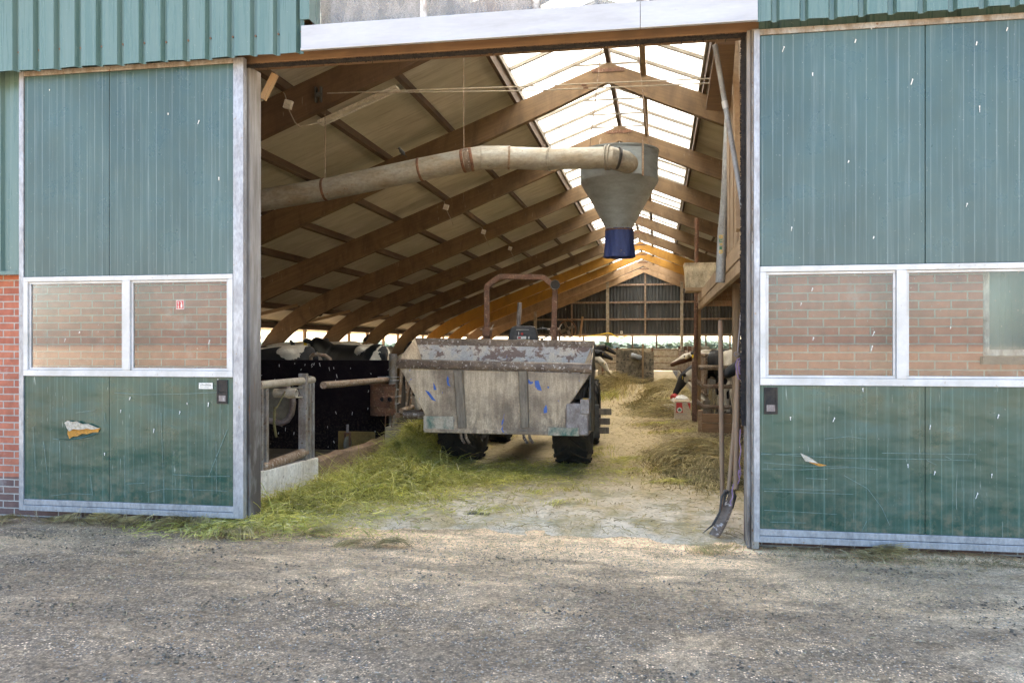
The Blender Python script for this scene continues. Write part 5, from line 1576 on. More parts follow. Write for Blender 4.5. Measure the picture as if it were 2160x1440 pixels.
crumple((s1.x - .11, bx.y + .55, .47), .07, .1, .05, 'red_corner', 'red_print', sk, 9.0)
MB().box(s1.x - .08, s1.x + .16, bx.y + .42, bx.y + .68, .02, .36).build('lower_sack', 'white_print', sk, bevel=0.04)

# long handled scraper, fork and shovel leaning by the right jamb
a = at(1519.5, 676, Y=7.25); b = at(1524, 1092, Z=0.01)
sc_ = thing('scraper', b, 'long handled scraper standing upright left of the fork', 'scraper')
MB().tube([a, a.lerp(b, .03), a.lerp(b, .5), a.lerp(b, .93)], [.017, .0205, .021, .02], 12).build('handle', 'wood_handle', sc_, smooth=True)
MB().tube([a.lerp(b, .925), b], [.023, .03], 10).build('socket', 'rust', sc_, smooth=True)
fk = thing('manure_fork', at(1490, 1102, Z=.02), 'manure fork with curved thin tines leaning against the jamb', 'fork')
h0 = at(1552, 870, Y=6.85); h1 = at(1537, 1034, Y=6.9)
MB().tube([at(1558, 760, Y=6.8), h0, h1], .018, 12).build('handle', 'wood_handle', fk, smooth=True)
for k in range(5):
    u = k / 4 - .5
    st_ = h1 + Vector((u * .055, .06 * u, 0))
    e = at(1482 + 7 * k, 1104 - 1.5 * k, Y=6.72 + .1 * k)
    e.z = .018
    mid = st_.lerp(e, .45) + Vector((.05 + .03 * u, 0, -.015))
    pts = [st_, st_ + Vector((u * .06, 0, -.05)), mid, st_.lerp(e, .75) + Vector((.03, 0, -.02)), e]
    MB().tube(pts, [.01, .0095, .009, .008, .004], 6).build('tine', 'dark_frame', fk, smooth=True)
MB().tube([h1 + Vector((-.035, -.03, .0)), h1 + Vector((.035, .03, 0))], .011, 8).build('crossbar', 'grey_steel', fk, smooth=True)
sh = thing('shovel', at(1510, 1108, Z=.02), 'worn shovel with dusty curved blade resting on the floor', 'shovel')
t0 = at(1556, 800, Y=6.78); t1_ = at(1552, 1030, Y=6.8)
MB().tube([t0, t0.lerp(t1_, .5), t1_], [.018, .02, .021], 12).build('handle', 'wood_handle', sh, smooth=True)
# blade: dished sheet from the socket down to the tip lying on the floor
tipc = at(1512, 1108, Y=6.64); tipc.z = .012
ax = tipc - t1_; L_ = ax.length; ax.normalize()
sd_ = Vector((0.35, -1, 0)).cross(ax).cross(ax).normalized()
sd_ = ax.cross(Vector((0, 0, 1))).normalized()
up_ = sd_.cross(ax).normalized()
m = MB(); nu, nv = 8, 10; vs = []
for side in (0, 1):
    for j in range(nv + 1):
        t = j / nv
        wd = .018 + .024 * min(1, t * 3) if t < .34 else .042 + .012 * t
        for i in range(nu + 1):
            u = i / nu * 2 - 1
            c = t1_ + ax * (L_ * (t * .95 + .05)) + sd_ * (u * wd) + up_ * (.035 * u * u - .03 * math.sin(t * math.pi)) + up_ * (-.004 * side)
            c.z = max(c.z, .006 + .003 * (1 - side))
            vs.append(c)
N_ = (nu + 1) * (nv + 1); fs = []
for j in range(nv):
    for i in range(nu):
        q = j * (nu + 1) + i
        fs += [(q, q + 1, q + nu + 2, q + nu + 1), (N_ + q, N_ + q + nu + 1, N_ + q + nu + 2, N_ + q + 1)]
m.add(vs, fs).build('blade', 'rim_metal', sh, smooth=True, recalc=False)
# purple baler twine hanging at the jamb
rp = thing('baler_twine', at(1560, 760, Y=6.62), 'loops of purple baler twine hung on the right jamb', 'twine')
def twine(pts, r=.0045): MB().tube(pts, r, 6).build('strand', 'purple_rope', rp, smooth=True)
Yt = 6.62
twine([at(px, py, Y=Yt) for px, py in ((1566, 755), (1556, 757), (1552, 768), (1554, 785), (1558, 798), (1563, 800))])
twine([at(px, py, Y=Yt - .02) for px, py in ((1566, 757), (1560, 760), (1557, 772), (1560, 786), (1564, 795))])
twine([at(px, py, Y=Yt) for px, py in ((1565, 764), (1561, 770), (1560, 778), (1562, 784), (1566, 780))])
twine([at(px, py, Y=Yt) for px, py in ((1562, 905), (1560, 930), (1563, 950), (1559, 975), (1562, 990), (1558, 1000), (1560, 1012), (1556, 1020))])
twine([at(px, py, Y=Yt - .03) for px, py in ((1559, 990), (1563, 996), (1561, 1006), (1557, 998), (1559, 990))])
twine([at(px, py, Y=Yt - .05) for px, py in ((1547, 1020), (1544, 1036), (1546, 1048), (1540, 1058), (1543, 1066))])
rb_ = thing('pull_rod', at(1556, 740, Y=6.8), 'thin bent steel rod with a ring beside the black brush seal', 'rod')
MB().tube([at(px, py, Y=6.8) for px, py in ((1563, 660), (1561, 690), (1558, 720), (1556, 745), (1562, 748))], .008, 8).build('rod', 'grey_steel', rb_, smooth=True)
MB().lathe([(.012, -.008), (.022, -.008), (.022, .008), (.012, .008), (.012, -.008)], at(1553, 747, Y=6.8), 'Y', 12).build('ring', 'grey_steel', rb_, smooth=True)

# ================================================================== compact tractor with the rear feed bucket
TX, TYR = -1.79, 10.62
tr = thing('compact_tractor', (TX, TYR, 0), 'old compact tractor seen from behind carrying a dented grey white feed bucket', 'tractor')
def tyre(cx, cy, r, wd, name, lugs):
    m = MB()
    h = wd / 2
    m.lathe([(r * .55, -h * .85), (r * .62, -h), (r * .86, -h * .98), (r * .955, -h * .86), (r * .97, -h * .5), (r * .975, 0), (r * .97, h * .5), (r * .955, h * .86), (r * .86, h * .98), (r * .62, h), (r * .55, h * .85), (r * .55, -h * .85)], (cx, cy, r), 'X', 48)
    for k in range(lugs):
        a0 = 2 * math.pi * k / lugs
        for s in (-1, 1):
            off = (math.pi / lugs) if s > 0 else 0
            # slanted tread bar
            vs = []
            for i in range(5):
                u = i / 4
                x = s * h * (0.02 + 0.96 * u)
                a = a0 + off + u * 0.36
                dr = (r * 1.0 if u < .9 else r * .965)
                for da in (-.045, .045):
                    for rr in (r * .93, dr):
                        vs.append((cx + x, cy + rr * math.sin(a + da), r - rr * math.cos(a + da)))
            fs = []
            for i in range(4):
                b0_, b1_ = i * 4, i * 4 + 4
                fs += [(b0_, b0_ + 1, b1_ + 1, b1_), (b0_ + 1, b0_ + 3, b1_ + 3, b1_ + 1), (b0_ + 3, b0_ + 2, b1_ + 2, b1_ + 3)]
            fs += [(0, 1, 3, 2), (16, 18, 19, 17)]
            m.add(vs, fs)
    t = m.build(name, 'rubber', tr, smooth=True, angle=30)
    MB().lathe([(r * .57, -h * .7), (r * .5, -h * .6), (r * .2, -h * .2), (0, -h * .2), (0, h * .2), (r * .2, h * .2), (r * .5, h * .6), (r * .57, h * .7)], (cx, cy, r), 'X', 32).build('rim', 'rust_pipe', t, smooth=True)
tyre(-2.53, TYR + .12, .66, .50, 'rear_tyre', 20)
tyre(-1.06, TYR - .05, .66, .45, 'rear_tyre', 20)
tyre(-2.44, TYR + 2.1, .46, .32, 'front_tyre', 18)
tyre(-1.04, TYR + 2.1, .5, .3, 'front_tyre', 18)
MB().box(TX - .25, TX + .25, TYR - .3, TYR + .5, .42, .85).box(TX - .5, TX + .5, TYR - .08, TYR + .08, .52, .68).build('rear_axle', 'dark_frame', tr, bevel=.02)
MB().box(TX - .2, TX + .2, TYR + .5, TYR + 2.45, .42, .75).box(TX - .5, TX + .6, TYR + 2.04, TYR + 2.16, .36, .5).build('chassis', 'dark_frame', tr, bevel=.02)
hd_ = MB().box(TX - .3, TX + .3, TYR + .95, TYR + 2.5, .76, 1.22)
hd_.build('bonnet', 'rust', tr, bevel=.05)
# mudguards
for s in (-1, 1):
    m = MB(); vs = []; rr = .74
    for k in range(13):
        a = R(-15 + 150 * k / 12)
        for xx in (.5, .96):
            for q in (0, .012):
                vs.append((TX + s * xx, TYR - (rr + q) * math.cos(a), .66 + (rr + q) * math.sin(a)))
    fs = []
    for k in range(12):
        a_, b_ = k * 4, k * 4 + 4
        fs += [(a_, b_, b_ + 2, a_ + 2), (a_ + 1, a_ + 3, b_ + 3, b_ + 1), (a_, a_ + 1, b_ + 1, b_), (a_ + 2, b_ + 2, b_ + 3, a_ + 3)]
    m.add(vs, fs).build('mudguard', 'dark_frame', tr, smooth=True)
# roll bar with lamp
ry = TYR + .02
rp_ = [at(px, py, Y=ry + dy) for px, py, dy in ((1027, 716, .05), (1027, 612, .05), (1029, 603, .05), (1050, 586, .04), (1056, 583, .04), (1143, 585, -.02), (1149, 587, -.02), (1168, 603, -.05), (1171, 612, -.05), (1168, 716, -.05))]
m = MB()
for a, b in zip(rp_[:-1], rp_[1:]):
    d = (b - a).normalized()
    m.bar(a - d * .012, b + d * .012, .065, .065, (0, 1, 0))
m.build('roll_bar', 'rust', tr, bevel=.004)
for i, px in ((0, 1027), (9, 1169)):
    c = at(px, 700, Y=ry)
    rbx = MB().box(c.x - .05, c.x + .05, ry - .06, ry + .1, c.z - .06, c.z + .06).build('roll_bar_bracket', 'rust', tr, bevel=.008)
    MB().tube([c + Vector((-.08, -.04, .03)), c + Vector((.09, -.04, .03))], .014, 8).build('pin', 'rust_pipe', rbx)
    MB().tube([c + Vector((.06, -.05, .03)), c + Vector((.1, -.05, .1))], .007, 6).build('pin', 'wire', rbx)
    MB().box(c.x - .035, c.x + .035, ry - .02, ry + .06, .9, c.z - .06).build('roll_bar_leg', 'rust', tr)
lc = at(1171, 601, Y=ry - .12)
lp = MB().lathe([(0.0, .09), (.03, .085), (.055, .05), (.064, .0), (.066, -.01), (.06, -.012), (.056, 0), (.03, .03), (0, .035)], lc, 'Y', 24).build('work_lamp', 'rim_metal', tr, smooth=True)
MB().lathe([(0.0, 0.004), (.056, 0.002)], lc, 'Y', 20).build('lens', 'rubber', lp)
# seat, wheel, exhaust
sy = TYR + .3
s0 = at(1070, 719, Y=sy); s1 = at(1136, 687, Y=sy)
wd0 = s1.x - s0.x
m = MB()
prof = [(0, -.4), (0.0, 0), (.06, .62), (.13, .92), (.24, 1.0), (.76, 1.0), (.87, .92), (.94, .62), (1.0, 0), (1, -.4)]
m.prism([(s0.x + wd0 * u, s0.z + (s1.z - s0.z) * v) for u, v in prof], sy, sy + .09)
seat = m.build('seat_back', 'black_plastic', tr, bevel=.015)
zt_ = s0.z
MB().box(s0.x - .02, s1.x + .02, sy + .05, sy + .5, zt_ - .3, zt_ - .17).build('seat', 'black_plastic', tr, bevel=.03)
def sp(px, py): return at(px, py, Y=sy - .004)
def plate(n, mt, pxa, pya, pxb, pyb, off=0.0):
    a = at(pxa, pya, Y=sy); b = at(pxb, pyb, Y=sy)
    return MB().box(a.x, b.x, sy - .006 - off, sy - .001 - off, b.z, a.z).build(n, mt, seat)
plate('sticker', 'white_print', 1091, 709, 1110, 715)
plate('sticker', 'red_print', 1093, 710.3, 1099, 714, .006)
plate('sticker', 'dark_frame', 1084, 708, 1118, 714, -.003)
plate('sticker', 'white_print', 1114, 709.5, 1117, 714.5)
plate('sticker', 'yellow_print', 1090, 716, 1118, 719)
plate('sticker', 'blue_print', 1084, 716, 1089.8, 719)
plate('sticker', 'white_print', 1093.6, 700, 1094.8, 706)
a = at(1101.5, 704, Y=sy)
MB().lathe([(0, -.008), (.017, -.008), (.017, -.003)], (a.x, sy, a.z), 'Y', 16).build('sticker', 'red_print', seat)
plate('piping', 'grey_print', 1089, 694.8, 1116, 695.8)
wc = at(1143, 715, Y=TYR + .75)
st_w = MB(); pts = []
for k in range(29):
    a = 2 * math.pi * k / 28
    v = Vector((.19 * math.cos(a), .19 * math.sin(a), 0)); v.rotate(Matrix.Rotation(R(50), 3, 'X'))
    pts.append(wc + v)
st_w.tube(pts, .014, 8, caps=False)
for k in (0.6, 2.7, 4.8):
    v = Vector((.19 * math.cos(k), .19 * math.sin(k), 0)); v.rotate(Matrix.Rotation(R(50), 3, 'X'))
    st_w.tube([wc, wc + v], .01, 6)
st_w.tube([wc, wc + Vector((0, .25, -.35))], .02, 8)
st_w.build('steering_wheel', 'black_plastic', tr, smooth=True)
MB().box(TX - .2, TX + .25, TYR + .85, TYR + .95, .85, 1.35).build('dashboard', 'dark_frame', tr, bevel=.02)
e0 = at(1093, 690, Y=TYR + 1.6); e1 = at(1096.5, 638, Y=TYR + 1.6)
MB().tube([(e0.x, e0.y, 1.0), e0, e1], .034, 14).build('exhaust_pipe', 'grey_steel', tr, smooth=True)
# step plates at the side
for k, (px, py) in enumerate(((1277, 868), (1274, 888), (1272, 907))):
    c = at(px, py, Y=TYR + .95)
    MB().box(c.x - .17, c.x + .085, c.y - .05, c.y + .012, c.z - .042, c.z + .045).build('step_plate', 'rib_grey', tr, bevel=.004)
MB().box(TX + .5, c.x - .05, TYR + .88, TYR + .93, c.z - .1, c.z + .36).build('step_bracket', 'dark_frame', tr)

# the bucket
BY = 9.25
def bp(px, py, dy=0.0): return at(px, py, Y=BY + dy)
bk_ = None
fT0 = bp(846, 777); fT1 = bp(1243, 788)
fB0 = bp(897, 872); fB1 = bp(1193, 862)
bB0 = bp(899, 906); bB1 = bp(1192, 913)
rearY = BY + .8
rT0 = at(876, 713, Y=rearY); rT1 = at(1253, 719, Y=rearY)
bot_y = BY + .42
iB0 = Vector((fB0.x + .05, bot_y, .72)); iB1 = Vector((fB1.x - .05, bot_y, .72))
# front wall, side walls, back wall, floor with thickness
def solid(outer, th, name, mat, parent, **k):
    """closed slab from a polygon, thickness th along its normal"""
    P = [Vector(p) for p in outer]
    nrm = Vector((0, 0, 0))
    for i in range(len(P)): nrm += (P[i] - P[0]).cross(P[(i + 1) % len(P)] - P[0])
    nrm.normalize()
    n = len(P)
    vs = P + [p + nrm * th for p in P]
    fs = [tuple(range(n - 1, -1, -1)), tuple(range(n, 2 * n))] + [(i, (i + 1) % n, n + (i + 1) % n, n + i) for i in range(n)]
    return MB().add(vs, fs).build(name, mat, parent, **k)
bk_ = solid([bB0, bB1, fB1, fT1, fT0, fB0], .012, 'feed_bucket', 'bucket_paint', tr)
solid([rT0, rT1, Vector((fB1.x, rearY - .15, .62)), Vector((fB0.x, rearY - .15, .62))], .012, 'back_wall', 'bucket_inside', bk_)
rL = bp(838, 757); rRr = bp(1250, 766)
solid([rT0, Vector((fB0.x, rearY - .15, .62)), bB0 + Vector((0, .01, 0)), fB0 + Vector((0, .01, 0)), fT0 + Vector((0, .01, 0)), rL + Vector((.02, .02, 0))], .01, 'side_wall', 'bucket_paint', bk_)
solid([rT1, rRr + Vector((-.02, .02, 0)), fT1 + Vector((0, .01, 0)), fB1 + Vector((0, .01, 0)), bB1 + Vector((0, .01, 0)), Vector((fB1.x, rearY - .15, .62))], .01, 'side_wall', 'bucket_paint', bk_)
solid([bB0 + Vector((0, .02, 0.01)), Vector((fB0.x, rearY - .15, .62)), Vector((fB1.x, rearY - .15, .62)), bB1 + Vector((0, .02, 0.01))], .01, 'floor_plate', 'bucket_inside', bk_)
# rims
m = MB()
zr0 = (rL.z + fT0.z) / 2; hr_ = (rL.z - fT0.z)
pa = Vector((rL.x, BY - .03, rL.z)); pb_ = Vector((rRr.x - .005, BY - .03, rRr.z))
prof = [(0.02, -hr_ + .0), (-.025, -hr_ + .01), (-.045, -hr_ * .5), (-.025, -.01), (.02, 0)]
vs = []
for c, dx in ((pa, 0), (pa + Vector((.05, 0, 0)), 0), (pb_, 0)):
    for k, (yy, zz) in enumerate(prof):
        e = 0 if c is not pa else (.03 if k in (0, 4) else .0)
        vs.append((c.x + e, c.y + yy + (.03 if c is pa else 0), c.z + zz))
fs = []
for i in range(2):
    for k in range(4):
        fs.append((i * 5 + k, i * 5 + k + 1, i * 5 + k + 6, i * 5 + k + 5))
m.add(vs, fs + [(0, 1, 2, 3, 4), (10, 14, 13, 12, 11)])
m.build('front_rim', 'rim_metal', bk_, smooth=True, angle=50)
MB().bar(rT0 + Vector((-.01, 0, -.04)), rT1 + Vector((.01, 0, -.04)), .03, .085).build('rear_rim', 'rim_metal', bk_, bevel=.006)
chip = MB()
for pts in ([(896, 822), (905, 826), (914, 838), (920, 846), (911, 843), (903, 832)], [(914, 806), (918, 814), (921, 822), (915, 822)], [(944, 792), (947, 799), (946, 806), (950, 815), (944, 812), (942, 800)],
            [(1128, 803), (1136, 802), (1139, 812), (1143, 824), (1134, 822), (1129, 814)], [(1147, 862), (1152, 853), (1154, 862), (1154, 870), (1147, 871)], [(1154, 814), (1159, 816), (1156, 820)]):
    P = [bp(px, py, -.016) for px, py in pts]
    cc = sum(P, Vector()) / len(P)
    chip.add([cc] + P, [(0, 1 + k, 1 + (k + 1) % len(P)) for k in range(len(P))])
tag(chip.build('paint_chip', 'blue_chip', bk_, recalc=False), kind='stuff')
# stiffening ribs
for (xa0, xa1, xb0, xb1) in ((957, 978, 965, 985), (1093, 1114, 1098, 1117)):
    ya, yb = 782, 902
    A = [bp(xa0, ya, -.014), bp(xa1, ya, -.014), bp(xb1, yb, -.014), bp(xb0, yb, -.014)]
    vs = A + [p + Vector((0, -.05 + (.03 if i > 1 else 0), 0)) + Vector((.012 if i in (0, 3) else -.012, 0, 0)) for i, p in enumerate(A)]
    MB().add(vs, [(0, 1, 2, 3), (7, 6, 5, 4), (0, 4, 5, 1), (1, 5, 6, 2), (2, 6, 7, 3), (3, 7, 4, 0)]).build('rib', 'rib_grey', bk_, bevel=.006)
# bottom beam with chipped green ends
c0_ = bp(897, 905, -.0); c1_ = bp(1238, 912, 0)
MB().bar((bp(897, 0).x, BY + .01, bp(897, 907).z), (bp(1160, 0).x, BY + .01, bp(1160, 913).z), .1, .045).build('bottom_beam', 'bucket_paint', bk_, bevel=.008)
MB().box(bp(894, 0).x, bp(958, 0).x, BY - .03, BY + .05, bp(900, 909).z, bp(900, 877).z).build('end_plate', 'green_chip', bk_, bevel=.01)
MB().box(bp(1157, 0).x, bp(1222, 0).x, BY - .05, BY - .02, bp(1200, 918).z, bp(1200, 901).z).build('end_plate', 'green_chip', bk_, bevel=.004)
# drive housing at the right
g0 = bp(1193, 918); g1 = bp(1242, 846)
hs = MB().box(g0.x, g1.x, BY - .018, BY + .5, g0.z, bp(1200, 850).z).build('drive_housing', 'grey_steel', bk_, bevel=.02)
gb0 = bp(1224, 873, -.06); gb1 = bp(1243, 842, -.06)
b_ = MB().box(gb0.x, gb1.x, BY - .07, BY + .16, gb0.z, gb1.z).build('gear_cover', 'grey_steel', bk_, bevel=.006)
MB().box(gb0.x + .02, gb1.x - .02, BY - .02, BY + .07, gb1.z + .001, gb1.z + .003).build('warning_label', 'yellow_print', bk_)
for dx in (.03, .075):
    MB().lathe([(0, -.078), (.013, -.078), (.013, -.07)], (gb0.x + dx, BY, gb0.z + .05), 'Y', 10).build('bolt', 'galv_dirty', bk_)
# tall side shield and hoses
sx_ = at(1246, 800, Y=BY + .3).x
solid([Vector((sx_, BY + .08, .55)), Vector((sx_, BY + .5, .5)), Vector((sx_, BY + .72, 1.5)), Vector((sx_, BY + .4, 1.46)), Vector((sx_, BY + .12, 1.15))], .018, 'side_shield', 'dark_frame', bk_)
for k in range(4):
    a = bp(1212 + 6 * k, 842, .15); b = bp(1226 + 4 * k, 790 + 6 * k, .3)
    MB().tube([a, a + Vector((.02, .0, .12)), b.lerp(a, .3) + Vector((.06, 0, .05)), b], .016 if k else .035, 8).build('hose', 'rubber', bk_, smooth=True)
# loose drive shaft at the left
a = bp(852, 874, .2); b = bp(900, 874, .2)
MB().tube([a, b], .055, 14).build('drive_shaft', 'rim_metal', bk_, smooth=True)
# hooks under the beam
for px in (972, 982, 1104, 1116):
    p0 = bp(px, 912, -.01); p1 = bp(px + 8, 934, .02)
    MB().tube([p0, p0.lerp(p1, .5) + Vector((-.012, -.015, 0)), p1], [.014, .018, .016], 8).build('hook', 'rim_metal', bk_, smooth=True)
# linkage below
MB().tube([(TX - .35, BY + .1, .62), (TX - .3, TYR - .1, .5)], .035, 10).tube([(TX + .35, BY + .1, .62), (TX + .3, TYR - .1, .5)], .035, 10).build('lower_link', 'dark_frame', tr, smooth=True)

# ================================================================== cows
def loft_rings(m, rings, n=18):
    """rings: (centre, right half width, up half height, forward dir); closed at both ends"""
    vs = []; fs = []
    for c, wx, hz, d in rings:
        c = Vector(c); d = Vector(d).normalized()
        r = Vector((d.y, -d.x, 0))
        if r.length < 1e-3: r = Vector((0, -1, 0))
        r.normalize(); u = r.cross(d).normalized()
        for k in range(n):
            a = 2 * math.pi * k / n
            vs.append(c + r * (wx * math.cos(a)) + u * (hz * math.sin(a)))
    for i in range(len(rings) - 1):
        for k in range(n):
            k2 = (k + 1) % n
            fs.append((i * n + k, i * n + k2, (i + 1) * n + k2, (i + 1) * n + k))
    fs.append(tuple(range(n - 1, -1, -1))); fs.append(tuple((len(rings) - 1) * n + k for k in range(n)))
    m.add(vs, fs)
COW_MESH = {}
def cow_mesh(pose):
    """standing Holstein facing +X, hooves on z = 0; pose gives neck end and head direction"""
    if pose in COW_MESH: return COW_MESH[pose]
    poll, hdir = {'stand': (Vector((1.42, 0, 1.45)), Vector((.86, 0, -.5))),
                  'reach': (Vector((1.5, 0, 1.22)), Vector((.9, 0, -.42))),
                  'eat': (Vector((1.48, 0, .82)), Vector((.5, 0, -.86))),
                  'look': (Vector((1.45, 0, 1.3)), Vector((.45, 0, -.88)))}[pose]
    m = MB()
    X = Vector((1, 0, 0))
    body = [((-.93, 0, 1.24), .07, .1, X), ((-.88, 0, 1.2), .16, .2, X), ((-.72, 0, 1.15), .245, .275, X), ((-.5, 0, 1.1), .275, .32, X), ((-.2, 0, 1.05), .325, .36, X),
            ((.12, 0, 1.02), .345, .385, X), ((.42, 0, 1.03), .3, .385, X), ((.65, 0, 1.07), .235, .35, X), ((.82, 0, 1.12), .175, .29, X)]
    nb = Vector((.8, 0, 1.16)); nm = nb.lerp(poll, .55) + Vector((0, 0, .03)); nd = (poll - nb).normalized()
    loft_rings(m, body)
    loft_rings(m, [((.62, 0, 1.1), .2, .29, X), (nb, .16, .24, (X + nd) / 2), (nm, .115, .165, nd), (poll - nd * .04, .1, .125, nd), (poll + nd * .04, .08, .1, nd)])
    h = hdir.normalized(); u = Vector((-h.z, 0, h.x))
    def H(t, up=0.0, side=0.0): return poll + h * t + u * up + Vector((0, side, 0))
    loft_rings(m, [(H(-.07, .0), .07, .09, h), (H(0, .0), .105, .115, h), (H(.1, -.005), .118, .125, h), (H(.22, -.01), .092, .105, h), (H(.34, -.012), .07, .082, h), (H(.44, -.012), .072, .072, h), (H(.5, -.015), .074, .062, h), (H(.535, -.02), .05, .04, h)])
    for s in (-1, 1):
        # ears, hip bones, shoulder
        ec = H(.0, .035, s * .19)
        rot = Matrix.Rotation(s * R(-18), 3, 'Z') @ Matrix.Rotation(s * R(14), 3, 'X')
        m.ball(ec, (.05, .105, .055), 12, 8, rot)
        m.ball((-.52, s * .2, 1.3), (.16, .1, .09), 12, 8)
        m.ball((.55, s * .16, 1.08), (.19, .1, .3), 12, 8)
        m.ball((-.68, s * .16, 1.0), (.25, .12, .3), 12, 8)
        fx = .56 + (.05 if s > 0 else -.04); bx_ = -.7 + (.05 if s < 0 else -.06)
        m.tube([(fx, s * .17, 1.0), (fx, s * .17, .74), (fx + .02, s * .165, .5), (fx + .02, s * .165, .42), (fx, s * .16, .22), (fx, s * .16, .12), (fx + .03, s * .16, .05), (fx + .05, s * .16, 0.0)], [.13, .09, .064, .062, .042, .05, .055, .065], 12)
        m.tube([(bx_ + .05, s * .17, 1.02), (bx_ + .16, s * .18, .78), (bx_ + .02, s * .17, .6), (bx_ - .1, s * .165, .48), (bx_ - .07, s * .16, .25), (bx_ - .05, s * .16, .12), (bx_ - .02, s * .16, .05), (bx_ + .01, s * .16, 0)], [.19, .14, .085, .062, .045, .05, .055, .063], 12)
    m.ball((-.45, 0, .68), (.2, .15, .16), 14, 10)
    m.tube([(-.9, 0, 1.27), (-.97, 0, 1.22), (-1.0, .02, 1.0), (-.99, .04, .72), (-.98, .05, .55), (-.97, .05, .4)], [.05, .035, .025, .02, .04, .015], 8)
    o = m.build('tmp_cow', None)
    md = o.modifiers.new('r', 'REMESH'); md.mode = 'VOXEL'; md.voxel_size = 0.024
    ms = o.modifiers.new('s', 'SMOOTH'); ms.factor = 0.5; ms.iterations = 5
    dg = bpy.context.evaluated_depsgraph_get()
    me = bpy.data.meshes.new_from_object(o.evaluated_get(dg))
    me.polygons.foreach_set("use_smooth", [True] * len(me.polygons))
    bpy.data.objects.remove(o)
    COW_MESH[pose] = (me, poll, h, u)
    return COW_MESH[pose]
cow_i = 0
MAT['cow_eye'] = weathered('cow_eye', (0.01, 0.008, 0.008), (0.02, 0.015, 0.012), 9, .4, .15)
def cow(x, y, face, pose, white, label, group, seed, whiteface=False, brown=False, scale=1.0, z=0.0, tags=True, patches=()):
    global cow_i
    cow_i += 1
    me, poll, h, u = cow_mesh(pose)
    me2 = me.copy()
    me2.materials.clear()
    me2.materials.append(cow_mat('cow_coat_%d' % cow_i, seed, white, whiteface, brown, patches))
    t = bpy.data.objects.new('cow', me2)
    COL.objects.link(t)
    tag(t, label, 'cow', group)
    for s in (-1, 1):
        e = MB().ball(poll + h * .1 + u * .055 + Vector((0, s * .108, 0)), .022, 10, 8).build('eye', 'cow_eye', None, smooth=True)
        e.parent = t
        if tags:
            c = poll + Vector((.05, s * .2, 0.0)) + u * .0 + h * .03
            g_ = MB().box(c.x, c.x + .008, c.y - .03, c.y + .03, c.z - .055, c.z + .02).build('ear_tag', 'ear_yellow', None)
            g_.parent = t
    t.location = (x, y, z); t.rotation_euler = (0, 0, R(face)); t.scale = (scale,) * 3
    return t
GL = 'dairy cows in the left pen'; GR = 'dairy cows behind the right feed fence'; GF = 'cow heads through the far left fence'
cow(-6.35, 12.5, 180, 'reach', .26, 'black cow with one white rump patch standing behind the black panel', GL, 5, tags=False, z=.1, patches=[(-.62, 1.36, .2, .16)])
cow(-5.2, 13.75, 141, 'stand', .16, 'black cow with white rump stripe facing left behind the panel', GL, 2, z=.12, patches=[(-.5, 1.4, .16, .16), (-.88, 1.1, .05, .3)])
cow(-7.7, 18.4, 175, 'reach', .62, 'mostly white backed cow behind the black one, under the left windows', GL, 8, tags=False, z=.2, patches=[(-.2, 1.4, .7, .14)])
cow(-4.2, 16.6, 8, 'reach', .12, 'black cow with a white saddle behind the loader bucket', GL, 11, tags=False, z=.2, patches=[(-.2, 1.35, .11, .4)])
cow(-8.6, 21.5, 180, 'reach', .8, 'pale cow far back below the first left window', GL, 3, tags=False, z=.14)
cow(-5.3, 22.5, 185, 'reach', .35, 'dark cow in the back row of the left pen', GL, 14, tags=False, z=.14)
cow(2.3, 22.8, 183, 'reach', .5, 'brown and white cow reaching left over the hay behind the post', GR, 6, brown=True)
cow(2.1, 19.6, 180, 'eat', .2, 'black cow with lowered head eating hay beside the wooden post', GR, 4)
cow(1.55, 22.0, 250, 'look', .3, 'white faced cow with yellow ear tags looking out beside the post', GR, 9, whiteface=True)
cow(2.6, 10.6, 184, 'stand', .12, 'black cow poking its muzzle past the right jamb', GR, 12, scale=.97, tags=False)
cow(2.35, 19.3, 6, 'stand', .62, 'pale cow with a dark patch behind the round column', GR, 7, tags=False, patches=[(-.8, 1.3, .35, .5), (.1, 1.4, .3, .3)])
cow(-3.72, 32.6, 3, 'reach', .15, 'black cow reaching through the far left fence, nearest of the three heads', GF, 15)
cow(-3.68, 34.0, -4, 'eat', .35, 'cow with a white face eating at the far left fence', GF, 17, whiteface=True)
cow(-3.62, 35.3, 0, 'stand', .2, 'black cow holding its head highest at the far left fence', GF, 19)

# ================================================================== bent cubicle tubes behind the panel
for i, (pxs, Yc, lb) in enumerate((((656, 661, 671, 686, 696, 700), 11.9, 'bent cubicle tube rising above the black panel'), ((728, 731, 735, 742, 748, 752), 19.5, 'small bent cubicle tube on the white cow side, left of the pair'), ((750, 753, 757, 763, 769, 773), 19.5, 'small bent cubicle tube in the middle under the window'), ((771, 774, 778, 784, 789, 792), 19.5, 'small bent cubicle tube with a bird, nearest the loader'))):
    ys = (752, 748, 747.5, 750, 757, 770) if i == 0 else (735, 727, 725, 726, 729, 738)
    pts = [at(a, b, Y=Yc) for a, b in zip(pxs, ys)]
    pts = [Vector((pts[0].x, Yc, .3))] + pts + [Vector((pts[-1].x + .05, Yc, .3))]
    o = MB().tube(pts, .03, 10).build('cubicle_tube', 'rust_pipe', smooth=True)
    own_origin(o, (pts[1].x, Yc, .3)); tag(o, lb, 'tube', 'bent cubicle tubes')

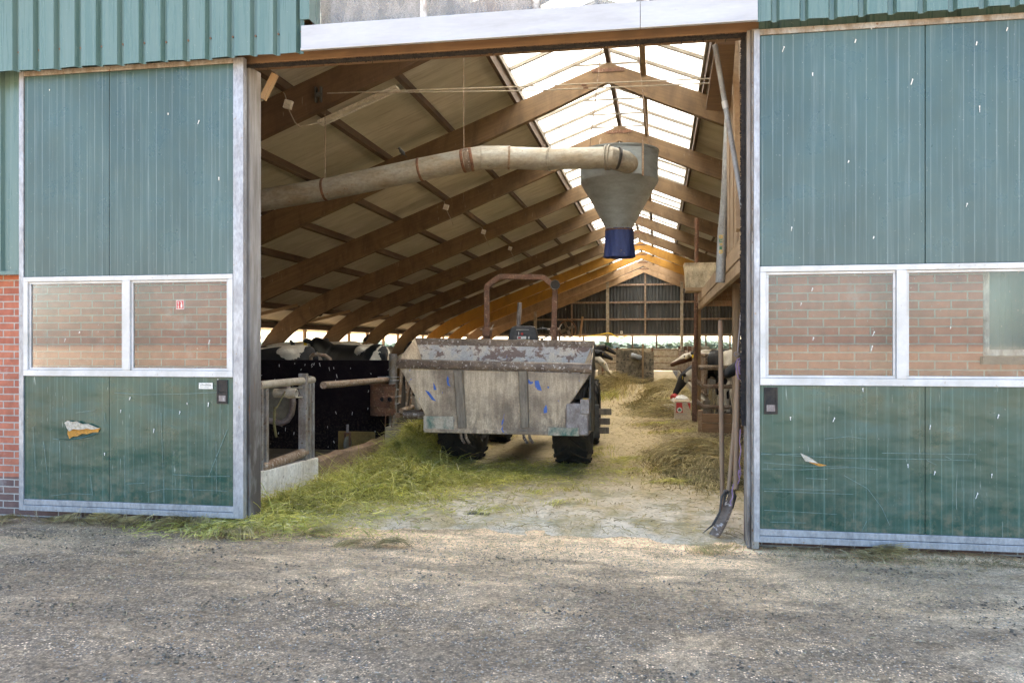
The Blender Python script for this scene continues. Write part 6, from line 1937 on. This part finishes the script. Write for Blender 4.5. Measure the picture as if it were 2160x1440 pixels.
# ================================================================== far end of the alley
bz = at(1335, 738, Y=34.0).z
xa, xb = at(1300, 770, Y=34.0).x, at(1379, 770, Y=34.0).x
br = thing('barrier_board', ((xa + xb) / 2, 34.0, 0), 'large mottled board barrier with a grey roller standing across the far end of the alley', 'barrier')
n_ = 10
top = [(xa + (xb - xa) * k / n_, bz + (.0 if k < 7 else -.07) + .015 * math.sin(k * 2.1)) for k in range(n_ + 1)]
MB().prism([(xa, 0), (xb, 0)] + top[::-1], 34.0, 34.04).build('board', 'far_board' if 'far_board' in MAT else 'rib_grey', br)
a = at(1331, 749, Y=33.85); b = at(1353, 755, Y=33.85)
MB().tube([a, a.lerp(b, .1), a.lerp(b, .9), b], [.09, .11, .11, .08], 14).build('roller', 'downpipe_grey', br, smooth=True)
MB().box(at(1356, 0, Y=33.9).x - .04, at(1356, 0, Y=33.9).x + .04, 33.9, 33.98, 0, at(1356, 725, Y=33.9).z).build('stake', 'wood_post', br)
def rails(xa, xb, y, label):
    t = thing('tube_fence', ((xa + xb) / 2, y, 0), label, 'fence', 'tube fences across the far end')
    for z in (.5, .78, 1.06, 1.34):
        MB().tube([(xa, y, z), (xb, y, z)], .03, 8).build('rail', 'rust_pipe', t, smooth=True)
    for x in (xa, xb):
        MB().box(x - .04, x + .04, y - .04, y + .04, 0, 1.45).build('upright', 'rust', t)
rails(at(1271, 740, Y=36).x, at(1302, 740, Y=36).x, 36.0, 'rusty tube fence to the left of the mottled board')
rails(at(1376, 740, Y=37).x, at(1436, 740, Y=37).x, 37.0, 'rusty tube fence to the right of the mottled board')
q0 = at(1289, 726, Y=44); 
def pens(xa, xb, ya, yb, y, label):
    a = at(xa, ya, Y=y); b = at(xb, yb, Y=y)
    o = MB().box(a.x, b.x, y, y + .6, b.z, a.z).box(a.x + .1, b.x - .1, y + .2, y + .4, 0, b.z)
    o = o.build('water_trough', 'concrete', bevel=.03)
    own_origin(o, ((a.x + b.x) / 2, y, 0)); tag(o, label, 'trough', 'concrete water troughs')
pens(1256, 1280, 727, 737, 42, 'grey ribbed trough beyond the loader with a green bucket at its end')
pens(1437, 1497, 730, 741, 30, 'grey ribbed trough on the right behind the white faced cow')
q = at(1283, 731, Y=41.5)
gbk = thing('green_bucket', (q.x, q.y, q.z - .25), 'dark green bucket hanging at the far left post', 'bucket')
MB().lathe([(0, -.22), (.13, -.22), (.17, .2), (.18, .21), (.165, .2), (.12, -.2), (0, -.2)], q, 'Z', 20).build('shell', 'green_plastic', gbk, smooth=True)
MB().tube([q + Vector((-.17, 0, .2)), q + Vector((-.1, 0, .36)), q + Vector((.1, 0, .36)), q + Vector((.17, 0, .2))], .01, 6).build('handle', 'wire', gbk)
q = at(1311, 701, Y=YE - .06)
sb = thing('switch_box', q, 'small white switch box on the dark gable sheeting', 'switch')
MB().box(q.x - .07, q.x + .07, q.y - .05, q.y + .05, q.z - .09, q.z + .09).build('box', 'white_print', sb, bevel=.01)
MB().box(q.x - .025, q.x + .025, q.y - .06, q.y - .051, q.z - .03, q.z + .03).build('button', 'dark_frame', sb)
hs_ = thing('yellow_hose', at(1283, 703, Y=YE - .3), 'yellow hose looped along the base of the dark gable sheeting', 'hose')
MB().tube([at(px, py, Y=YE - .25) for px, py in ((1206, 708), (1230, 709), (1255, 707), (1272, 704), (1283, 702), (1290, 704), (1300, 710), (1312, 713), (1322, 708))], .035, 8).build('hose', 'ear_yellow', hs_, smooth=True)
fc = at(1197, 694, Y=YE - .5)
fn = thing('wall_fan', fc, 'round grey fan hung on a girt of the dark gable', 'fan')
MB().lathe([(.5, -.1), (.56, -.1), (.56, .1), (.5, .1), (.5, -.1)], fc, 'Y', 28).build('ring', 'rust', fn, smooth=True)
for k in range(4):
    a = k * math.pi / 2 + .4
    c = fc + Vector((.26 * math.cos(a), 0, .26 * math.sin(a)))
    MB().bar(fc, fc + Vector((.48 * math.cos(a), 0, .48 * math.sin(a))), .03, .2, (math.sin(a) * -1, .5, math.cos(a))).build('blade', 'rib_grey', fn)
MB().tube([fc + Vector((0, -.12, 0)), fc + Vector((0, .12, 0))], .1, 14).build('hub', 'dark_frame', fn, smooth=True)
MB().bar(fc + Vector((0, .0, .55)), (fc.x, fc.y + .2, at(1197, 673, Y=YE - .3).z + .1), .04, .04).build('hanger', 'rust', fn)
a = at(1223, 712, Y=YE - .5); b = at(1229, 668, Y=YE - .3)
o = MB().bar(a, b, .12, .12, (0, 1, 0)).build('leaning_beam', 'wood_post')
own_origin(o, a); tag(o, 'brown beam leaning against the dark gable beside the fan', 'beam')
MB_ = MB()

# ================================================================== trees beyond the left windows and the far treeline
def tree(name, x, y, h, spread, label, nleaf, seed, mat='tree_leaves', low=1.2):
    r = random.Random(seed)
    t = thing(name, (x, y, 0), label, 'tree', 'trees beyond the barn')
    m = MB()
    tips = []
    top = Vector((x + r.uniform(-.3, .3), y, h * .8))
    m.tube([(x, y, -.1), (x + .05, y, h * .25), (x - .05, y + .05, h * .5), top], [h * .03, h * .024, h * .016, h * .005], 9)
    for k in range(15):
        z0 = h * r.uniform(.14, .7); a = r.uniform(0, 6.28)
        l = spread * r.uniform(.55, 1.0) * (1 - .45 * z0 / h)
        p0 = Vector((x, y, z0)); p1 = p0 + Vector((math.cos(a) * l * .5, math.sin(a) * l * .5, l * .22)); p2 = p0 + Vector((math.cos(a) * l, math.sin(a) * l, l * .5 * r.uniform(.2, 1.1)))
        m.tube([p0, p1, p2], [h * .011, h * .007, h * .002], 6)
        tips += [p1.lerp(p2, .3), p1.lerp(p2, .7), p2]
        for j in range(2):
            q = p1.lerp(p2, r.random()); e = q + Vector((r.uniform(-1, 1), r.uniform(-1, 1), r.uniform(-.4, .6))) * l * .35
            m.tube([q, e], [h * .004, h * .001], 5); tips.append(e)
    m.build('trunk', 'bark', t, smooth=True)
    tips.append(top)
    vs = []; fs = []
    for i in range(nleaf):
        c = r.choice(tips)
        g = spread * .16
        p = c + Vector((r.gauss(0, g), r.gauss(0, g), r.gauss(0, g * .7)))
        if p.z < low: continue
        s = h * r.uniform(.007, .014)
        d = Vector((r.uniform(-1, 1), r.uniform(-1, 1), r.uniform(-.8, .4))).normalized(); q = d.cross(Vector((r.random(), r.random(), 1))).normalized()
        b = len(vs)
        vs += [p - d * s * 1.6, p + q * s, p + d * s * 1.6, p - q * s]
        fs.append((b, b + 1, b + 2, b + 3))
    mm = MB(); mm.v = [tuple(v) for v in vs]; mm.f = fs
    mm.build('crown', mat, t, recalc=False)
tree('apple_tree', -17.2, 27.0, 5.6, 3.0, 'leafy tree seen through the first left windows, branches against the sky', 7000, 3, low=.9)
tree('apple_tree', -23.5, 30.5, 6.0, 2.8, 'leafy tree with a loose crown seen right of the first window post', 6000, 8, low=.9)
tree('field_tree', -47, 66, 7, 5, 'hazy tree seen through the third left window', 3000, 12, 'far_leaves_hazed', .5)
tree('field_tree', -40, 74, 6, 4.5, 'hazy small tree beyond the fourth left window', 2400, 21, 'far_leaves_hazed', .5)
rr = random.Random(5)
m = MB(); vs = []; fs = []
for i in range(26000):
    x = rr.uniform(-420, 200); y = 480 + rr.uniform(0, 60)
    hh = 3.6 + 3.2 * mnoise.noise(Vector((x * .025, 1, 0))) + 1.6 * mnoise.noise(Vector((x * .1, 4, 0)))
    z = rr.uniform(0, 1) ** .8 * max(1.0, hh)
    p = Vector((x, y, z)); s = rr.uniform(1.0, 2.2)
    d = Vector((rr.uniform(-1, 1), rr.uniform(-1, 1), rr.uniform(-.6, .6))).normalized(); q = d.cross(Vector((.3, .2, 1))).normalized()
    b = len(vs); vs += [p - d * s, p + q * s, p + d * s, p - q * s]; fs.append((b, b + 1, b + 2, b + 3))
m.v = [tuple(v) for v in vs]; m.f = fs
o = m.build('far_trees', 'far_leaves_hazed', recalc=False)
tag(o, 'distant line of trees beyond the far gable windows', 'trees', None, 'stuff')
# no haze in the air; the far leaves are painted paler instead

# ================================================================== grass, hay, straw, dung, stones
def strips(name, mat, P, length, width, label, cat, droop=0.45, tilt=0.5, seg=3, curl=1.1, zmin=0.004, seed=1):
    """P (n,3) roots of loose blades; each blade is a bent strip of quads lying at random angles"""
    g = np.random.default_rng(seed)
    n = len(P)
    az = g.uniform(0, 2 * np.pi, n)
    el = g.normal(0.12, tilt, n)
    L = length * g.uniform(0.5, 1.4, n); W = width * g.uniform(0.6, 1.4, n)
    turn = g.normal(0, curl, n); drp = g.uniform(0.2, 1.0, n) * droop
    pts = np.zeros((seg + 1, n, 3)); pts[0] = P
    a = az.copy(); e = el.copy()
    for s in range(seg):
        d = np.stack([np.cos(a) * np.cos(e), np.sin(a) * np.cos(e), np.sin(e)], 1)
        pts[s + 1] = pts[s] + d * (L / seg)[:, None]
        a += turn / seg; e -= drp
    pts[:, :, 2] = np.maximum(pts[:, :, 2], zmin)
    side = np.stack([-np.sin(az), np.cos(az), g.normal(0, .5, n)], 1)
    side /= np.linalg.norm(side, axis=1)[:, None]
    V = np.zeros((n, (seg + 1) * 2, 3))
    for s in range(seg + 1):
        w_ = W * (1 - 0.6 * s / seg)
        V[:, s * 2] = pts[s] - side * w_[:, None] / 2
        V[:, s * 2 + 1] = pts[s] + side * w_[:, None] / 2
    F = []
    base = np.arange(n)[:, None] * ((seg + 1) * 2)
    for s in range(seg):
        F.append(base + np.array([s * 2, s * 2 + 1, s * 2 + 3, s * 2 + 2])[None])
    F = np.stack(F, 1).reshape(-1, 4)
    me = bpy.data.meshes.new(name)
    me.vertices.add(V.size // 3); me.vertices.foreach_set('co', V.reshape(-1).astype(np.float32))
    me.loops.add(F.size); me.loops.foreach_set('vertex_index', F.reshape(-1).astype(np.int32))
    me.polygons.add(len(F)); me.polygons.foreach_set('loop_start', np.arange(0, F.size, 4, dtype=np.int32)); me.polygons.foreach_set('loop_total', np.full(len(F), 4, dtype=np.int32))
    me.update(); me.validate()
    me.materials.append(MAT[mat])
    o = bpy.data.objects.new(name, me); COL.objects.link(o)
    return tag(o, label, cat, None, 'stuff')
def heap_z(mounds, x, y):
    z = np.zeros_like(x)
    for cx_, cy_, sx, sy, h, ang in mounds:
        dx = x - cx_; dy = y - cy_
        c, s = math.cos(ang), math.sin(ang)
        u = (dx * c + dy * s) / sx; v = (-dx * s + dy * c) / sy
        z = z + h * np.exp(-(u * u + v * v))
    return z
def heap(name, mat, mounds, n, length, width, label, cat, seed, ymin=None, xmin=None, core=True, tilt=.5, spread=1.25, xmax=None):
    g = np.random.default_rng(seed)
    wts = np.array([m_[2] * m_[3] * (0.35 + m_[4] * 3) for m_ in mounds]); wts /= wts.sum()
    k = g.choice(len(mounds), n, p=wts)
    M = np.array(mounds)[k]
    u = g.normal(0, .62 * spread, n) * M[:, 2]; v = g.normal(0, .62 * spread, n) * M[:, 3]
    c, s = np.cos(M[:, 5]), np.sin(M[:, 5])
    x = M[:, 0] + u * c - v * s; y = M[:, 1] + u * s + v * c
    ok = np.ones(n, bool)
    if ymin is not None: ok &= y > ymin
    if xmin is not None: ok &= (x > xmin) | (y < 6.7) & (x > -4.4)
    if xmax is not None: ok &= x < xmax
    x = x[ok]; y = y[ok]
    z = heap_z(mounds, x, y) * (1 + .18 * np.sin(x * 17 + y * 9) + .12 * np.sin(y * 23 - x * 11)) + g.uniform(0.0, .03, len(x)) + .006
    o = strips(name, mat, np.stack([x, y, z], 1), length, width, label, cat, seed=seed, tilt=tilt)
    return o
def heap_core(mounds, mat, name, label, cat, bounds, step=.06, k=.82, xmin=None):
    xs = np.arange(bounds[0], bounds[1], step); ys = np.arange(bounds[2], bounds[3], step)
    Xg, Yg = np.meshgrid(xs, ys)
    Z = heap_z(mounds, Xg, Yg) * k - .03
    for j in range(len(ys)):
        for i in range(len(xs)):
            Z[j, i] += .03 * mnoise.noise(Vector((xs[i] * 6, ys[j] * 6, 0)))
    vs = [(xs[i], ys[j], float(Z[j, i])) for j in range(len(ys)) for i in range(len(xs))]
    nx = len(xs)
    fs = [(j * nx + i, j * nx + i + 1, (j + 1) * nx + i + 1, (j + 1) * nx + i) for j in range(len(ys) - 1) for i in range(nx - 1) if max(Z[j, i], Z[j, i + 1], Z[j + 1, i], Z[j + 1, i + 1]) > -.005]
    m = MB(); m.v = vs; m.f = fs
    o = m.build(name, mat, smooth=True, recalc=False)
    return tag(o, label, cat, None, 'stuff')
gm = [(-3.12, 10.5, .3, .6, .36, 0), (-2.98, 9.75, .3, .35, .2, 0), (-3.1, 9.4, .28, .4, .12, 0), (-3.1, 8.6, .42, .5, .1, .2), (-2.7, 9.0, .4, .35, .09, 0), (-3.15, 7.8, .35, .4, .1, 0), (-2.75, 8.1, .4, .35, .06, 0), (-3.35, 7.1, .3, .4, .09, 0), (-3.15, 11.5, .3, .7, .33, 0), (-2.45, 8.55, .3, .25, .05, .3)]
heap_core(gm, 'hay_core', 'grass_heap', 'dark core of the green grass heap along the kerb', 'grass', (-3.69, -1.3, 6.7, 13))  # core a darker tone than the blades lying on it
heap('fresh_grass', 'grass_blades', gm, 5000, .3, .007, 'long loose strands in the fresh grass heap along the brown kerb', 'grass', 20, xmin=-3.68)
heap('fresh_grass', 'grass_blades', gm, 26000, .13, .0085, 'heaped fresh yellow green grass along the brown kerb and before the loader wheel', 'grass', 21, xmin=-3.68, tilt=.33)
gm2 = [(-2.5, 8.9, .9, .45, .015, .2), (-1.8, 9.1, .7, .3, .012, 0), (-3.0, 6.9, .7, .25, .02, .3), (-3.6, 6.35, .6, .22, .02, .3), (-2.6, 7.7, .8, .55, .015, .5), (-2.0, 9.4, .6, .5, .02, 0), (-1.5, 9.9, .8, .5, .015, 0), (-3.1, 6.4, .6, .2, .03, .2), (-2.9, 6.15, .6, .15, .02, .2), (-3.35, 6.1, .3, .12, .035, 0)]
heap('fresh_grass', 'grass_blades', gm2, 11000, .12, .0075, 'thin scatter of green grass over the doorway floor left of centre', 'grass', 22, tilt=.2, xmin=-3.68)
tufts = []
for px, py, sx, sy, h in ((1305, 978, .28, .3, .05), (1385, 873, .3, .3, .09), (1382, 899, .4, .3, .05), (1418, 916, .4, .25, .04), (1250, 965, .2, .2, .02), (1450, 998, .5, .22, .03), (1430, 1022, .35, .12, .03), (1180, 895, .6, .6, .02),
                          (1045, 1086, .22, .1, .05), (1150, 1040, .35, .12, .02), (1190, 1064, .2, .08, .02), (870, 1060, .3, .12, .03), (1255, 950, .2, .25, .03), (480, 1130, .3, .1, .04), (990, 1020, .4, .15, .02), (1300, 1000, .3, .15, .03), (1040, 925, .4, .4, .05)):
    p = at(px, py, Z=0); tufts.append((p.x, p.y, sx, sy, h, 0))
heap('grass_tuft', 'grass_blades', tufts, 8000, .11, .005, 'small loose tufts of green grass dropped about the alley floor', 'grass', 23, tilt=.45, spread=.9)
hm = [(.62, 10.4, .5, .9, .22, 0), (.35, 11.4, .4, .6, .13, 0), (.75, 9.4, .4, .5, .12, 0), (.55, 12.4, .4, .6, .1, 0)]
heap_core(hm, 'hay_core', 'hay_heap', 'dark core of the dry hay heap on the right of the alley', 'hay', (-.7, 1.9, 7.6, 14))
heap('dry_hay', 'hay_blades', hm, 15000, .17, .008, 'heap of dry brown hay behind the scraper on the right', 'hay', 24)
hw = [(.1, 19.6, .6, 1.4, .15, 0), (.3, 22.5, .6, 2.0, .2, 0), (-.2, 21.0, .6, 1.0, .08, 0), (.3, 26, .6, 2.6, .2, 0), (.3, 31, .6, 2.6, .2, 0), (.0, 18.2, .5, .7, .1, 0), (-2.2, 32, .6, 2.4, .25, 0), (-2.1, 28.5, .6, 1.8, .2, 0), (-2.1, 25, .7, 1.2, .14, 0), (-1.8, 33.5, .5, .5, .2, 0), (-1.2, 33.4, .8, .4, .15, 0)]
heap_core(hw, 'hay_core', 'hay_windrow', 'core of the hay windrows along both feed fences', 'hay', (-2.7, 1.0, 16, 36), .12)
heap('dry_hay', 'hay_blades', hw, 22000, .3, .012, 'rows of dry hay pushed up along both feed fences further back', 'hay', 25)
gw_ = [(-2.1, 24.5, .6, .8, .06, 0), (-2.4, 22.8, .7, .7, .05, 0), (.2, 20.2, .3, .5, .2, 0)]
heap('fresh_grass', 'grass_blades', gw_, 3000, .25, .012, 'patches of greener grass among the hay further back', 'grass', 26)
sm = [(.55, 15.2, .5, .8, .06, 0), (.25, 16.0, .6, .8, .03, 0), (.5, 13.6, .5, .8, .04, 0)]
heap('straw', 'straw_blades', sm, 6000, .16, .006, 'pale straw spread round the cardboard box', 'straw', 27, tilt=.25)
# straw litter over floor and yard
g = np.random.default_rng(31)
n = 9000
x = g.uniform(-3.6, .8, n); y = 6.7 + 28 * g.random(n) ** 1.7
strips('straw_litter', 'hay_blades', np.stack([x, y, np.full(n, .016) + g.uniform(0, .01, n)], 1), .12, .006, 'loose straw and hay litter trodden into the alley floor', 'straw', tilt=.12, seed=32)
n = 14000
y = 3.2 + 3.5 * g.random(n) ** .55; x = g.normal(-.6, 2.6, n)
keep = (x > -7) & (x < 5) & ~((x < -3.5) & (y > 6.2)) & ~((x > .7) & (y > 6.2))
keep &= g.random(n) < np.clip(.25 + .9 * (y - 4.3) / 2, .08, 1)
x = x[keep]; y = y[keep]; n = len(x)
strips('straw_litter', 'straw_blades', np.stack([x, y, g.uniform(.004, .02, n)], 1), .055, .0038, 'fine chopped straw scattered over the yard before the doorway', 'straw', tilt=.2, seed=33, zmin=-.01)
n = 900
x = g.uniform(.75, 2.9, n); y = g.normal(6.16, .07, n)
strips('straw_litter', 'straw_blades', np.stack([x, y, g.uniform(.0, .03, n)], 1), .11, .005, 'straw wisps caught under the right sliding door', 'straw', tilt=.35, seed=34, zmin=-.005)
def bits(name, mat, n, xf, yf, size, label, cat, seed, flat=.6):
    g = np.random.default_rng(seed)
    x = xf(g, n); y = yf(g, n)
    base = np.array([[1, 0, 0], [-1, 0, 0], [0, 1, 0], [0, -1, 0], [0, 0, 1], [0, 0, -1]], float)
    tri = np.array([[0, 2, 4], [2, 1, 4], [1, 3, 4], [3, 0, 4], [2, 0, 5], [1, 2, 5], [3, 1, 5], [0, 3, 5]])
    s = size * np.minimum(g.lognormal(0, .38, n), 1.9)
    V = base[None] * (s[:, None, None] * g.uniform(.5, 1.3, (n, 6, 1))) * np.array([1, 1, flat])
    a = g.uniform(0, 6.28, n); c, sn = np.cos(a), np.sin(a)
    vx = V[:, :, 0] * c[:, None] - V[:, :, 1] * sn[:, None]; vy = V[:, :, 0] * sn[:, None] + V[:, :, 1] * c[:, None]
    V = np.stack([vx + x[:, None], vy + y[:, None], V[:, :, 2] + (s * flat * .35)[:, None] + .006], 2)
    F = (np.arange(n)[:, None, None] * 6 + tri[None]).reshape(-1, 3)
    me = bpy.data.meshes.new(name)
    me.from_pydata(V.reshape(-1, 3).tolist(), [], F.tolist())
    me.materials.append(MAT[mat])
    o = bpy.data.objects.new(name, me); COL.objects.link(o)
    return tag(o, label, cat, None, 'stuff')
def ycl(lo, hi, cl, sd):
    def f(g, n):
        k = g.choice(len(cl), n)
        return None
    return f
bits('gravel', 'stone_bits', 26000, lambda g, n: g.normal(-.8, 2.4, n), lambda g, n: 2.6 + 3.6 * g.random(n) ** 1.15, .0048, 'small loose stones in the yard surface', 'gravel', 41, .5)
cl = rng.uniform([-5.5, 3.2], [3.5, 6.1], (70, 2))
def clx(g, n):
    global _k
    _k = g.choice(70, n)
    return cl[_k, 0] + g.normal(0, .2, n)
def cly(g, n): return cl[_k, 1] + g.normal(0, .07, n)
bits('dung_crumbs', 'dung_bits', 3600, clx, cly, .0075, 'dark crumbs and clods of dung trodden over the yard', 'dung', 42, .5)
cm = []
for px, py, h in ((285, 1083, .12), (340, 1085, .06), (190, 1082, .04), (470, 1090, .1), (488, 1138, .07), (700, 1120, .03), (830, 1155, .05), (460, 1075, .05), (750, 1150, .015), (80, 1085, .05), (1490, 1120, .03), (1850, 1160, .06), (1830, 1165, .04)):
    p = at(px, py, Z=0); cm.append((p.x, min(p.y, 6.2), .16, .07, h * .6, 0))
heap('hay_clump', 'hay_blades', cm, 3200, .1, .005, 'dull clumps of hay and dung along the foot of the sliding doors', 'hay', 43, tilt=.4, spread=.9)
# drain iron in the threshold
q = at(1010, 1086, Z=.0)
o = MB().box(q.x - .095, q.x + .095, q.y - .04, q.y + .04, -.01, .018).box(q.x - .08, q.x + .08, q.y - .025, q.y + .025, .018, .022).build('ground_iron', 'dark_frame', bevel=.004)
own_origin(o, (q.x, q.y, 0)); tag(o, 'flat dark iron plate in the middle of the doorway threshold', 'plate')
